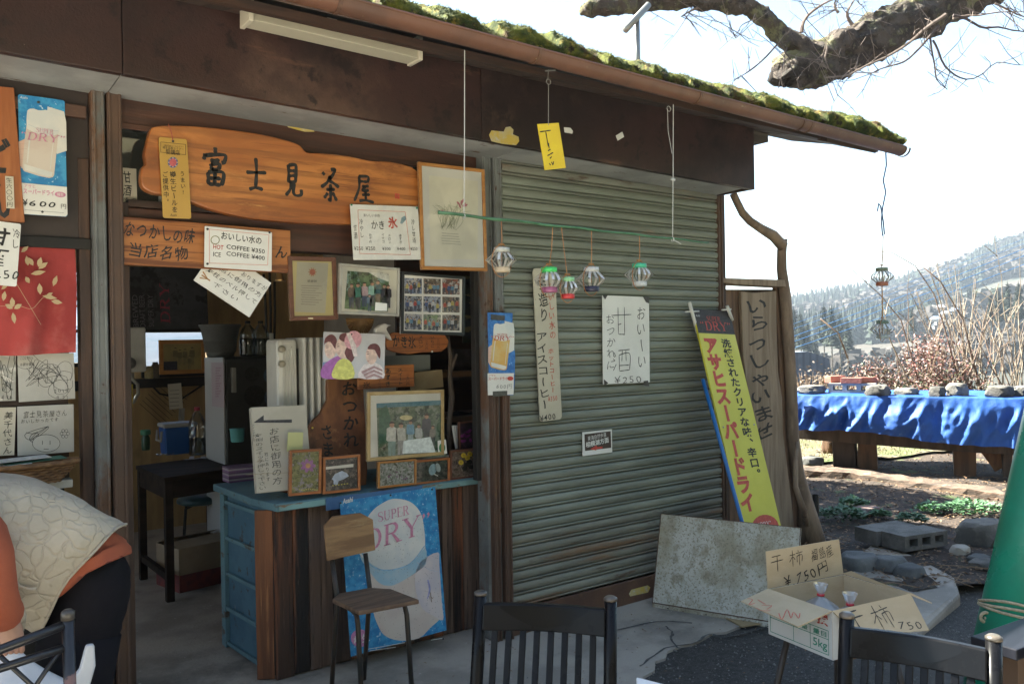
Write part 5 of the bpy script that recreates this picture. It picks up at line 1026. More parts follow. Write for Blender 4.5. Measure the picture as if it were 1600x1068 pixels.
# curtain, autograph boards, basket at the left
m_nor = M('red_curtain_cloth', (.40,.055,.05), (.30,.036,.033), rough=.85, scale=4, bump=.15, bscale=160, spots=[((.46,.12,.10), 3, .56, .2)])
c0, c1 = aY(-120,355,3.43), aY(116,362,3.43); zt_, zb_ = 1.885, aY(110,552,3.43).z
mb = MB().grid(lambda a, b: V(lerp(c0.x,c1.x,a)+.004*math.sin(b*4), 3.43+.016*math.sin(a*17)*b+.008*math.sin(a*31+b*3)*b, lerp(zt_,zb_,b)+.004*math.sin(a*8)*b), 60, 30)
NO = obj('noren_curtain', mb, m_nor, label='red noren curtain printed with cream leaves in the left doorway', cat='curtain', origin=(lerp(c0.x,c1.x,.5),3.43,zb_), smooth=True)
m_leaf_p = M('cream_print', (.50,.38,.22), (.45,.33,.18), rough=.85, scale=9); mb = MB()
def leafp(x, y, ang, ln, wd):
    a = R(ang); pts = []
    for t, s_ in ((0,0),(.3,.8),(.6,.9),(1,0),(.6,-.9),(.3,-.8)): pts.append((x+t*ln*math.cos(a)-s_*wd*math.sin(a), y-t*ln*math.sin(a)-s_*wd*math.cos(a)))
    q = [aY(u, v, 3.40) for u, v in pts]; mb.add(q, [tuple(range(6))])
for x, y, ang, ln, wd in ((33,394,40,15,3.5),(44,415,100,16,4),(52,415,120,15,4),(60,417,75,16,4.5),(60,420,35,18,4),(48,428,10,24,4),(40,432,-60,12,4),(83,447,70,18,4),(63,460,95,18,4.5),(66,462,-10,24,3.5),(72,463,30,12,3),(80,470,-10,18,4),(20,480,95,16,4.5),(20,482,150,14,4),(22,482,30,14,4),(20,488,-80,18,4),(2,452,40,14,3),(5,470,80,16,4),(-4,440,60,20,4)): leafp(x, y, ang, ln, wd)
for pts in ([(18,430),(48,480),(64,507)], [(0,478),(30,478),(50,482),(66,466),(80,458)]):
    P = smooth_path(pts, 4)
    for u, v in zip(P, P[1:]): mb.bar(aY(*u, 3.40), aY(*v, 3.40), .003, .001)
obj('leaf_print', mb, m_leaf_p, NO)
m_shk = M('autograph_card', (.48,.47,.43), (.42,.41,.37), rough=.5, scale=4)
def scrib(p, b, seed, n=6, w_=1):
    rnd = random.Random(seed); x0, y0, x1, y1 = b
    for k in range(n):
        pts = [(rnd.uniform(x0,x1), rnd.uniform(y0,y1)) for _ in range(5)]; cx, cy = rnd.uniform(x0,x1), rnd.uniform(y0,y1)
        if k % 2: pts = [(cx+rnd.uniform(.2,.5)*(x1-x0)*.6*math.cos(t*.9), cy+.3*(y1-y0)*math.sin(t*.9)) for t in range(8)]
        p.line(pts, w_*.8, HW, 2, sm=5)
for i, (tl, tr, bl, lb, t1) in enumerate((((27,554),(115,551),(27,628),'autograph card with dense signature scribbles, upper right under the red curtain','2010 8.21'), ((-62,554),(25,554),(-62,628),'autograph card in plastic at the left edge, under the red curtain','4.16'), ((27,635),(115,631),(27,712),'autograph card with a drawn round face and flower, above the wicker basket','富士見茶屋さん'), ((-62,637),(25,636),(-62,714),'yellowed autograph card with vertical writing at the left edge','美千代さん'))):
    p = Panel.px_corners(tl, tr, bl, 3.47); p.board('autograph_card', m_shk if i != 3 else m_paper2, .004, lb, 'autograph card', 'autograph cards below the curtain')
    x0, y0, x1, y1 = tl[0], tl[1], tr[0], bl[1]
    if i == 0: scrib(p, (x0+10,y0+6,x1-8,y1-18), 1, 14, .7); p.text('2010', (84,606,108,614), HW, jit=.5, off=-.01); p.text('8.21', (88,616,108,624), HW, jit=.5, off=-.01); p.text('ここに来たら', (31,556,52,562), HW, jit=.5); p.text('お餅が最高', (31,566,54,572), HW, jit=.5)
    elif i == 1: scrib(p, (0,560,22,612), 5, 6); p.text('4 16', (2,614,20,626), HW, jit=.4)
    elif i == 2: p.text('富士見茶屋さん', (36,640,106,652), HW, jit=.5, off=-.006); p.text('おいしかったです', (32,653,92,660), HW, jit=.6); p.ell(72,692,22,14,HW,2); p.ell(72,692,21.3,13.3,m_shk,3); p.line([(66,688),(66,694)],.8,HW,4); p.line([(78,688),(78,694)],.8,HW,4); p.line([(68,701),(76,701)],.8,HW,4); scrib(p, (40,664,80,690), 9, 4); [p.ell(101+5*math.cos(k*1.05), 677+5*math.sin(k*1.05), 2.6, 2.6, HW, 2) for k in range(6)]; [p.ell(101+5*math.cos(k*1.05), 677+5*math.sin(k*1.05), 2.0, 2.0, m_shk, 3) for k in range(6)]
    else: p.text('美千代さん', (4,642,20,710), HW, True, jit=.7)
    p.done()
    if i == 1:
        mb = MB().grid(lambda a, b: p.W(a*p.w, -b*p.h, .006+.004*mnoise.noise(V(a*6, b*6, 8))), 16, 16); obj('plastic_sleeve', mb, m_plastic, p.root, smooth=True)
sf = thing('side_counter', (.2,3.6,.7), 'white-edged side counter under the autograph cards', 'counter')
a_ = aY(114,748,3.44); obj('counter_top', MB().box((-1.6,3.44,a_.z-.03),(a_.x,3.9,a_.z)), M('white_edge_top', (.5,.5,.46), (.42,.42,.38), rough=.5, scale=5), sf, bev=.003); obj('front', MB().box((-1.6,3.5,.014),(a_.x-.02,3.53,a_.z-.031)), m_black, sf)
obj('backing_board', MB().box((-1.6,3.49,a_.z+.001),(a_.x-.004,3.51,1.87)), m_dkwood, sf)
bz = a_.z+.001; bc = V(aY(40,735,3.38).x-.02, 3.42, bz); BK = thing('wicker_basket', bc, 'shallow wicker basket with papers on the side counter', 'basket')
m_wick = M('wicker', (.26,.14,.06), (.16,.08,.035), rough=.7, scale=30, stretch=(1,1,3)); mb = MB()
for k in range(6):
    z = .006+k*.010; rx, ry = .135+k*.009, .05+k*.004; n = 44
    mb.tube([bc+V(rx*math.cos(2*math.pi*i/n), ry*math.sin(2*math.pi*i/n), z+.0025*(1 if (i+k) % 2 else -1)) for i in range(n+1)], .0055, 6, cap=False)
obj('weave', mb, m_wick, BK, smooth=True); mb = MB(); n = 44
mb.tube([bc+V(.192*math.cos(2*math.pi*i/n), .078*math.sin(2*math.pi*i/n), .07+.002*(i % 2)) for i in range(n+1)], .010, 7, cap=False); obj('rim', mb, m_wick, BK, smooth=True)
obj('base', MB().lathe([(.13,.002),(.13,.006)], bc, 24, sy=.4), m_wick, BK)
for k, (c, dx) in enumerate((((.55,.55,.52),-.06), ((.03,.12,.08),.05), ((.5,.5,.48),.0))): obj('leaflet', MB().prism([bc+V(dx-.09,-.04,.07+k*.008), bc+V(dx+.1,-.05,.078+k*.008), bc+V(dx+.09,.03,.08+k*.008), bc+V(dx-.1,.04,.072+k*.008)], V(0,0,.002)), ink(c), label='loose leaflet lying on top of the wicker basket, '+('white and lowest','dark green','pale and uppermost')[k], cat='leaflet', group='leaflets in the basket')

# more clutter in the dim room
q = aY(371,690,4.6); TQ = obj('turquoise_tub', MB().lathe([(.03,0),(.035,.004),(.04,.07),(.044,.074)], V(q.x,4.6,q.z), 18), M('turquoise_plastic', (.12,.36,.36), rough=.4), label='small turquoise tub just behind the left end of the counter', cat='tub', smooth=True)
for k, (x, c_, h_, r_) in enumerate(((233,(.30,.25,.12),.10,.035),(243,(.10,.08,.06),.13,.03),(329,(.35,.1,.05),.12,.03))):
    q = aY(x, 588 if x < 300 else 600, 7.0); obj('storage_jar', MB().lathe([(r_*.9,0),(r_,.01),(r_,h_*.8),(r_*.7,h_*.9),(r_*.72,h_)], V(q.x,7.0,zb0_-.03), 14), ink(c_), label=['mustard','dark','red'][k]+' jar on the ledge under the rear window', cat='jar', group='jars on the window ledge', smooth=True)
for k, (x0, x1, y0_, y1_) in enumerate(((421,423,420,560),(412,416,428,520),(429,428,440,540))):
    mb = MB().tube([aY(x0, y0_, 4.5), aY((x0+x1)/2+1, (y0_+y1_)/2, 4.5), aY(x1, y1_, 4.5)], .007, 6); obj('dangling_cable', mb, m_black, label=['longest','left','right'][k]+' dark cable dangling in front of the refrigerator', cat='cord', group='cords in the doorway', smooth=True)
q0_, q1_ = aY(424,520,4.45), aY(426,572,4.45); obj('thermometer', MB().bar(q0_, q1_, .022, .008, (1,0,0)), M('dull_white', (.5,.5,.47), rough=.5), label='narrow white thermometer strip hanging beside the oil heater', cat='thermometer', bev=.003)
p = Panel.px_corners((262,600),(283,598),(262,640), WB-.05); p.board('wall_calendar', m_paper2, .003, 'small yellowed calendar pinned to the tan back wall', 'calendar')
for k in range(5): p.line([(265,610+k*6),(280,609+k*6)], .8, ink((.15,.13,.1)), 2)
p.done()
mb = MB().tube([aY(*w_, WB-.03) for w_ in ((215,598),(235,600),(250,615),(285,622),(300,612),(318,600))], .008, 6); obj('wall_cable', mb, m_black, label='black cable drooping along the tan back wall', cat='cable', smooth=True)
mb = MB()
for k in range(5): mb.torus(aY(124,430+k*9,5.2)+V(.01*(k % 2),0,0), .05+.008*(k % 3), .006, (.3,1,.2*k), 20, 5)
obj('cable_coil', mb, m_black, label='tangled black cable coil hanging behind the door jamb', cat='cable', smooth=True)
q = aY(300,845,4.9)
for k in range(3):
    c_ = aZ(352, 800, .02)+V(.05*k, .25, 0); obj('glass_bottle', MB().lathe([(.03,0),(.033,.01),(.033,.15),(.014,.2),(.013,.25)], V(c_.x,c_.y,.014), 14), M('brown_glass', (.05,.025,.01), rough=.15), label=['left','middle','right'][k]+' brown glass bottle on the floor behind the counter', cat='bottle', group='bottles on the floor', smooth=True)
# ---------------------------------------------------------------- hanging under the eave
m_str = M('white_string', (.5,.5,.47), rough=.8); m_wire = M('rusty_wire', (.38,.17,.05), (.3,.13,.04), rough=.5, scale=30)
PY = 2.62
FL = thing('fluorescent_lamp', aY(520,50,2.93), 'long cream fluorescent lamp fixture under the eave', 'lamp')
la, lb_ = aY(389,14,2.93), aY(648,76,2.93); dl = (lb_-la).normalized(); m_crm = M('cream_enamel', (.62,.57,.45), (.55,.5,.4), rough=.45, scale=4, spots=[((.25,.2,.13), 20, .7, .05)])
obj('housing', MB().bar(la+V(0,.02,.018), lb_+V(0,.02,.018), .05, .028, (0,1,0)), m_crm, FL, bev=.004)
obj('reflector', MB().prism([la+V(0,-.012,.004), la+V(0,-.03,-.048), la+V(0,.06,-.048), la+V(0,.05,.004)], lb_-la), M('cream_reflector', (.52,.48,.37), (.46,.42,.33), rough=.4, scale=3), FL, bev=.003)
for q in (la-dl*.012, lb_+dl*.0): obj('end_cap', MB().bar(q+V(0,.015,-.004), q+dl*.018+V(0,.015,-.004), .10, .10, (0,1,0)), m_crm, FL, bev=.003)
obj('bracket', MB().box((la.x+.3,2.93,la.z+.03),(la.x+.34,2.96,2.73)), m_crm, FL)
# green pole hung on strings
pa, pb = aY(685,332,PY), aY(1107,379,PY)
n = 24; BP = obj('bamboo_pole', MB().tube([lerp(pa, pb, i/n)+V(0,0,.002*math.sin(i*1.3)) for i in range(n+1)], [.0062-.0025*i/n+.0008*(i % 4 == 0) for i in range(n+1)], 8), M('green_bamboo', (.05,.13,.06), (.08,.19,.10), rough=.45, scale=9), label='thin green bamboo pole hung level on two white strings', cat='pole', smooth=True)
ga1 = gax(pa.x+.1)
for x, yt, yb, l_ in ((725,78,338,'left'), (1051,163,374,'right')):
    mb = MB(); t_, b_ = aY(x+1, yt, PY), aY(x, yb, PY)
    mb.tube([t_, lerp(t_, b_, .5)+V(.001,0,0), b_], .0019, 5); mb.torus(b_, .008, .0022, (1,0,0), 10, 5)
    if l_ == 'right': mb.tube([b_, aY(1064,381,PY-.01)], .0022, 5); mb.tube([aY(1043,170,PY), aY(1044,205,PY), aY(1050,240,PY)], .0012, 4); mb.torus(aY(1045,170,PY), .012, .0012, (0,1,0), 12, 4); mb.tube([aY(1049,280,PY), aY(1054,281,PY)], .006, 6)
    obj('hanging_string', mb, m_str, label=l_+' white string holding the green bamboo pole under the gutter', cat='string', group='strings of the bamboo pole')
# can lanterns
def lantern(name, label, c, s, topc, stripc, botc, hoop, stringtop=None, seed=0, squash=1, n=13, group='can lanterns'):
    t = thing(name, c, label, 'lantern', group); rnd = random.Random(seed)
    obj('top_rim', MB().lathe([(.030*s,.030*s),(.033*s,.030*s),(.033*s,.050*s),(.029*s,.050*s)], c, 18), ink(topc, .35), t, smooth=True)
    obj('base', MB().lathe([(.031*s,-.052*s),(.033*s,-.05*s),(.033*s,-.030*s),(.030*s,-.030*s)], c, 18), ink(botc, .35), t, smooth=True)
    mb = MB()
    for k in range(n):
        a = 2*math.pi*k/n+rnd.uniform(-.06,.06); d = V(math.cos(a), math.sin(a), 0); tn = V(-math.sin(a), math.cos(a), 0); wdt = .0048*s
        pr = [(.031,.031),(.048,.016),(.062+rnd.uniform(-.006,.006),-.002+rnd.uniform(-.004,.004)),(.048,-.017),(.031,-.031)]
        v = []
        for i, (r_, z) in enumerate(pr): q = c+d*r_*s+V(0,0,z*s); tw = tn*wdt+d*(.003*s*math.sin(k*2.1)); v += [q-tw, q+tw]
        mb.add(v, [(2*i, 2*i+1, 2*i+3, 2*i+2) for i in range(4)])
    obj('strips', mb, stripc, t)
    mb = MB()
    if hoop: mb.torus(c+V(0,0,-.004), .066*s, .0018, (-.3,1,.05), 32, 5)
    if stringtop is not None: mb.tube([c+V(0,0,.05*s), lerp(c, stringtop, .55)+V(.002,0,0), stringtop], .0018 if hoop and s < 1.01 else .0032, 5); mb.tube([c+V(-.012,0,.064*s), c+V(.012,0,.064*s)], .004, 6)
    mb.tube([c+V(0,0,-.05*s), c+V(0,0,.06*s)], .0012, 4)
    obj('wire', mb, m_wire, t)
    return t
m_alu = M('cut_can_aluminium', (.72,.70,.66), (.58,.56,.53), rough=.3, metal=.45, scale=40, spots=[((.08,.08,.09), 45, .62, .05), ((.35,.12,.1), 60, .66, .04)])
m_alu2 = M('cut_can_plain', (.72,.70,.64), (.6,.58,.54), rough=.3, metal=.45, scale=40, spots=[((.1,.1,.09), 40, .6, .05)])
def onpole(x): t = (x-685)/(1107-685); return min(((abs((lambda q: 800+F_PX*(q-CAM).dot(rt)/(q-CAM).dot(fw))(lerp(pa, pb, k/400))-x), k/400) for k in range(401)))[1]
for i, (x, y, px_, s, tc_, mt, bc_, lb) in enumerate(((784,406,783,.95,(.42,.42,.38),m_alu2,(.45,.36,.25),'plain silver can lantern hanging leftmost on the green pole, in front of the post'), (858,437,864,1.0,(.06,.5,.12),m_alu,(.28,.08,.16),'can lantern with bright green top hanging before the cream board'), (882,450,877,.86,(.25,.5,.25),m_alu,(.45,.03,.03),'small can lantern with red base hanging just right of the green-topped one'), (924,436,924,1.0,(.45,.45,.44),m_alu,(.02,.02,.05),'can lantern with black base hanging mid-pole'), (999,429,999,.98,(.05,.36,.2),m_alu,(.4,.42,.42),'can lantern with green top and white base, rightmost on the pole'))):
    c = aY(x, y, PY); c.y = PY + (-.02 if i == 2 else 0); top = lerp(pa, pb, onpole(px_)); lantern('can_lantern', lb, c, s, tc_, mt, bc_, True, top, i)
# two lanterns hung from the gutter end
LY = 2.53
ge = aY(1384,242,LY); c1_ = aY(1378,432,LY+.02); c2_ = aY(1379,514,LY+.02)
mb = MB(); mb.tube([aY(x, y, LY+.01) for x, y in ((1384,238),(1385,258),(1380,282),(1384,300),(1379,325),(1377,345),(1379,368),(1382,366),(1380,345),(1376,322),(1373,318),(1371,330))], .004, 6)
obj('hanging_wire', mb, M('bluish_wire', (.03,.06,.14), rough=.5), label='bent bluish wire hook hanging from the end of the gutter', cat='wire')
lantern('can_lantern', 'upper can lantern hanging from the gutter wire against the sky', c1_, 1.02, (.13,.15,.1), m_alu, (.32,.1,.05), False, aY(1380,368,LY+.01), 21)
lantern('can_lantern', 'lower can lantern with green top hanging against the red-leaved bush', c2_, 1.02, (.12,.16,.13), m_alu, (.3,.33,.34), True, c1_+V(0,0,-.055), 22)
# yellow hanging tag
p = Panel.px_corners((840,194),(873,192),(840,267), 2.62)
p.board('hanging_tag', M('yellow_plastic_tag', (.68,.50,.02), (.62,.44,.02), rough=.45, scale=5), .004, 'yellow plastic tag hanging on a wire in front of the fascia', 'tag')
p.brush([[(10,8),(90,6)],[(52,8),(54,48)],[(58,40),(56,52)],[(44,60),(66,57)],[(36,72),(80,64)],[(50,80),(66,76)],[(40,92),(48,98)],[(56,90),(64,97)],[(74,88),(66,96)]], (845,200,867,260), K, .03, seed=4); p.done()
mb = MB(); mb.tube([aY(857,108,2.62), aY(856,125,2.62)], .0014, 5); mb.torus(aY(857,128,2.62), .011, .0014, (0,1,0), 14, 5); mb.tube([aY(857,131,2.62), aY(857,165,2.62), aY(857,196,2.615)], .0016, 5); mb.tube([aY(852,111,2.62), aY(868,110,2.62)], .003, 5)
obj('tag_wire', mb, M('grey_wire', (.2,.19,.17), rough=.5), p.root)
# bent branch hung under the fascia end is part of the wooden screen below
# ---------------------------------------------------------------- wooden welcome screen right of the shutter
WS = thing('welcome_screen', V(4.6,3.45,0), 'rustic wooden screen of planks and a curved trunk with a welcome board', 'screen')
m_grw = M('weathered_grey_plank', (.31,.235,.165), (.21,.155,.105), rough=.8, scale=3, stretch=(5,5,.5), dist=.8, spots=[((.3,.23,.16), 3, .6, .15, (4,4,.4)), ((.07,.05,.04), 5, .68, .05, (5,5,.5))], bump=.5, bscale=8, bstretch=(6,6,.6))
m_brw = M('brown_plank', (.18,.105,.065), (.10,.06,.04), rough=.75, scale=3, stretch=(5,5,.5), bump=.5, bscale=8, bstretch=(6,6,.6), ovar=.25)
SY = 3.44
m_trunk = M('smooth_grey_trunk', (.29,.21,.145), (.17,.12,.085), rough=.75, scale=4, stretch=(3,3,.7), spots=[((.27,.2,.14), 3, .6, .15), ((.06,.045,.035), 9, .68, .05)], bump=.5, bscale=14)
pts = [aZ(1292,838,.03)]
TR = [((1258,790),26),((1247,740),22),((1240,680),19),((1236,600),18),((1231,520),17),((1227,460),17),((1222,420),15),((1222,395),15),((1221,374),15)]
path = [V(aY(*TR[0][0], SY).x+.06, SY-.02, -.02)]+[aY(*q, SY) for q, w_ in TR]; rs = [.11]+[w_/2*path[i+1].dot(fw)/F_PX for i, (q, w_) in enumerate(TR)]
mb = MB().tube(path, rs, 12); mb.v = [q+wob(q, 6, .012, 3) for q in mb.v]; obj('trunk', mb, m_trunk, WS, smooth=True)
BR = [((1222,384),17),((1208,368),16),((1190,357),14),((1172,346),13),((1160,333),12),((1152,318),12),((1146,302),11)]
path = [aY(*q, SY-.02) for q, w_ in BR]; mb = MB().tube(path, [w_/2*path[i].dot(fw)/F_PX for i, (q, w_) in enumerate(BR)], 10); mb.v = [q+wob(q, 8, .008, 4) for q in mb.v]; obj('branch', mb, m_trunk, WS, smooth=True)
mb = MB().tube([aY(1246,690,SY-.09), aY(1243,720,SY-.12), aY(1243,760,SY-.13), aY(1256,800,SY-.15), aZ(1264,842,.02)], [.012,.018,.02,.022,.025], 7); mb.v = [q+wob(q, 9, .012, 5) for q in mb.v]; obj('dead_vine', mb, m_trunk, WS, smooth=True)
def plank_px(pts, Y, t, mat, name, wobn=0): 
    mb = MB().prism([aY(*q, Y) for q in pts], V(0,t,0)); return obj(name, mb, mat, WS, bev=.004)
plank_px([(1127,452),(1157,452),(1163,640),(1170,840),(1131,835)], SY+.02, .03, m_brw, 'plank')
plank_px([(1212,448),(1228,448),(1246,700),(1262,840),(1228,838),(1222,640)], SY+.03, .03, m_brw, 'plank')
plank_px([(1150,452),(1222,452),(1240,840),(1150,840)], SY+.065, .02, m_brw, 'back_plank')
sb = obj('sign_board', MB().prism([aY(*q, SY-.01) for q in [(1158,455),(1180,457),(1213,454),(1214,520),(1216,580),(1222,620),(1224,680),(1232,740),(1243,838),(1190,836),(1180,700),(1162,560)]], V(0,.025,0)), m_grw, WS, bev=.004)
pp = Panel(aY(1158,455,SY-.011), aY(1213,455,SY-.011), aY(1160,836,SY-.011)); pp.root = sb
pp.text('いらっしゃいませ', (1168,462,1206,690), K, True, jit=1.0, off=.012, rot=3, layer=1); pp.done()
obj('cap_rail', MB().prism([aY(1127,434,SY-.05), aY(1226,437,SY-.05), aY(1229,448,SY-.05), aY(1150,444,SY-.05), aY(1127,440,SY-.05)], V(0,.12,0)), m_grw, WS, bev=.003)
# yellow banner board and blue rod
p = Panel(aY(1084,486,3.33), aY(1141,489,3.33), aY(1172,900,3.05)); 
tl3, tr3 = aY(1083,484,3.32), aY(1140,488,3.32); bl3 = aX(1180,850,tl3.x+.02)
p = Panel(tl3, tr3, bl3)
m_yb = M('yellow_signboard', (.60,.56,.06), (.55,.51,.05), rough=.4, scale=3, rvar=.1)
p.board('yellow_beer_sign', m_yb, .012, 'tall leaning yellow beer signboard with red and black lettering', 'sign')
DKP = ink((.03,.025,.022)); SR = ink((.42,.06,.04))
p.poly([(0,-.005),(1,-.005),(1,.104),(0,.104)], DKP, 1, px=False); p.serif('SUPER', (.3,.025,.68,.046), SR, px=False, layer=3); p.serif('\u201cDRY\u201d', (.1,.05,.93,.09), SR, px=False, layer=3, shear=.0); p.text('Asahi', (.03,.02,.14,.03), m_paper, px=False, layer=3)
p.text('アサヒスーパードライ', (.08,.12,.44,.87), SR, True, px=False, off=.05, fill=1.05); p.text('洗練されたクリアな味、辛口。', (.55,.125,.82,.74), K, True, px=False, off=.03, fill=.95)
p.ell(.58,.94,.36,.05, SR, 2, px=False); p.serif('\u201cDRY\u201d', (.4,.918,.74,.94), m_paper, px=False, layer=4); p.ell(.55,.965,.2,.015, m_foam, 3, px=False); p.done()
for q in ((1130,667),(1178,663)): tack(p, *q, m_silv, .006)
mw = M('white_plastic_pole', (.6,.58,.52), rough=.4)
for a, b, c_, d_ in (((1077,472),(1090,520),(1071,487),(1092,486)), ((1136,478),(1144,500),(1128,484),(1142,483))): 
    mb = MB().tube([aY(*a, 3.30), aY(*b, 3.31)], .011, 10); mb.tube([aY(*c_, 3.30), aY(*d_, 3.30)], .005, 8); obj('pole_tip', mb, mw, p.root, smooth=True)
mb = MB().tube([aX(1098,592,tl3.x-.05), aX(1128,700,tl3.x-.05), aX(1158,810,tl3.x-.05), aX(1170,850,tl3.x-.05)], .011, 10); obj('blue_rod', mb, M('blue_plastic_rod', (.015,.14,.42), rough=.35), label='long blue plastic rod leaning along the left edge of the yellow sign', cat='rod', smooth=True)
# rusty white metal panel leaning
mTL, mTR, mBL = aZ(1033,802,.5), aZ(1251,824,.5), aZ(1021,941,.035)
mp_ = M('grimy_white_steel', (.56,.55,.48), (.46,.45,.38), rough=.6, scale=2.5, spots=[((.33,.295,.2), 3.0, .45, .25), ((.27,.23,.15), 14, .50, .22), ((.2,.17,.11), 90, .54, .14), ((.2,.10,.04), 3, .70, .08)], bump=.2, bscale=60)
p = Panel(mTL, mTR, mBL); p.board('metal_sheet', mp_, .022, 'grimy white steel panel with rusty edges leaning low against the shutter', 'panel', bev=.003)
for e in (((0,0),(p.w,0)), ((0,0),(0,-p.h)), ((p.w,0),(p.w,-p.h))): obj('rusty_edge', MB().bar(p.W(*e[0],.0006), p.W(*e[1],.0006), .004, .002), m_rust, p.root)
obj('bottom_lip', MB().prism([p.W(0,-p.h-.003,.003), p.W(p.w,-p.h-.003,.003), p.W(p.w,-p.h-.03,-.004), p.W(0,-p.h-.03,-.004)], p.n*-.012), mp_, p.root, bev=.002); obj('rust_seam', MB().bar(p.W(0,-p.h,.002), p.W(p.w,-p.h,.002), .006, .004), m_rust, p.root)
for k in (.12,.4,.66): q = p.W(p.w*k, -p.h-.017, .003); obj('bolt_hole', MB().lathe([(.005,-.001),(.005,.001)], q, 10), m_black, p.root)
obj('cardboard_scrap', MB().prism([aZ(*q, .02) for q in ((1120,957),(1180,962),(1195,972),(1160,978))], V(0,0,-.006)), M('scrap_card', (.33,.24,.13), rough=.8), label='scrap of brown cardboard under the steel panel', cat='cardboard')
# ---------------------------------------------------------------- cardboard box of dried persimmons on a stool
zt, zbx = .557, .392
def bxp(x, y, z): return aZ(x, y, z)
A = bxp(1200,920,zt); B = bxp(1300,955,zt); D = bxp(1318,897,zt); Cc = B+(D-A)
A0, B0, C0_, D0 = [V(q.x, q.y, zbx) for q in (A, B, Cc, D)]
BXT = thing('persimmon_box', (A0+C0_)/2, 'open cardboard box with handwritten flaps selling dried persimmons', 'box')
m_card = M('kraft_cardboard', (.54,.42,.27), (.49,.375,.235), rough=.8, scale=5, stretch=(1,1,3), bump=.08)
m_cardw = M('white_printed_card', (.62,.62,.60), (.57,.57,.55), rough=.6, scale=4)
t_ = .004
for n_, (p0, p1, q1, q0) in (('front_side',(A0,B0,B,A)), ('side',(B0,C0_,Cc,B)), ('side',(C0_,D0,D,Cc)), ('side',(D0,A0,A,D))):
    nrm = (p1-p0).cross(q0-p0).normalized(); o = obj(n_, MB().prism([p0, p1, q1, q0], -nrm*t_), m_card, BXT)
    obj('white_face', MB().prism([p0+nrm*.0006, p1+nrm*.0006, q1+nrm*.0006, q0+nrm*.0006], nrm*.0004), m_cardw, o)
    if n_ == 'front_side':
        pf = Panel(A+nrm*.0012, B+nrm*.0012, A0+nrm*.0012); pf.root = o
        for a, b in (((.04,.42),(.95,.42)), ((.04,.60),(.95,.60)), ((.04,.92),(.95,.92)), ((.04,.42),(.04,.92)), ((.95,.42),(.95,.92)), ((.42,.42),(.42,.92)), ((.68,.42),(.68,.92))): pf.line([a, b], .008, GRN, px=False)
        for t, b in (('品種',(.1,.46,.34,.57)), ('等級',(.46,.46,.64,.57)), ('量目',(.72,.46,.92,.57))): pf.text(t, b, GRN, px=False, off=.01)
        pf.text('5kg', (.72,.66,.93,.88), GRN, px=False, off=.012); pf.text('撰', (.78,.1,.95,.34), RED, px=False, off=.03); pf.done()
obj('bottom', MB().prism([A0+V(0,0,.001), B0+V(0,0,.001), C0_+V(0,0,.001), D0+V(0,0,.001)], V(0,0,.003)), m_card, BXT)
def flap(pts3, name, lab=None):
    nrm = (pts3[1]-pts3[0]).cross(pts3[3]-pts3[0]).normalized(); 
    if nrm.dot(CAM-pts3[0]) < 0: nrm = -nrm
    o = obj(name, MB().prism([q-nrm*.004 for q in pts3], nrm*.004), m_card, BXT)
    pf = Panel(pts3[3], pts3[2], pts3[0]); 
    if pf.n.dot(nrm) < 0: pf.n = nrm
    pf.root = o; return pf
# back flap standing up
f = flap([D+V(0,0,.002), A+V(0,0,.002), A, D], 'x') if False else None
def at_plane(x, y, P, nrm): d = ray(x, y); return CAM+d*((P-CAM).dot(nrm)/d.dot(nrm))
ad = (D-A).normalized(); nb = ad.cross(V(0,0,1)).normalized()
FA, FD = A+V(0,0,.002), D+V(0,0,.002)
nbk = ad.cross((V(0,0,1)+nb*-.05)).normalized()
FTA, FTD = at_plane(1197,861,A,nbk), at_plane(1311,842,A,nbk)
pf = flap([FA, FD, FTD, FTA], 'back_flap')
HWB = ink((.03,.025,.02))
pf.brush([[(10,10),(80,4)],[(0,42),(100,34)],[(50,8),(52,100)]], (1204,866,1224,892), HWB, .05, seed=1)
pf.brush([[(6,30),(48,26)],[(28,0),(28,100)],[(28,38),(4,70)],[(30,40),(46,60)],[(66,4),(70,16)],[(50,24),(100,18)],[(58,38),(58,78)],[(58,40),(94,36),(94,76)],[(76,22),(76,100)]], (1232,858,1254,884), HWB, .04, seed=2)
pf.text('福島産', (1266,852,1302,874), HWB, jit=.8, rot=6, off=-.004); pf.text('¥.750円', (1224,884,1296,908), HWB, jit=.8, rot=8, off=-.004); pf.done()
# front-left flap folded out, pale
L1 = aZ(1158,938,zt-.015); nL = (B-A).cross(L1-A).normalized(); L2 = at_plane(1247,978,A,nL)
pf = flap([L1, L2, B+V(0,0,.003), A+V(0,0,.003)], 'left_flap')
rq = ink((.5,.03,.02))
for pts in ([(1168,935),(1176,937),(1170,945),(1180,942)], [(1184,937),(1196,944)], [(1190,946),(1206,946),(1198,952)], [(1217,958),(1222,968),(1230,952),(1236,966),(1240,956),(1248,966),(1250,958)], [(1182,950),(1190,954),(1204,954)]): pf.line(pts, 1.6, rq, 3, sm=3)
pf.done()
R1 = aZ(1345,992,zt-.075); nR = (Cc-B).cross(R1-B).normalized(); R2 = at_plane(1452,984,B,nR)
pf = flap([R1, R2, Cc+V(0,0,.003), B+V(0,0,.003)], 'right_flap')
pf.brush([[(10,10),(80,4)],[(0,42),(100,34)],[(50,8),(58,100)]], (1318,952,1352,985), HWB, .05, seed=5)
pf.brush([[(6,30),(48,26)],[(28,0),(32,100)],[(28,38),(4,70)],[(30,40),(46,60)],[(66,4),(70,16)],[(50,24),(100,18)],[(58,38),(62,78)],[(58,40),(94,36),(96,76)],[(76,22),(84,100)]], (1360,942,1394,984), HWB, .035, seed=6)
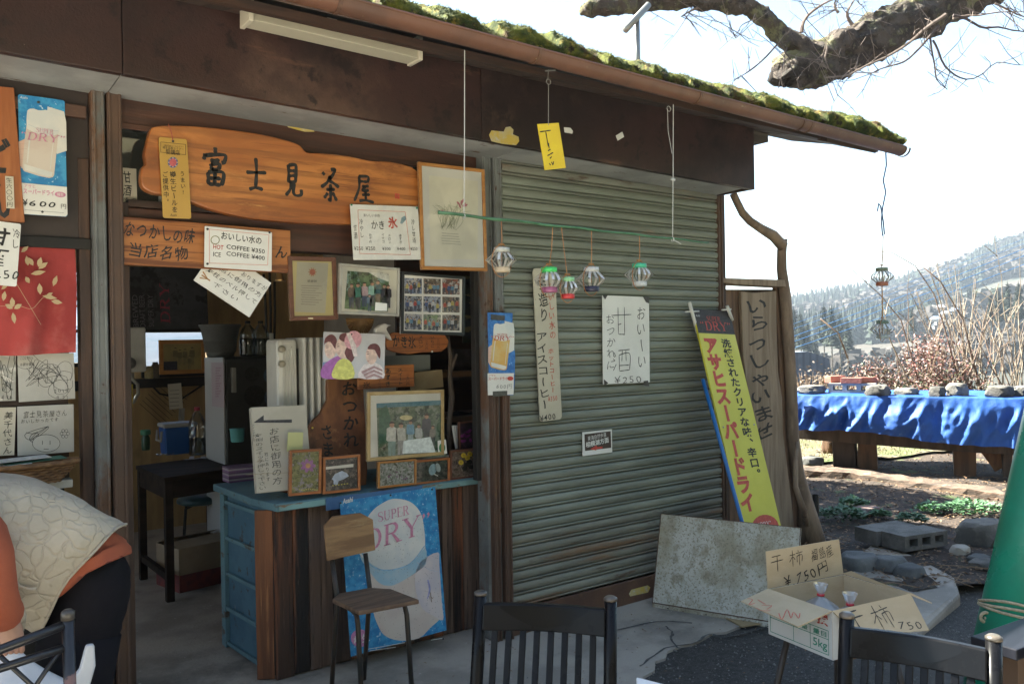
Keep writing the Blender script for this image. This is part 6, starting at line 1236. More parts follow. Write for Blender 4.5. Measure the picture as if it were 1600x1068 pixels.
pf.text('750', (1402,966,1442,986), HWB, jit=.7, rot=-8, off=-.006); pf.done()
obj('rear_flap', MB().prism([D+V(0,0,.002), Cc+V(0,0,.002), aZ(1456,938,zt+.0)+V(0,0,-.01), aZ(1330,893,zt+.02)], V(0,0,.004)), m_card, BXT)
# bags inside
m_bag = glass('cellophane', .6, (.95,.95,.95)); _n = m_bag.node_tree; _df = _n.nodes.new('ShaderNodeBsdfDiffuse'); _df.inputs[0].default_value = (.8,.8,.8,1); _mx = _n.nodes.new('ShaderNodeMixShader'); _mx.inputs[0].default_value = .3
_old = _n.nodes['Material Output'].inputs[0].links[0].from_socket; _n.links.new(_old, _mx.inputs[1]); _n.links.new(_df.outputs[0], _mx.inputs[2]); _n.links.new(_mx.outputs[0], _n.nodes['Material Output'].inputs[0])
for k, (x, y, lb) in enumerate(((1252,932,'left'), (1346,935,'right'))):
    c = (A0+C0_)/2 + (A-B)*( .0) + (lerp(A, D, .5)-lerp(A, Cc, .5))*(.55 if k == 0 else -.35)+(D-A)*.0; c.z = zbx+.006
    BG = thing('persimmon_bag', c, 'clear bag of dried persimmons tied with red tape, '+lb+' one in the box', 'bag', 'bags in the box')
    mb = MB().loft([[c+V(r_*math.cos(2*math.pi*i/16)*(1+.18*math.sin(i*5+k)), r_*math.sin(2*math.pi*i/16)*(1+.18*math.cos(i*3)), z) for i in range(16)] for r_, z in ((.03,0),(.07,.02),(.078,.05),(.06,.085),(.014,.118),(.009,.128),(.017,.145),(.026,.168))], cap=False); obj('film', mb, m_bag, BG, smooth=True)
    mb = MB().torus(c+V(0,0,.127), .010, .005, (0,0,1), 12, 6); obj('red_tie', mb, ink((.45,.02,.03)), BG, smooth=True)
    for j in range(5): a = j*1.3; obj('fruit', rock(c+V(.032*math.cos(a), .032*math.sin(a), .035+.02*(j % 2)), .028, .028, .022, j+k*9, 2), M('dried_persimmon', (.26,.16,.12), (.34,.28,.25), rough=.6, scale=14), BG, smooth=True)
# stool under it
cS = (A0+C0_)/2; S1 = (B-A).normalized(); S2 = (D-A).normalized(); LS = thing('low_stool', V(cS.x,cS.y,.004), 'low stool with a brown plywood seat and pipe legs under the persimmon box', 'stool')
m_ply2 = M('brown_plywood', (.20,.10,.05), (.14,.07,.035), rough=.5, scale=4, stretch=(4,1,1))
cor = [cS+S1*a*.145+S2*b*.15 for a, b in ((-1,-1),(1,-1),(1,1),(-1,1))]; obj('seat', MB().prism([V(q.x,q.y,zbx-.001) for q in cor], V(0,0,-.018)), m_ply2, LS, bev=.005)
m_pipe = M('brown_pipe', (.05,.04,.035), rough=.45)
for q in cor: d = (q-cS); d.z = 0; obj('leg', MB().tube([V(*(cS+d*.85)[:2],zbx-.02), V(*(cS+d*1.25)[:2],.004)], .012, 9), m_pipe, LS, smooth=True)
# ---------------------------------------------------------------- chairs
m_blk = M('black_lacquer', (.005,.005,.006), (.008,.008,.009), spec=.16, rough=.3, scale=6, rvar=.08, spots=[((.05,.05,.05), 70, .74, .02)])
m_cap = M('worn_post_cap', (.05,.045,.04), (.11,.09,.07), rough=.35, scale=20)
def slat_chair(label, P0, P1, H, toward):
    """slatted black dining chair, back posts tops at P0 and P1, sitting side towards `toward`"""
    c = (P0+P1)/2; ex = (P1-P0); wdt = ex.length; ex.normalize(); ey = V(-ex.y, ex.x, 0)
    if ey.dot(toward-c) < 0: ey = -ey
    base = V(c.x, c.y, .006) ; t = thing('slat_back_chair', base, label, 'chair', 'black slat-back chairs'); lean = .10
    def L_(x, y, z): return base + ex*x + ey*(y) + V(0,0,z-.006)
    def back(z): return -lean*max(0, (z-.43))/(H-.43)+lean*1.0
    hw = wdt/2; off = 0
    def bk(x, z): return L_(x, back(z)-lean+off, z)
    for s in (-1, 1):
        obj('back_post', MB().tube([L_(s*hw, -.03, .006), L_(s*hw, .02, .43), bk(s*hw, H*.8), bk(s*hw, H)], .0175, 14), m_blk, t, smooth=True); obj('post_cap', MB().lathe([(.0185,0),(.0185,.006),(.012,.011)], bk(s*hw, H), 14), m_cap, t, smooth=True)
        obj('front_leg', MB().tube([L_(s*(hw+.01), .40, .006), L_(s*(hw+.01), .38, .42)], .017, 12), m_blk, t, smooth=True); obj('side_rail', MB().tube([L_(s*hw, -.01, .2), L_(s*(hw+.01), .39, .2)], .009, 8), m_blk, t)
    n = 14; zt_, zb_ = H-.018, H-.085; r1 = []; 
    mb = MB().grid(lambda a, b: bk(lerp(-hw+.012, hw-.012, a), lerp(zb_, zt_, b)) - ey*(.016*(1-(2*a-1)**2)) , n, 4); k0 = len(mb.v); th = ey*.02
    mb2 = MB().loft([[bk(x, zb_)-ey*g, bk(x, zt_)-ey*g, bk(x, zt_)-ey*g+th, bk(x, zb_)-ey*g+th] for x, g in [(lerp(-hw+.012, hw-.012, i/n), .018*math.sin(math.pi*i/n)) for i in range(n+1)]])
    RL = obj('top_rail', mb2, m_blk, t, bev=.004)
    # scooped lens-shaped relief on both faces of the rail
    for sgn in (-1, 1):
        mb = MB(); m_ = 20
        up_ = [(lerp(-hw*.72, hw*.72, i/m_), zt_-.004) for i in range(m_+1)]; lo_ = [(x, zt_-.004-.052*math.sin(math.pi*i/m_)) for i, (x, z) in enumerate(up_)]
        def q_(x, z): g = .018*math.sin(math.pi*(x+hw)/(2*hw)); return bk(x, z)-ey*g+(th if sgn > 0 else V(0,0,0))+ey*(.0012*sgn)
        mb.add([q_(*a) for a in up_]+[q_(*a) for a in lo_], [(i, i+1, m_+2+i, m_+1+i) for i in range(m_)]); obj('rail_scoop', mb, M('black_lacquer_gloss', (.006,.006,.007), rough=.2, spec=.2), RL)
    for k in range(8):
        x = lerp(-hw+.045, hw-.045, k/7); g = .018*math.sin(math.pi*(x+hw)/(2*hw)); obj('slat', MB().bar(L_(x, .02-lean*.0, .47), bk(x, zb_)-ey*(g-.01), .017, .010, ex), m_blk, t, bev=.002)
    obj('lower_rail', MB().bar(L_(-hw+.012,.02,.47), L_(hw-.012,.02,.47), .02, .03), m_blk, t)
    obj('seat', MB().prism([L_(-hw-.02,.0,.455), L_(hw+.02,.0,.455), L_(hw+.03,.42,.455), L_(-hw-.03,.42,.455)], V(0,0,-.035)), m_blk, t, bev=.008)
    return t
H_ = .80
slat_chair('black slat-back chair in the middle foreground, before the shutter', aZ(737,946,H_), aZ(949,956,H_), H_, V(0,0,0))
slat_chair('black slat-back chair at the right foreground, before the persimmon box', aZ(1310,982,H_), aZ(1549,1021,H_), H_, V(0,0,0))
# wooden school chair
SC = thing('school_chair', V(1.6,3.2,.013), 'small wooden school chair with steel pipe frame before the large beer poster', 'chair')
m_scw = M('worn_plywood', (.33,.19,.085), (.20,.105,.048), rough=.55, scale=3, stretch=(1,1,7), spots=[((.36,.24,.12), 4, .6, .12, (1,1,5)), ((.1,.05,.025), 5, .66, .1)], bump=.2, bscale=20)
m_scs = M('worn_seat_plywood', (.19,.115,.07), (.11,.066,.042), rough=.6, scale=4, stretch=(1,6,1), spots=[((.2,.13,.09), 6, .62, .1, (1,5,1))], bump=.25, bscale=18)
m_scp = M('dark_green_pipe', (.022,.022,.02), (.05,.032,.02), rough=.45, scale=7, spots=[((.02,.07,.05), 4, .66, .04)])
SZ = .44
s_fl, s_fr = aZ(562,955,SZ), aZ(655,938,SZ); s_bl, s_br = aZ(519,938,SZ), aZ(590,917,SZ); 
so_ = [aZ(*q, SZ) for q in ((519,935),(530,926),(578,917),(611,919),(655,936),(561,954))]
obj('seat', MB().prism(so_[::-1], V(0,0,-.018)), m_scs, SC, bev=.004)
ez = V(0,0,1); bl_, br_ = aZ(527,934,SZ-.02), aZ(578,921,SZ-.02)
# back board: plane through the rear pipes, leaning slightly back
bdir = (br_-bl_).normalized(); bn = bdir.cross(ez).normalized()
if bn.dot(CAM-bl_) < 0: bn = -bn
bpln = (bl_ + -bn*.02)
def bpt(x, y, e=0): return at_plane(x, y, bpln+bn*e, (bn+V(0,0,.12)).normalized())
ob = [bpt(*q) for q in ((507,821),(521,806),(564,801),(583,811),(587,859),(512,876))]; obj('backrest', MB().prism(ob, -bn*.012), m_scw, SC, bev=.003)
for (t1, t2, f1) in (((518,870),(527,934),None), ((571,864),(578,921),None)):
    q0 = bpt(*t1, -.02); q1 = aZ(*t2, SZ-.02); obj('back_leg', MB().tube([q0, lerp(q0, q1, .8), q1+V(0,0,0), V(q1.x-bn.x*.06, q1.y-bn.y*.06, .013)], .0105, 9), m_scp, SC, smooth=True)
for q, d in ((aZ(562,958,SZ-.02), -1), (aZ(640,942,SZ-.02), 1)):
    b_ = bl_ if d < 0 else br_; fwd = (q-b_); fwd.z = 0; fwd.normalize(); q = q-fwd*.02
    obj('front_leg', MB().tube([V(b_.x,b_.y,SZ-.028), q-fwd*.06+V(0,0,-.006), q-fwd*.015+V(0,0,-.012), q+V(0,0,-.05), q+fwd*.03+V(0,0,-.41)], .0105, 9), m_scp, SC, smooth=True)
# metal chair at lower left
MC = thing('metal_chair', aY(107,1068,2.0)*1.0, 'black steel chair back with crossed bars at the lower left corner', 'chair')
MC.location.z = 0; ORG[MC.name].z = 0
m_mch = M('scuffed_black_steel', (.014,.014,.017), (.02,.02,.024), rough=.32, scale=9, spots=[((.16,.09,.08), 9, .62, .05)])
pt = lambda x, y: aY(x, y, 2.0)
a_ = pt(106,958); xl = pt(-70,1022)
obj('back_post', MB().tube([V(a_.x,2.0,a_.z), V(a_.x+.01,2.0,.013)], .0125, 12), m_mch, MC, smooth=True); obj('back_post', MB().tube([V(xl.x,1.98,xl.z), V(xl.x-.01,1.98,.013)], .0125, 12), m_mch, MC, smooth=True)
obj('post_cap', MB().lathe([(.014,-.012),(.014,.004),(.008,.009)], V(a_.x,2.0,a_.z), 12), m_cap, MC, smooth=True)
for y0, y1, r_ in ((974,1015,.010), (1010,1044,.009)): obj('cross_rail', MB().tube([pt(104,y0), pt(-70,y0+(y1-y0)*1.65)], r_, 10), m_mch, MC, smooth=True)
for q in ([pt(0,1024),pt(50,1070),pt(110,1130)], [pt(96,1012),pt(60,1064),pt(20,1130)]): obj('cross_bar', MB().tube(q, .005, 8), m_mch, MC, smooth=True)
obj('seat', MB().box((xl.x,1.62,.42),(a_.x,2.0,.45)), m_mch, MC, bev=.01)
for x in (xl.x+.02, a_.x-.02): obj('front_leg', MB().tube([V(x,1.65,.42), V(x,1.62,.013)], .0115, 10), m_mch, MC, smooth=True)
# black plank table at the right edge
TB = thing('plank_table', V(2.5,.9,.004), 'dark plank table corner at the lower right edge', 'table')
m_tb = M('black_stained_plank', (.010,.011,.016), (.016,.017,.024), spec=.2, rough=.5, scale=4, stretch=(1,6,1))
tz = .72; q1 = aZ(1516,993,tz); q2 = aZ(1640,950,tz); d_ = (q2-q1).normalized(); e_ = V(d_.y,-d_.x,0)
for k in range(4): o_ = q1+e_*(k*.125)+(d_*(.012 if k else 0)); obj('table_plank', MB().prism([o_, o_+d_*1.2, o_+d_*1.2+e_*.115, o_+e_*.115][::-1], V(0,0,-.028)), m_tb, TB, bev=.003)
for a in (.08,1.1):
    for b in (.06,.42): q = q1+d_*a+e_*b; obj('leg', MB().bar(V(q.x,q.y,.004), V(q.x,q.y,tz-.03), .06, .06, d_), M('brown_table_leg', (.09,.055,.035), rough=.6), TB)
# white table corner at the bottom
WT = thing('white_table', V(1.5,.8,0), 'white tabletop whose far corner shows at the bottom edge', 'table')
w1 = aZ(994,1056,.7); wd1 = (aZ(1070,1075,.7)-w1).normalized(); wd2 = (aZ(998,1110,.7)-w1).normalized()
obj('table_top', MB().prism([w1, w1+wd1*.45, w1+wd1*.45+wd2*.5, w1+wd2*.5][::-1], V(0,0,-.025)), M('white_laminate', (.8,.78,.76), rough=.4), WT, bev=.004)
for a in (.05,.4):
    for b in (.05,.45): q = w1+wd1*a+wd2*b; obj('leg', MB().tube([V(q.x,q.y,.675), V(q.x,q.y,.004)], .014, 8), m_pipe, WT)
# big green leaning pipe with rope
gp0 = aD(1585,1000,3.2); gp1 = aD(1668,610,3.4); gdv = (gp1-gp0).normalized(); GRAD = .135
g_bot = gp0 - gdv*(gp0.z/gdv.z); g_top = gp1+gdv*.9
GP = obj('green_pipe', MB().tube([g_bot, lerp(g_bot, g_top, .5), g_top], GRAD, 40), M('green_enamel', (.014,.25,.15), (.016,.20,.12), rough=.3, scale=3, rvar=.1, spots=[((.10,.2,.13), 40, .70, .04), ((.06,.10,.07), 2.5, .62, .2)]), label='large glossy green pipe leaning at the right edge', cat='pipe', smooth=True, origin=(g_bot.x,g_bot.y,.0))
rc = gp0+gdv*.10; mb = MB(); a_ = gdv.orthogonal().normalized(); b_ = gdv.cross(a_)
for k in range(3):
    P = []
    for i in range(41): t = 2*math.pi*i/40; P.append(rc+gdv*(-.012+.014*k+.010*math.sin(t*2+k)) + (a_*math.cos(t)+b_*math.sin(t))*(GRAD+.006))
    mb.tube(P, .006, 6, cap=False)
kp = rc - rt0*(GRAD+.01) - fw*.02; mb.torus(kp, .018, .007, fw, 14, 6); mb.tube([kp, kp+V(.01,.0,-.03), kp+rt0*.05-fw*.03+V(0,0,-.03)], .006, 6)
obj('rope', mb, M('hemp_rope', (.42,.36,.24), (.3,.25,.16), rough=.9, scale=60, stretch=(1,1,3)), label='hemp rope wound round the green pipe', cat='rope', smooth=True)
# ---------------------------------------------------------------- the person bending at the left
PN = thing('person', V(.50,2.9,.013), 'person bending forward in a beige quilted vest, orange shirt and dark trousers', 'person')
m_skin = M('skin', (.42,.24,.17), (.38,.21,.15), rough=.5, scale=8)
def skin_mesh(name, verts, edges, rad, mat, parent, root=0, sub=2):
    me = bpy.data.meshes.new(name); o0 = ORG[parent.name]; me.from_pydata([tuple(Vector(v)-o0) for v in verts], edges, []); me.materials.append(mat)
    o = bpy.data.objects.new(name, me); col.objects.link(o); ORG[o.name] = o0; o.parent = parent
    sk = o.modifiers.new('skin', 'SKIN'); sk.use_smooth_shade = True
    for i, r_ in enumerate(rad): me.skin_vertices[0].data[i].radius = (r_, r_) if not isinstance(r_, tuple) else r_
    for i in range(len(verts)): me.skin_vertices[0].data[i].use_root = (i == root)
    s = o.modifiers.new('sub', 'SUBSURF'); s.levels = sub; s.render_levels = sub; return o
y0 = 2.9
bv, be, br_l = [], [], []
def jn(p, r_, par=None):
    bv.append(V(*p)); br_l.append(r_)
    if par is not None: be.append((par, len(bv)-1))
    return len(bv)-1
pel = jn((.48,y0,.76), .085); ch = jn((.32,y0-.01,.93), .095, pel); sh_ = jn((.10,y0-.03,.99), .11, ch); nk = jn((-.02,y0-.04,1.02), .05, sh_); hd = jn((-.10,y0-.05,1.02), .085, nk); jn((-.17,y0-.05,.99), .07, hd)
for s in (-1, 1):
    hp = jn((.46,y0+s*.075,.64), .065, pel); kn = jn((.43,y0+s*.09,.42), .05, hp); an = jn((.45,y0+s*.10,.09), .042, kn); ft = jn((.38,y0+s*.11,.045), .035, an); jn((.32,y0+s*.115,.04), .028, ft)
    shd = jn((.17,2.665,.95), .055, sh_) if s < 0 else jn((.12,y0+.14,.97), .06, sh_)
    hand = aY(14,992,2.68) if s < 0 else aY(-60,1000,2.95)
    el = jn((.20 if s < 0 else .06, 2.64 if s < 0 else y0+.17, lerp(.97,hand.z,.55)), .045, shd); wr = jn((hand.x-.005, hand.y, hand.z+.05), .028, el); pm = jn((hand.x, hand.y, hand.z+.005), .034, wr)
    for k in range(4):
        f1 = jn((hand.x-.018+k*.013+.006, hand.y-.022, hand.z-.022-.004*(k in (1,2))), .0085, pm); f2 = jn((hand.x-.016+k*.013+.006, hand.y-.016, hand.z-.046), .008, f1); jn((hand.x-.014+k*.012, hand.y+.008, hand.z-.054), .007, f2)
    th1 = jn((hand.x+.028, hand.y-.008, hand.z-.006), .010, pm); jn((hand.x+.024, hand.y-.022, hand.z-.034), .008, th1)
skin_mesh('body', bv, be, br_l, m_skin, PN)
# hair, off the left edge
mb = rock(V(-.10,y0-.05,1.05), .11, .11, .10, 5, 3, .1); obj('hair', mb, M('dark_hair', (.03,.025,.022), rough=.6), PN, smooth=True)
def ring(top, bot, hy, n=28, fold=0, seed=0, yc=y0, near=None):
    """a loop of cloth whose side view runs from `top` to `bot` (x, z) and whose half width is hy"""
    out = []; dx = dz = 0
    if near: q = aY(*near, yc-hy); dx, dz = q.x-(top[0]+bot[0])/2, q.z-(top[1]+bot[1])/2
    for k in range(n):
        t = 2*math.pi*k/n; c_ = (1-math.cos(t))/2; x = lerp(top[0], bot[0], c_); z = lerp(top[1], bot[1], c_)
        w_ = hy*math.copysign(abs(math.sin(t))**.8, math.sin(t)); g_ = max(0, math.sin(t)); x += dx*g_; z += dz*g_; q = V(x, yc-w_, z); out.append(q + wob(q, 7, fold, seed))
    return out
m_vest = M('beige_quilting', (.50,.44,.35), (.44,.385,.30), rough=.85, scale=7)
# vest material: quilted cells
nt_ = m_vest.node_tree; N_ = nt_.nodes; tcq = N_.new('ShaderNodeTexCoord'); vq = N_.new('ShaderNodeTexVoronoi'); vq.inputs['Scale'].default_value = 24; vq.feature = 'DISTANCE_TO_EDGE'
nq = N_.new('ShaderNodeTexNoise'); nq.inputs['Scale'].default_value = 9; mq = N_.new('ShaderNodeMix'); mq.data_type = 'VECTOR'; mq.inputs[0].default_value = .13
nt_.links.new(tcq.outputs['Object'], nq.inputs['Vector']); nt_.links.new(tcq.outputs['Object'], mq.inputs[4]); nt_.links.new(nq.outputs['Color'], mq.inputs[5]); nt_.links.new(mq.outputs[1], vq.inputs['Vector'])
mr = N_.new('ShaderNodeMapRange'); mr.inputs[2].default_value = .11; mr.interpolation_type = 'SMOOTHSTEP'; nt_.links.new(vq.outputs['Distance'], mr.inputs[0]); bq = N_.new('ShaderNodeBump'); bq.inputs['Distance'].default_value = .006; bq.inputs['Strength'].default_value = .55
cw_ = N_.new('ShaderNodeTexNoise'); cw_.inputs['Scale'].default_value = 26; cw_.inputs['Detail'].default_value = 8; cw_.inputs['Distortion'].default_value = 1.2; nt_.links.new(tcq.outputs['Object'], cw_.inputs['Vector']); ad_ = N_.new('ShaderNodeMath'); ad_.operation = 'MULTIPLY_ADD'; nt_.links.new(cw_.outputs['Fac'], ad_.inputs[0]); ad_.inputs[1].default_value = .9; nt_.links.new(mr.outputs[0], ad_.inputs[2])
nt_.links.new(ad_.outputs[0], bq.inputs['Height']); nt_.links.new(bq.outputs[0], N_['Principled BSDF'].inputs['Normal'])
def xz(x, y, Y=y0): q = aY(x, y, Y); return (q.x, q.z)
vr = [((-.05,1.05),(-.06,.97),.06), ((.02,1.09),(-.04,.88),.13), ((.10,1.12),(.02,.83),.19), xz(0,736)+(0,), xz(60,744)+(0,), xz(118,776)+(0,), xz(158,797)+(0,), xz(195,822)+(0,)]
bots = [None,None,None,(.10,.80),(.17,.74),(.24,.69),(.30,.655),xz(62,998)]; hys = [0,0,0,.20,.205,.20,.195,.185]
rings = [ring(a, b, h) for a, b, h in vr[:3]] + [ring(vr[i][:2], bots[i], hys[i], fold=.012, seed=i, near={5: (78,862), 6: (100,868), 7: (124,882)}.get(i)) for i in range(3, 8)]
mb = MB(); 
def refine(rs, k=5):
    out = []
    for a, b in zip(rs, rs[1:]): out += [[lerp(p, q, j/k)+wob(lerp(p, q, j/k), 11, .009*(j > 0), 2)+wob(lerp(p, q, j/k), 24, .007*(j > 0), 5) for p, q in zip(a, b)] for j in range(k)]
    return out+[rs[-1]]
inner = [[lerp(q, sum(rings[-1], V(0,0,0))/len(rings[-1]), .03)+V(-.006,0,.004) for q in rings[-1]], [lerp(q, sum(rings[-2], V(0,0,0))/len(rings[-2]), .06) for q in rings[-2]]]
mb.loft(refine(rings)+inner, cap=False); VS = obj('vest', mb, m_vest, PN, smooth=True, sub=1)
mb = MB(); lo = rings[-1]; mb.tube(lo+[lo[0]], .0045, 6, cap=False); obj('hem_piping', mb, m_vest, VS, smooth=True)
# armhole welt and tie
mb = MB(); mb.tube([aY(*q, 2.70) for q in ((18,890),(24,905),(30,915),(45,920),(57,919))], .004, 6); mb.tube([aY(*q, 2.72) for q in ((10,930),(28,940),(38,960),(34,985))], .006, 6); obj('vest_tie', mb, m_vest, VS, smooth=True)
m_shirt = M('orange_knit', (.40,.10,.045), (.35,.085,.04), rough=.85, scale=6, bump=.15, bscale=200)
sr = [ring((.42,.99),(.27,.74),.165), ring((.55,.92),(.33,.72),.178), ring(xz(198,846),xz(95,905),.178,fold=.004,seed=3,near=(135,872)), ring(xz(205,862),xz(112,905),.182,fold=.006,seed=4,near=(152,888))]
sin_ = [[lerp(q, sum(sr[-1], V(0,0,0))/28, .05)+V(-.01,0,.01) for q in sr[-1]]]
mb = MB().loft(refine(sr)+sin_, cap=False); obj('shirt', mb, m_shirt, PN, smooth=True)
for s in (-1, 1):
    hand = aY(14,992,2.68) if s < 0 else aY(-60,1000,2.95); a0 = V(.17,2.655,.985) if s < 0 else V(.11,y0+.14,.98); e0_ = V(.20,2.63,lerp(.97,hand.z,.55)) if s < 0 else V(.06,y0+.17,lerp(.97,hand.z,.55)); w0 = V(hand.x-.005, hand.y, hand.z+.055)
    P = [V(a0.x-.02,2.80,a0.z+.02) if s < 0 else a0+V(-.01,-.06,.01), a0, lerp(a0,e0_,.33), lerp(a0,e0_,.66), e0_, lerp(e0_,w0,.4), lerp(e0_,w0,.8), w0]; mb = MB().tube(P, [.075,.085,.082,.076,.07,.062,.054,.05], 16, cap=False); mb.v = [q+wob(q, 14, .007, 2) for q in mb.v]; obj('sleeve', mb, m_shirt, PN, smooth=True)
m_trs = M('navy_black_trousers', (.009,.008,.011), (.006,.006,.008), rough=.9, spec=.2, scale=5, bump=.1, bscale=120)
hip = [ring((.44,.93),(.38,.80),.14), ring((.57,.855),(.37,.74),.165), ring((.602,.79),(.35,.66),.172), ring((.60,.72),(.34,.60),.17), ring((.575,.64),(.345,.55),.168), ring((.545,.56),(.35,.50),.165), ring((.53,.50),(.35,.46),.16)]
mb = MB().loft(refine(hip), cap=True); TRS = obj('trousers', mb, m_trs, PN, smooth=True)
for s in (-1, 1):
    P = [V(.465,y0+s*.078,.62), V(.445,y0+s*.085,.50), V(.43,y0+s*.09,.40), V(.44,y0+s*.10,.25), V(.45,y0+s*.10,.06)]; mb = MB().tube(P, [.10,.095,.09,.082,.075], 18); mb.v = [q+wob(q, 8, .010, 3+s) for q in mb.v]; obj('trouser_leg', mb, m_trs, TRS, smooth=True)
    mb = MB().loft([[V(.50-.055*i, y0+s*.105, .0)+V(0, w_*math.cos(2*math.pi*k/12), .05+h_*math.sin(2*math.pi*k/12)-(.05-h_)+.013-.0) for k in range(12)] for i, (w_, h_) in enumerate(((.03,.025),(.042,.04),(.043,.04),(.042,.032),(.03,.02)))]); obj('shoe', mb, m_black, PN, smooth=True)
# white carrier bag in the hand
h0 = aY(14,1006,2.68); mb = MB(); rb = []
for r_, dz, k in ((.012,.0,0),(.03,-.05,1),(.08,-.11,2),(.15,-.17,3),(.17,-.28,4),(.16,-.40,5),(.10,-.44,6)):
    rb.append([h0+V(.05*k/6+r_*math.cos(2*math.pi*i/26)*1.2, -.08*k/6+r_*math.sin(2*math.pi*i/26)*.8, dz)+wob(V(i*.6, k*1.1, 0), 1.2, .03 if k > 1 else .005, 3) for i in range(26)])
mb.loft(rb, cap=False); SB = obj('carrier_bag', mb, M('white_polythene', (.62,.63,.66), (.56,.57,.6), rough=.4, scale=5), label='white plastic carrier bag held by the bending person', cat='bag', smooth=True, sub=1)
eb_ = [aY(*q, 2.62) for q in ((108,1068),(125,1045),(135,1008),(148,1006),(150,1040),(140,1075))]; mb = MB().prism(eb_, V(0,.02,0)); obj('bag_handle', mb, MATS['white_polythene'], SB, bev=.006)

# ---------------------------------------------------------------- table with blue sheet
def tpt(x, y, z): return aZ(x, y, z)
TZ = .85
T1, T2 = V(7.85,5.55,TZ), V(8.86,3.45,TZ); td = (T2-T1).normalized(); tn_ = V(td.y,-td.x,0)
if tn_.x < 0: tn_ = -tn_
TBL = thing('outdoor_table', V(8.6,4.6,GZ), 'long rough wooden outdoor table behind the garden bed', 'table')
m_tw = M('dark_old_timber', (.075,.05,.035), (.045,.03,.022), rough=.8, scale=3, stretch=(4,4,.8), bump=.5, bscale=12, ovar=.35)
m_tw2 = M('brown_timber_leg', (.17,.09,.045), (.10,.055,.03), rough=.8, scale=3, stretch=(4,4,.6), bump=.5, bscale=12, ovar=.3)
L_t = (T2-T1).length+1.6
for k in range(4): o_ = T1-td*.1+tn_*(.04+k*.24)+V(0,0,-.02); obj('table_plank', MB().prism([o_, o_+td*L_t, o_+td*L_t+tn_*.225, o_+tn_*.225][::-1], V(0,0,-.05)), m_tw, TBL, bev=.008)
obj('table_beam', MB().prism([T1+tn_*.06+V(0,0,-.075), T1+td*L_t+tn_*.06+V(0,0,-.075), T1+td*L_t+tn_*.06+V(0,0,-.60), T1+td*1.5+tn_*.06+V(0,0,-.54), T1+tn_*.06+V(0,0,-.47)], tn_*.06), m_tw, TBL, bev=.006)
def ontab(px_): # distance along the table front for a pixel column
    return min((abs(800+F_PX*((T1+td*(k/100)-CAM).dot(rt))/((T1+td*(k/100)-CAM).dot(fw))-px_), k/100) for k in range(-20, 380))[1]
for a, b, mt in ((1298,1334,m_tw),(1337,1367,m_tw2),(1487,1524,m_tw2),(1566,1580,m_tw)):
    s0_, s1_ = ontab(a), ontab(b); A_ = T1+td*s0_+tn_*.13; B_ = T1+td*s1_+tn_*.13
    mb = MB(); rings = []
    for j in range(6):
        z = lerp(.0, TZ-.08, j/5); q = [V(A_.x,A_.y,z), V(B_.x,B_.y,z), V(B_.x,B_.y,z)+tn_*.16, V(A_.x,A_.y,z)+tn_*.16]; rings.append([v+wob(v, 5, .022, a) for v in q])
    mb.loft(rings); obj('leg', mb, mt, TBL, bev=.008)
obj('bracing_board', MB().bar(T1+td*(ontab(1524))+tn_*.3+V(0,0,-.35), T1+td*(ontab(1568))+tn_*.32+V(0,0,-.72), .16, .03, td), M('orange_broken_board', (.32,.15,.06), (.2,.09,.04), rough=.7, scale=4, stretch=(3,3,1)), TBL)
# rotten plank in front
pk = [aZ(x, y, .10) for x, y in ((1248,736),(1330,742),(1420,754),(1500,765),(1575,775))]; mb = MB(); rg = []
for i in range(25):
    t = i/24*4; j = min(3, int(t)); q = lerp(pk[j], pk[j+1], t-j); n_ = V(.75,.65,0)*.35; rg.append([V(q.x,q.y,.05)+wob(q, 9, .03, 1), V(q.x,q.y,.115)+wob(q, 12, .022, 2), V(q.x,q.y,.12)+n_+wob(q, 12, .02, 3), V(q.x,q.y,.05)+n_])
mb.loft(rg); obj('rotten_plank', mb, M('rotten_wood', (.13,.085,.06), (.055,.04,.03), rough=.9, scale=4, stretch=(1.5,1.5,7), spots=[((.22,.16,.12), 6, .62, .08, (1.5,1.5,6))], bump=1, bscale=14), label='long rotten plank lying on the ground before the outdoor table', cat='plank')
# blue sheet
def tarp(a, b):
    s_ = a*(L_t+.1)-.15; x_ = T1+td*s_
    hang = .36+.15*ssm((a-.1)/.6)+.012*math.sin(a*19)
    if b < .45: q = x_+tn_*(1.05*(1-b/.45))+V(0,0,.012+.012*mnoise.noise(V(s_*3, b*5, 1)))
    else:
        t = (b-.45)/.55; fold = .05*min(1,t*2.2)*(1-2*abs(mnoise.noise(V(s_*4.2+.6*t, t*.7, 5))))+.03*min(1,t*2)*(1-2*abs(mnoise.noise(V(s_*9+1.5*t, t*1.6, 2))))+.004*(1-2*abs(mnoise.noise(V(s_*14, t*5, 7))))
        q = x_-tn_*(.02+.02*t+fold*1.5)+V(0,0,.01-hang*t) + V(0,0,.012*mnoise.noise(V(s_*6, 0, 9))*t)
    return q
m_tarp = M('blue_sheet', (.016,.07,.28), (.022,.092,.34), rough=.6, scale=4, bump=.55, bscale=9, spec=.35, spots=[((.08,.16,.36), 6, .64, .1)])
mb = MB().grid(tarp, 260, 60); obj('blue_tarpaulin', mb, m_tarp, label='crinkled blue plastic sheet draped over the outdoor table', cat='tarpaulin', smooth=True)
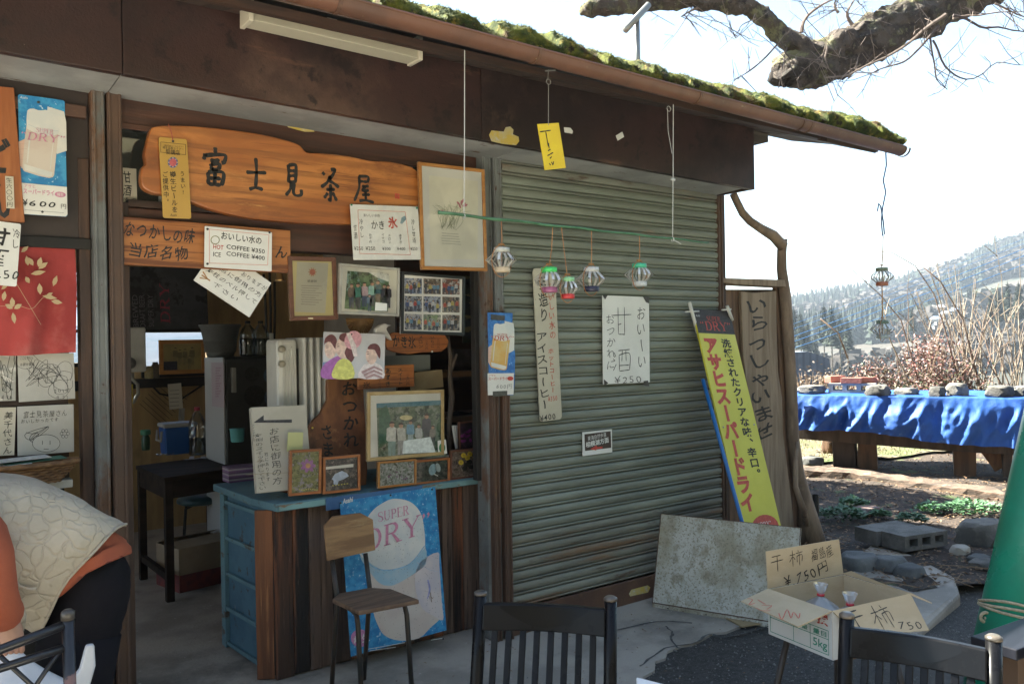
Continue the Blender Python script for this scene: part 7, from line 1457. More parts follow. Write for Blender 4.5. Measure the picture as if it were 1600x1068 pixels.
# stones, bricks and concrete block weighing it down
def ontop(px_, dn=.10, dz=.02): return T1+td*ontab(px_)+tn_*dn+V(0,0,dz)
for i, (px_, w_, h_, d_, lb) in enumerate(((1372,.155,.085,.10,'flat dark stone next to the concrete block on the blue sheet'),(1415,.16,.055,.3,'low pale stone lying second from the bricks on the blue sheet'),(1465,.11,.075,.12,'small dark stone in the middle of the blue sheet'),(1496,.14,.095,.25,'tall pale stone leaning behind the small dark stone'),(1564,.165,.085,.14,'long dark angular stone near the right end of the blue sheet'),(1603,.14,.08,.3,'grey stone cut by the right edge on the blue sheet'),(1262,.20,.07,.25,'dark crumbling stone at the left end of the blue sheet'))):
    mb = rock(ontop(px_, d_, h_*.72), w_, w_*.75, h_, i+3, 3, .3); obj('weight_stone', mb, m_stone, label=lb, cat='stone', group='stones on the blue sheet', autos=35)
bq0 = T1+td*(ontab(1288)-.02)+tn_*.55+V(0,0,.02)
def block(name, label, o_, ax, ln, wd_, ht, mat, holes=3, cat='concrete block'):
    ay = V(-ax.y, ax.x, 0); mb = MB()   # hollow block lying on its side: web walls leave holes open through
    top_t = ht*.24
    mb.prism([o_, o_+ax*ln, o_+ax*ln+ay*wd_, o_+ay*wd_], V(0,0,top_t)); mb.prism([o_+V(0,0,ht-top_t), o_+ax*ln+V(0,0,ht-top_t), o_+ax*ln+ay*wd_+V(0,0,ht-top_t), o_+ay*wd_+V(0,0,ht-top_t)], V(0,0,top_t))
    ww = ln/(holes*3+1)
    for k in range(holes+1): q = o_+ax*(k*(ln-ww)/holes)+V(0,0,top_t); mb.prism([q, q+ax*ww, q+ax*ww+ay*wd_, q+ay*wd_], V(0,0,ht-2*top_t))
    return obj(name, mb, mat, label=label, cat=cat)
m_blockc = M('old_concrete_block', (.16,.15,.135), (.10,.095,.085), rough=.9, scale=7, bump=.7, bscale=60)
block('concrete_block', 'hollow concrete block lying on the blue sheet under the red bricks', ontop(1288,.34,.02), td, .48, .2, .1, M('pale_concrete_block', (.34,.32,.29), (.28,.26,.24), rough=.9, scale=8, bump=.6))
m_brick = M('red_brick', (.36,.13,.09), (.27,.09,.065), rough=.85, scale=9, spots=[((.42,.28,.22), 12, .62, .06)], bump=.5, bscale=40, ovar=.12)
for k, (px_, dn, ang, lb) in enumerate(((1291,.42,.9,'red brick end-on at the left of the bricks on the concrete block'),(1308,.32,-.05,'long red brick lying in front on the concrete block'),(1337,.40,.6,'red brick at the right of the bricks on the concrete block'))):
    o_ = ontop(px_, dn, .1215); a_ = (td*math.cos(ang)+tn_*math.sin(ang)); b_ = V(-a_.y,a_.x,0); obj('brick', MB().prism([o_, o_+a_*.21, o_+a_*.21+b_*.1, o_+b_*.1], V(0,0,.075 if k == 0 else .062)), m_brick, label=lb, cat='brick', group='bricks on the blue sheet', bev=.004)
# ---------------------------------------------------------------- garden edge: kerb stones, blocks, pipe, plants
m_kst = M('kerb_stone', (.12,.12,.115), (.075,.075,.072), rough=.85, scale=5, spots=[((.2,.19,.18), 12, .62, .1)], bump=.5, bscale=25, ovar=.15)
for i, (x, y, sx_, sy_, sz_, lb) in enumerate(((1340,888,.17,.13,.19,'dark kerb stone at the left end of the low wall'),(1390,890,.13,.11,.18,'middle kerb stone of the low wall'),(1422,900,.12,.10,.16,'rounded kerb stone where the ramp meets the low wall'))):
    q = aZ(x, y, .05); obj('kerb_stone', rock(V(q.x,q.y,.0), sx_, sy_, sz_, i+20, 3, .18), m_kst, label=lb, cat='stone', group='kerb stones', smooth=True)
bA = aZ(1340,822,.2); 
ba, bb_, bc_ = aZ(1414,838,.19), aZ(1493,826,.19), aZ(1340,815,.19); ax_ = (bb_-ba).normalized(); ay_ = (bc_-ba).normalized()
block('concrete_block', 'nearer hollow concrete block in the garden bed with its holes facing right', V(ba.x,ba.y,GZ+.03), ax_, .39, .19, .1, m_blockc)
o2 = V(ba.x,ba.y,GZ+.03)+V(-ax_.y,ax_.x,0)*.2+ax_*(-.03); block('concrete_block', 'farther concrete block in the garden bed, touching the nearer one', o2, ax_, .39, .19, .095, m_blockc)
for i, (x, y, z, sx_, sy_, sz_, mt, lb) in enumerate(((1535,845,.08,.19,.15,.13,m_stone,'large grey boulder beside the green pipe'),(1500,868,.06,.085,.06,.06,M('pale_stone', (.36,.33,.28), (.28,.25,.21), rough=.85, scale=8, bump=.5),'small pale angular stone on the ramp edge'),(1540,888,.05,.12,.09,.05,m_stone,'flat grey stone below the large boulder'),(1530,878,.06,.09,.07,.04,m_kst,'dark flat stone between the boulder and the flat grey stone'),(1268,726,.1,.14,.11,.085,m_kst,'rounded dark stone on the rotten plank end beside the trunk'),(1353,800,.08,.16,.10,.04,M('reddish_stone', (.19,.13,.11), (.13,.09,.08), rough=.9, scale=7, bump=.4),'flat reddish stone among the weeds'),(1300,702,.14,.16,.1,.13,m_tw2,'broken log stump behind the table leg'))):
    q = aZ(x, y, z); obj('garden_stone' if i < 6 else 'log_stump', rock(V(q.x,q.y,z+sz_*.35), sx_, sy_, sz_, i+31, 3, .3), mt, label=lb, cat='stone' if i < 6 else 'log', group='garden stones' if i < 6 else None, autos=38)
q = aZ(1275,838,GZ); obj('black_pipe_stub', MB().tube([V(q.x,q.y,GZ-.05), V(q.x,q.y,GZ+.30)], .024, 14, cap=False).tube([V(q.x,q.y,GZ+.302), V(q.x,q.y,GZ-.05)], .019, 14, cap=False), M('black_pipe', (.02,.02,.02), rough=.5), label='short upright black pipe stub beside the trunk', cat='pipe', smooth=True)
mb = MB(); q0, q1 = aZ(1312,905,.07), aZ(1362,925,.03); mb.tube([q0, lerp(q0, q1, .5)+V(0,0,.01), q1], .018, 9); obj('blue_hose', mb, M('faded_blue_hose', (.16,.28,.34), rough=.5), label='short faded blue hose beside the kerb stones', cat='hose', smooth=True)
# weeds
def leaf_quad(mb, p, d, n_, ln, wd_):
    s_ = d.cross(n_).normalized()*wd_; mb.add([p, p+d*ln*.5+s_+n_*ln*.1, p+d*ln, p+d*ln*.5-s_+n_*ln*.1], [(0,1,2,3)])
rnd = random.Random(9)
m_weed = M('weed_leaf', (.06,.14,.06), (.10,.2,.10), rough=.6, scale=30, ovar=.2)
for i, (x, y, w_, lb) in enumerate(((1520,798,.34,'large clump of fresh green weeds before the outdoor table'),(1455,798,.16,'small green weed clump left of the large clump'),(1335,790,.16,'green weed clump by the reddish stone'),(1318,808,.26,'low sprawling green weeds next to the black pipe stub'),(1425,815,.16,'pale green weed clump behind the concrete blocks'),(1375,806,.1,'tiny weed clump right of the reddish stone'))):
    c = aZ(x, y, GZ+.03); mb = MB()
    for k in range(int(420*w_/.3)):
        a = rnd.random()*6.28; r_ = w_*math.sqrt(rnd.random())*.6; h_ = rnd.uniform(.01,.10)*(1-r_/w_)*min(1, w_*5); p_ = c+V(r_*math.cos(a), r_*math.sin(a), h_); d = V(math.cos(a+rnd.uniform(-1,1)), math.sin(a+rnd.uniform(-1,1)), rnd.uniform(-.1,.7)).normalized(); leaf_quad(mb, p_, d, V(rnd.uniform(-.3,.3), rnd.uniform(-.3,.3), 1).normalized(), rnd.uniform(.025,.05), rnd.uniform(.012,.02))
    W_ = obj('weed', mb, m_weed, label=lb, cat='plant', group='weeds in the garden bed', origin=c)
mb = MB()
m_dl = M('dead_leaf', (.15,.085,.045), (.24,.16,.095), rough=.85, scale=12)
for k in range(7000):
    a, b = rnd.random(), rnd.random()**1.3; p_ = gpt(a, b*.75); p_.z = gz(p_.x, p_.y)+.004+rnd.random()*.012; d = V(rnd.uniform(-1,1), rnd.uniform(-1,1), rnd.uniform(-.1,.3)).normalized(); leaf_quad(mb, p_, d, V(rnd.uniform(-.5,.5), rnd.uniform(-.5,.5), 1).normalized(), rnd.uniform(.018,.042), rnd.uniform(.006,.012))
for k in range(130):
    a, b = rnd.random(), rnd.random(); p_ = gpt(a, b*.6); p_.z = gz(p_.x, p_.y)+.01; d = V(rnd.uniform(-1,1), rnd.uniform(-1,1), 0).normalized(); mb.tube([p_, p_+d*rnd.uniform(.05,.15)+V(0,0,.012), p_+d*rnd.uniform(.15,.3)], .003, 4)
obj('leaf_litter', mb, m_dl, kind='stuff', origin=(0,0,0), label='dead leaves and twigs over the garden bed', cat='leaf litter')
mb = MB()
for k in range(9000):
    a, b = rnd.random(), rnd.random()*.7; p_ = gpt2(a, b); d = V(rnd.uniform(-.6,.6), rnd.uniform(-.6,.6), 1).normalized()
    if rnd.random() < .6: leaf_quad(mb, p_, d, V(d.z, 0, -d.x).normalized(), rnd.uniform(.04,.12), .005)
    else: leaf_quad(mb, p_+V(0,0,.01), V(d.x, d.y, .05).normalized(), V(0,0,1), rnd.uniform(.04,.08), .02)
obj('meadow_grass', mb, M('dry_grass', (.12,.125,.045), (.18,.15,.08), rough=.85, scale=3), kind='stuff', origin=(0,0,0), label='sunlit dry grass and leaves behind the table', cat='grass')
mb = MB(); rnd = random.Random(4)
for k in range(3500):
    p_ = V(rnd.uniform(2.2,5.4), rnd.uniform(1.3,3.2), .004); s_ = rnd.uniform(.002,.007)*(1+(k % 40 == 0)); mb.add([p_+V(s_,0,0), p_+V(0,s_,0), p_+V(-s_,0,0), p_+V(0,-s_,0), p_+V(0,0,s_)], [(0,1,4),(1,2,4),(2,3,4),(3,0,4)])
obj('gravel', mb, M('loose_grit', (.22,.21,.2), (.1,.1,.095), rough=.9, scale=80), kind='stuff', origin=(0,0,0), label='loose grit on the asphalt', cat='gravel')

mb = MB(); rnd = random.Random(14)
for k in range(260):
    p_ = V(rnd.uniform(1.3,4.3), rnd.uniform(2.2,3.37)+.0, .016); d = V(rnd.uniform(-1,1), rnd.uniform(-1,1), .15).normalized(); leaf_quad(mb, p_, d, V(rnd.uniform(-.3,.3), rnd.uniform(-.3,.3), 1).normalized(), rnd.uniform(.006,.02), rnd.uniform(.002,.006))
obj('floor_debris', mb, m_dl, kind='stuff', origin=(0,0,0), label='crumbs of dead leaf and grit along the foot of the shutter', cat='debris')
# ---------------------------------------------------------------- shrubs, tree, hillside
rnd = random.Random(21)
def lathe_pts(*a): pass
# red-leaved bush
def bush(name, label, c, rx, rz_, n, mats, seed, stems=40, leaf=.05):
    rn = random.Random(seed); t = thing(name, c, label, 'shrub'); mbs = [MB() for _ in mats]; st = MB()
    for k in range(stems):
        a = rn.random()*6.28; q = c+V(rx*.9*math.cos(a)*rn.random(), rx*.9*math.sin(a)*rn.random(), rz_*rn.uniform(.5,1.)); st.tube([c+V(rn.uniform(-.2,.2), rn.uniform(-.2,.2), 0), lerp(c, q, .5)+V(rn.uniform(-.1,.1), rn.uniform(-.1,.1), .15), q], [.012,.008,.004], 5)
    obj('stems', st, M('bush_stem', (.22,.15,.10), rough=.8), t)
    cl = [(V(rn.uniform(-1,1), rn.uniform(-1,1), 0), rn.uniform(.25,1)) for _ in range(60)]
    for k in range(n):
        o_, zf = rn.choice(cl)
        if o_.length > 1: o_ = o_.normalized()*rn.random()
        prof_ = math.sqrt(max(.05, 1-o_.length_squared)); ctr = c+V(o_.x*rx, o_.y*rx, rz_*zf*prof_); p_ = ctr+V(rn.gauss(0,.12)*rx, rn.gauss(0,.12)*rx, rn.gauss(0,.09)*rz_)
        if p_.z < c.z: continue
        d = V(rn.uniform(-1,1), rn.uniform(-1,1), rn.uniform(-.6,.6)).normalized(); h_ = (p_.z-c.z)/rz_
        i = min(len(mats)-1, max(0, int((h_*1.05+rn.gauss(0,.24))*len(mats)))); leaf_quad(mbs[i], p_, d, V(rn.uniform(-1,1), rn.uniform(-1,1), 1).normalized(), leaf*rn.uniform(.7,1.5), leaf*.28)
    for m_, m in zip(mbs, mats):
        if m_.f: obj('foliage', m_, m, t, kind='stuff')
    return t
mL = [M('deep_green_leaf', (.025,.05,.02), (.05,.08,.03), rough=.5, scale=3), M('olive_green_leaf', (.06,.07,.025), (.09,.06,.03), rough=.5, scale=4), M('dark_red_leaf', (.10,.03,.022), (.06,.04,.02), rough=.5, scale=4), M('rosy_leaf', (.2,.07,.06), (.22,.15,.13), rough=.45, scale=7)]
bc1 = aD(1440,625,12.5); bc1.z = -.1
bush('red_leaved_bush', 'round red and green leaved bush behind the blue-covered table', bc1, 1.05, 1.5, 15000, mL, 5, 40, .05)
mL2 = [M('brown_dry_leaf', (.11,.07,.045), (.15,.105,.07), rough=.8, scale=4), M('tan_dry_leaf', (.21,.16,.115), (.16,.115,.08), rough=.8, scale=4)]
bc2 = aD(1345,625,12.8); bc2.z = -.2; bush('dry_bush', 'tangled dry brown bush left of the red-leaved bush', bc2, .95, 1.15, 4200, mL2, 8, 60, .05)
bc3 = aD(1272,620,13.5); bc3.z = -.2; bush('pale_dry_bush', 'pale leafless bush tangled with vines beside the wooden screen', bc3, .6, 1.15, 900, mL2, 9, 90, .05)
bc4 = aD(1560,630,13); bc4.z = -.2; bush('low_dry_bush', 'low pale scrub at the right behind the blue-covered table', bc4, 1.1, .8, 3500, [mL2[1], M('olive_leaf', (.14,.16,.05), (.2,.2,.08), rough=.7, scale=4), mL2[0]], 10, 50, .05)
# bare stems
m_reed = M('bleached_stem', (.26,.21,.165), (.19,.15,.11), rough=.8, scale=6); m_reed2 = M('brown_stem', (.20,.14,.10), (.14,.09,.07), rough=.8, scale=6)
def arc(a, b, bow, D0, D1, n=9, bx=None):
    out = []
    for i in range(n):
        t = i/(n-1); x = lerp(a[0], b[0], t); y = lerp(a[1], b[1], t)-bow*math.sin(math.pi*t)*1.0; out.append(aD(x, y, lerp(D0, D1, t)))
    return out
for j, (x0, wd_, cnt, lb, hmin, hmax) in enumerate(((1440,30,12,'thin bare arching stems rising through the red-leaved bush',120,210),(1490,26,16,'cluster of tall bleached stems right of the red-leaved bush',120,240),(1535,24,15,'second cluster of bleached stems further right',120,250),(1580,22,16,'tall bleached stems at the right edge of the picture',140,260))):
    c = aD(x0, 640, 13.2); c.z = -.3; t = thing('bare_shrub', c, lb, 'shrub', 'bare shrubs behind the table'); rn = random.Random(j+70); mb = MB(); mb2 = MB()
    for k in range(cnt):
        xa = x0+rn.uniform(-wd_, wd_); ya = 640; yb = 610-rn.uniform(hmin, hmax)*rn.uniform(.55,1); xb = xa+rn.uniform(-70,60); D = 13+rn.uniform(-.8,.8); P = arc((xa,ya),(xb,yb),rn.uniform(-6,14),D,D+rn.uniform(-.6,.6)); P = [q+wob(q, 2.2, .05, k) for q in P]; r0 = rn.uniform(.009,.018)
        tgt = mb if rn.random() < .75 else mb2
        tgt.tube(P, [r0*(1-.72*i/8) for i in range(9)], 5)
        for _ in range(rn.randint(1,4)):
            i = rn.randint(3,7); d = V(rn.uniform(-1,1), rn.uniform(-.6,.6), rn.uniform(.2,1)).normalized()*rn.uniform(.2,.6); tgt.tube([P[i], P[i]+d*.5+V(0,0,.03), P[i]+d], [.006,.005,.003], 4)
    for nm, m_, m in (('stems', mb, m_reed), ('dark_stems', mb2, m_reed2)):
        if m_.f: obj(nm, m_, m, t)
mb = MB()
for pts in ([(1437,600),(1425,560),(1408,500),(1375,460),(1330,420),(1296,408)], [(1500,600),(1478,520),(1460,460),(1430,415),(1395,395),(1355,390)], [(1530,600),(1505,500),(1470,440),(1440,415)], [(1325,560),(1310,520),(1282,498)]):
    P = [aD(x, y, 12.4) for x, y in pts]; mb.tube(P, [.014,.012,.010,.008,.006,.004][:len(P)], 5)
obj('arching_bramble', mb, m_reed2, label='dark arching bramble canes crossing in front of the hillside', cat='bramble', smooth=True)
# overhead cables; their blue paints in the lens colour fringe
m_cab = M('blue_cable', (.05,.17,.38), rough=.5)
for (y0_, y1_, lb) in ((529,387,'highest of three bright blue cables crossing the valley'),(537,398,'middle of three bright blue cables crossing the valley'),(547,412,'lowest of three bright blue cables crossing the valley'),(509,372,'upper faint blue cable above the bright ones'),(517,379,'lower faint blue cable above the bright ones')):
    thin = y0_ < 525; P = [aD(lerp(1190,1660,t/16), lerp(y0_+14, y1_-22, t/16)+3*math.sin(math.pi*t/16), 24) for t in range(17)]; obj('blue_cable', MB().tube(P, .005 if thin else .0095, 5), m_cab, label=lb, cat='cable', group='blue cables over the valley', smooth=True)
# slate roof and lattice beyond the screen
rf = [aD(*q, 22) for q in ((1226,551),(1262,549),(1296,560),(1300,600),(1290,660),(1226,660))]; NR = thing('neighbour_shed', aD(1260,640,22), 'grey-blue slate shed half hidden behind the wooden screen', 'shed')
obj('roof', MB().prism(rf, fw*1.5), M('blue_grey_slate', (.13,.15,.19), (.10,.12,.15), rough=.7, scale=4, wave=((.06,.07,.09), 2.2, .5, (1,1,1), .6)), NR)
lt = MB()
for k in range(8): lt.bar(aD(1226+k*2.2, 583+k*5.2, 9.0), aD(1226+k*2.2+(0 if False else -6), 596+k*5.2, 9.0), .012, .01)
lt.bar(aD(1226,580,9.0), aD(1243,622,9.0), .03, .02); obj('white_lattice', lt, M('white_lattice_paint', (.6,.62,.65), rough=.5), label='white lattice strip slanting behind the wooden screen', cat='lattice')
# cherry tree: trunk out of view to the right, big limb across the top
CTREE = thing('cherry_tree', V(11.0,1.6,-.05), 'old cherry tree whose thick gnarled limb crosses the top right of the sky', 'tree')
m_bark = M('cherry_bark', (.085,.065,.05), (.035,.027,.023), rough=.9, scale=7, stretch=(1,1,1), spots=[((.17,.16,.08), 3.5, .54, .12), ((.025,.02,.018), 12, .6, .1), ((.17,.14,.11), 20, .64, .06)], bump=5, bscale=9)
DT = 7.6
limb = [((1222,118),30),((1250,105),40),((1290,92),42),((1340,72),46),((1395,42),44),((1450,18),42),((1520,-12),44),((1600,-60),50),((1720,-140),60)]
P = [aD(*q, DT+(.9*i/8)) for i, (q, w_) in enumerate(limb)]; tb = V(11.0,1.6,-.1); tt = P[-1]
P += [lerp(P[-1], V(10.9,1.7,4.4), .5), V(10.9,1.7,4.2), V(11.0,1.6,2.2), tb]; rs = [w_*1.0*P[i].dot(fw)/F_PX*.98 for i, (q, w_) in enumerate(limb)]+[.4,.44,.46,.6]
rs = [r_*.72 for r_ in rs]
def res(P, rs, k=5):
    oP, oR = [], []
    for i in range(len(P)-1):
        for j in range(k): oP.append(lerp(P[i], P[i+1], j/k)); oR.append(lerp(rs[i], rs[i+1], j/k))
    return oP+[P[-1]], oR+[rs[-1]]
def gnarl(mb, a=.05, sc=4, s=1): mb.v = [q+wob(q, sc, a, s)+wob(q, sc*3.1, a*.45, s+2)+wob(q, sc*9, a*.2, s+4) for q in mb.v]; return mb
mb = gnarl(gnarl(MB().tube(*res(P, rs, 9), 40), .08, 3), .035, 13, 9); obj('trunk', mb, m_bark, CTREE, smooth=True)
limb2 = [((1262,88),36),((1232,62),33),((1200,32),30),((1165,8),28),((1120,2),27),((1060,2),27),((1000,4),27),((960,10),26),((922,12),25),((914,12),20)]
P2 = [aD(*q, DT+.1-.05*i) for i, (q, w_) in enumerate(limb2)]; mb = gnarl(MB().tube(*res(P2, [w_/2*P2[i].dot(fw)/F_PX for i, (q, w_) in enumerate(limb2)], 8), 28), .05, 6, 6); obj('limb', mb, m_bark, CTREE, smooth=True)
mb = gnarl(rock(aD(1240,110,DT), .16, .16, .12, 4, 3, .4), .05, 7); obj('broken_stub', mb, m_bark, CTREE, smooth=True)
m_twig = M('pale_twig', (.22,.17,.14), (.15,.11,.09), rough=.8, scale=8); m_twd = M('dark_twig', (.07,.05,.045), rough=.8); tw = MB(); twd = MB(); rn = random.Random(33)
for pts, r_, dk in (([(1480,22),(1430,60),(1380,90),(1330,115),(1290,122)],.018,0),([(1252,52),(1260,30),(1280,8),(1310,-4)],.02,0),([(1330,40),(1322,20),(1340,-6)],.02,0),([(1310,22),(1305,5),(1318,-20)],.015,0),([(1470,40),(1452,62),(1420,90),(1390,102),(1360,118)],.014,1),([(1460,65),(1480,100),(1510,125),(1560,100),(1600,102)],.010,1),([(1456,62),(1458,90),(1462,120),(1480,140)],.010,1),([(1490,25),(1530,40),(1570,44),(1610,52)],.014,1),([(1490,30),(1540,22),(1600,18)],.010,0),([(1218,70),(1190,95),(1165,115),(1145,128)],.010,1),([(1290,75),(1284,90),(1292,107)],.012,0),([(1090,14),(1075,20),(1065,26)],.012,0),([(1555,6),(1580,20),(1620,34)],.010,0),([(972,12),(988,8),(990,-6)],.02,0),([(1230,75),(1225,95),(1224,110)],.008,1),([(1340,110),(1320,130),(1300,165)],.005,0),([(1180,30),(1160,42),(1150,60)],.006,0)):
    P = [aD(x, y, DT-.15) for x, y in smooth_path(pts, 4)]; n = len(P); t_ = twd if dk else tw; t_.tube([q+wob(q, 5, .03, 3) for q in P], [r_*(1-.7*i/(n-1)) for i in range(n)], 6)
    for _ in range(10):
        i = rn.randint(1, n-1); d = V(rn.uniform(-1,1), rn.uniform(-.5,.5), rn.uniform(-.5,.7)).normalized()*rn.uniform(.15,.5); q = P[i]; e = q+d; t_.tube([q, q+d*.5+wob(q, 5, .05), e], [.004,.003,.002], 4)
        for __ in range(2): tw.tube([q+d*.6, q+d*.6+V(rn.uniform(-1,1), 0, rn.uniform(-1,1))*.12], [.0025,.0018], 3)
obj('twigs', tw, m_twig, CTREE, kind='stuff'); obj('dark_twigs', twd, m_twd, CTREE, kind='stuff')
# roof vent pipe
q0, q1 = aY(997,88,4.4), aY(995,30,4.4); VP = thing('roof_pipe', q0, 'thin grey pipe mast with a slanted cap on the roof', 'pipe'); m_gal = M('galvanised_pipe', (.28,.28,.26), rough=.45, metal=.6)
obj('mast', MB().tube([V(q1.x,4.4,3.3), q1], .022, 10), m_gal, VP, smooth=True); obj('cap_tube', MB().tube([aY(977,47,4.38), aY(1013,8,4.38)], .026, 10), m_gal, VP, smooth=True)
# conifers and far woods
def conifer(mb, c, h, r_, seed, lay=9, seg=9):
    rn = random.Random(seed); vs = []; fs = []
    for i in range(lay):
        z0_ = h*(.08+.86*i/lay); rr_ = r_*(1-i/lay)**.8*rn.uniform(.8,1.15); zt_ = z0_+h*.2; o = len(vs); vs.append(c+V(0,0,zt_))
        for k in range(seg): a = 2*math.pi*(k+rn.random()*.7)/seg; vs.append(c+V(rr_*rn.uniform(.6,1.2)*math.cos(a), rr_*rn.uniform(.6,1.2)*math.sin(a), z0_-h*.03*rn.random()))
        fs += [(o, o+1+k, o+1+(k+1) % seg) for k in range(seg)]
    mb.add(vs, fs)
def roundtree(mb, c, h, r_, seed, n=26):
    rn = random.Random(seed)
    for k in range(n):
        d = V(rn.gauss(0,1), rn.gauss(0,1), rn.gauss(0,1)).normalized()*(rn.random()**.4); p_ = c+V(d.x*r_, d.y*r_, h*.58+d.z*h*.42); s_ = r_*rn.uniform(.3,.55); a = V(rn.gauss(0,1), rn.gauss(0,1), rn.gauss(0,1)).normalized(); b = a.orthogonal().normalized(); e = a.cross(b); mb.add([p_+b*s_, p_+e*s_, p_-b*s_*.8, p_-e*s_*.9], [(0,1,2,3)])
m_con = M('conifer_green', (.008,.016,.011), (.015,.024,.016), rough=.9, scale=.4); m_dec = M('bare_wood_brown', (.042,.033,.028), (.03,.025,.022), rough=.9, scale=.3); m_ever = M('evergreen', (.016,.027,.012), (.024,.034,.016), rough=.9, scale=.3)
wc, wd2_, we = MB(), MB(), MB(); rn = random.Random(77); cnt = 0
for k in range(12000):
    px_ = rn.uniform(1195,1720); d = 160+(rn.random()**.75)*390; q = aD(px_, 534, d); x, y = q.x, q.y; z = height(x, y); nz_ = mnoise.noise(V(x*.011, y*.011, 7)); up_ = (d-160)/390
    if nz_ < -.12+.22*(1-up_)-.06: continue
    h = rn.uniform(5,9)*(1.0 if d > 250 else .9); kind = mnoise.noise(V(x*.018, y*.018, 20)); c = V(x, y, z-.5)
    if kind > .16: conifer(wc, c, h*1.45, h*.27, k, 6, 6)
    elif kind > .12: roundtree(we, c, h, h*.45, k, 18)
    else: roundtree(wd2_, c, h*.9, h*.45, k, 16)
    cnt += 1
for nm, m_, m, lb in (('conifer_wood', wc, m_con, 'dark conifer woods on the far hillside'), ('bare_wood', wd2_, m_dec, 'brown leafless woods on the far hillside'), ('evergreen_wood', we, m_ever, 'evergreen broadleaf trees on the far hillside')): obj(nm, m_, m, kind='stuff', origin=(0,0,0), label=lb, cat='woods')
cf = [(1232,545,56),(1241,548,66),(1252,550,60),(1262,552,50),(1288,540,62),(1300,545,66),(1313,548,58),(1325,550,52),(1274,556,34),(1560,505,52),(1548,500,40),(1575,500,58),(1592,502,60),(1425,520,38)]
for i, (x, yb, hp) in enumerate(cf):
    D = 115+(i*37 % 23); c = aD(x, yb, D); h = hp*D/F_PX; t = thing('conifer_tree', c, ['first','second','third','fourth','fifth','sixth','seventh','eighth','ninth'][i]+' dark conifer counted from the wooden screen in the near valley grove' if i < 9 else ['leftmost but one','leftmost','third','rightmost'][i-9]+' of the four conifers on the slope at the right edge' if i < 13 else 'lone conifer behind the red-leaved bush', 'tree', 'conifers in the valley')
    mb = MB(); conifer(mb, c, h, h*.2, i+300, 16, 14); rn2 = random.Random(i)
    for k in range(500):
        zz_ = rn2.random(); a = rn2.random()*6.28; rr_ = h*.2*(1-zz_)**.8*rn2.uniform(.6,1.1); p_ = c+V(rr_*math.cos(a), rr_*math.sin(a), h*(.08+.9*zz_)); leaf_quad(mb, p_, V(math.cos(a), math.sin(a), -.3).normalized(), V(0,0,1), h*.06, h*.018)
    obj('crown', mb, m_con, t); obj('trunk', MB().tube([c+V(0,0,-3), c+V(0,0,h*.8)], [h*.02,h*.006], 6), m_bark, t)
# village houses
m_hwall = M('pale_house_wall', (.5,.48,.45), rough=.8)
for i, (x, y, s_, rc) in enumerate(((1462,497,7,(.25,.3,.4)),(1478,490,8,(.45,.47,.5)),(1492,487,9,(.2,.28,.42)),(1502,496,7,(.4,.4,.42)),(1516,483,8,(.5,.52,.55)),(1470,478,6,(.42,.45,.5)),(1527,493,8,(.22,.25,.32)),(1550,488,7,(.45,.42,.4)),(1485,470,6,(.5,.5,.5)),(1508,462,6,(.4,.42,.46)))):
    D = 235+i*6; c = aD(x, y+6, D); w_ = s_*D/F_PX*1.0; HS = thing('far_house', c, 'tiny far house %s in the hillside village' % ['with blue-grey roof, leftmost','with pale roof, second from the left','with deep blue roof in the middle','with grey roof below the deep blue one','with white roof in the middle row','with pale blue roof at the upper left','with slate roof, right of the front row','with beige roof, farthest right','with white roof in the upper row','with grey roof, highest'][i], 'house', 'houses in the far village')
    obj('wall', MB().box((c.x-w_,c.y-w_*.7,c.z-2),(c.x+w_,c.y+w_*.7,c.z+w_*.7)), m_hwall, HS)
    r_ = [V(c.x-w_*1.15,c.y-w_*.9,c.z+w_*.7), V(c.x-w_*1.15,c.y+w_*.9,c.z+w_*.7), V(c.x-w_*1.15,c.y,c.z+w_*1.35)]; obj('roof', MB().prism(r_, V(w_*2.3,0,0)), ink(rc), HS)
    for k in (-.5,.5): obj('window', MB().box((c.x-w_-.05,c.y+k*w_*.7-.4,c.z+.1),(c.x-w_-.01,c.y+k*w_*.7+.4,c.z+w_*.45)), m_black, HS)
# far faint ridge
mb = MB()
for k in range(60):
    x = 1150+k*6; t = k/59; y = 522-6-34*math.exp(-((x-1262)/60)**2)-14*math.exp(-((x-1390)/90)**2)+2*math.sin(k*.9); a = aD(x, y, 1500); mb.v += [a, V(a.x, a.y, -60)]
mb.f = [(2*i, 2*i+2, 2*i+3, 2*i+1) for i in range(59)]; mb.mi = [0]*59
mbr = MB(); mbr.add(mb.v, mb.f); back = [q+fw*250-V(0,0,30) for q in mb.v]; mbr.add([q for i in range(60) for q in (mb.v[2*i], back[2*i])], [(2*i, 2*i+1, 2*i+3, 2*i+2) for i in range(59)])
obj('far_ridge', mbr, M('far_ridge', (.12,.14,.13), rough=.95), kind='structure', origin=(0,0,0))

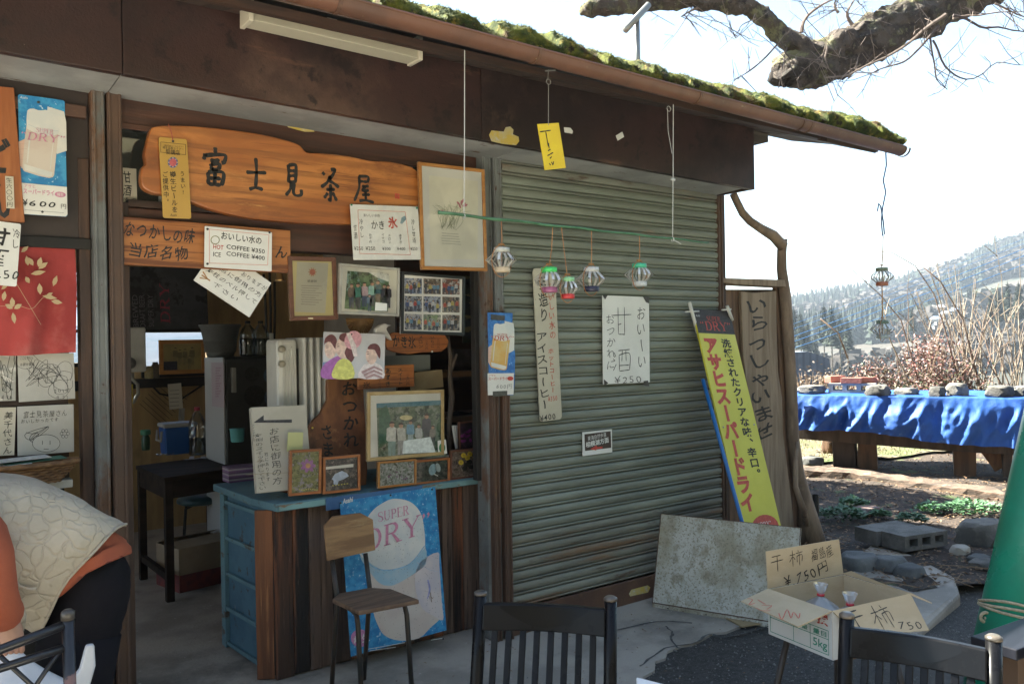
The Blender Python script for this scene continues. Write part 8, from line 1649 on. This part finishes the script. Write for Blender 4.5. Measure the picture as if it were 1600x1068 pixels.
# unseen wooded bank added behind the viewer for warm bounce and darker reflections
bk1, bk2 = MB(), MB(); rn = random.Random(5)
for k in range(420):
    x = rn.uniform(-26,30); y = -rn.uniform(9,20); h = rn.uniform(3,7); c = V(x, y, height(x, y)-.3)
    if rn.random() < .4: conifer(bk1, c, h*1.3, h*.3, k, 8, 8)
    else: roundtree(bk2, c, h, h*.42, k, 40)
obj('added_bank_conifers', bk1, m_con, kind='stuff', origin=(0,0,0), label='conifers on the unseen bank added across the yard', cat='woods'); obj('added_bank_trees', bk2, M('added_bank_leaves', (.18,.15,.09), (.12,.12,.06), rough=.9, scale=.5), kind='stuff', origin=(0,0,0), label='winter trees on the unseen bank added across the yard', cat='woods')

# unseen evergreen added behind the shop corner to shade the garden bed
EVT = thing('added_shade_tree', V(5.6,6.4,.05), 'dense unseen evergreen added behind the corner of the shop for garden shade', 'tree'); rn = random.Random(61); mb = MB()
obj('trunk', MB().tube([V(5.6,6.4,-.1), V(5.58,6.42,1.2), V(5.65,6.35,3.2)], [.1,.08,.04], 8), m_bark, EVT, smooth=True)
for k in range(9000):
    d = V(rn.gauss(0,1), rn.gauss(0,1), rn.gauss(0,1)).normalized()*(rn.random()**.35); p_ = V(5.6+d.x*.98, 6.4+d.y*.98, 2.2+d.z*1.4); p_ += wob(p_, 1.4, .18, 2); leaf_quad(mb, p_, V(rn.gauss(0,1), rn.gauss(0,1), rn.gauss(0,.6)).normalized(), V(rn.gauss(0,.5), rn.gauss(0,.5), 1).normalized(), rn.uniform(.07,.12), .025)
obj('crown', mb, M('shade_tree_leaf', (.03,.06,.02), (.05,.085,.03), rough=.4, scale=2), EVT, kind='stuff')
# ---------------------------------------------------------------- air
vm = bpy.data.materials.new('pale_air'); vm.use_nodes = True; n_ = vm.node_tree; n_.nodes.remove(n_.nodes['Principled BSDF'])
pv = n_.nodes.new('ShaderNodeVolumePrincipled'); pv.inputs['Color'].default_value = (.72,.84,1,1); pv.inputs['Density'].default_value = .0004; pv.inputs['Anisotropy'].default_value = .1
n_.links.new(pv.outputs[0], n_.nodes['Material Output'].inputs['Volume'])
hz_ = obj('haze', MB().box((-1000,-1000,-130),(2200,2200,110)), vm, kind='stuff', origin=(0,0,0), label='pale valley haze', cat='haze')
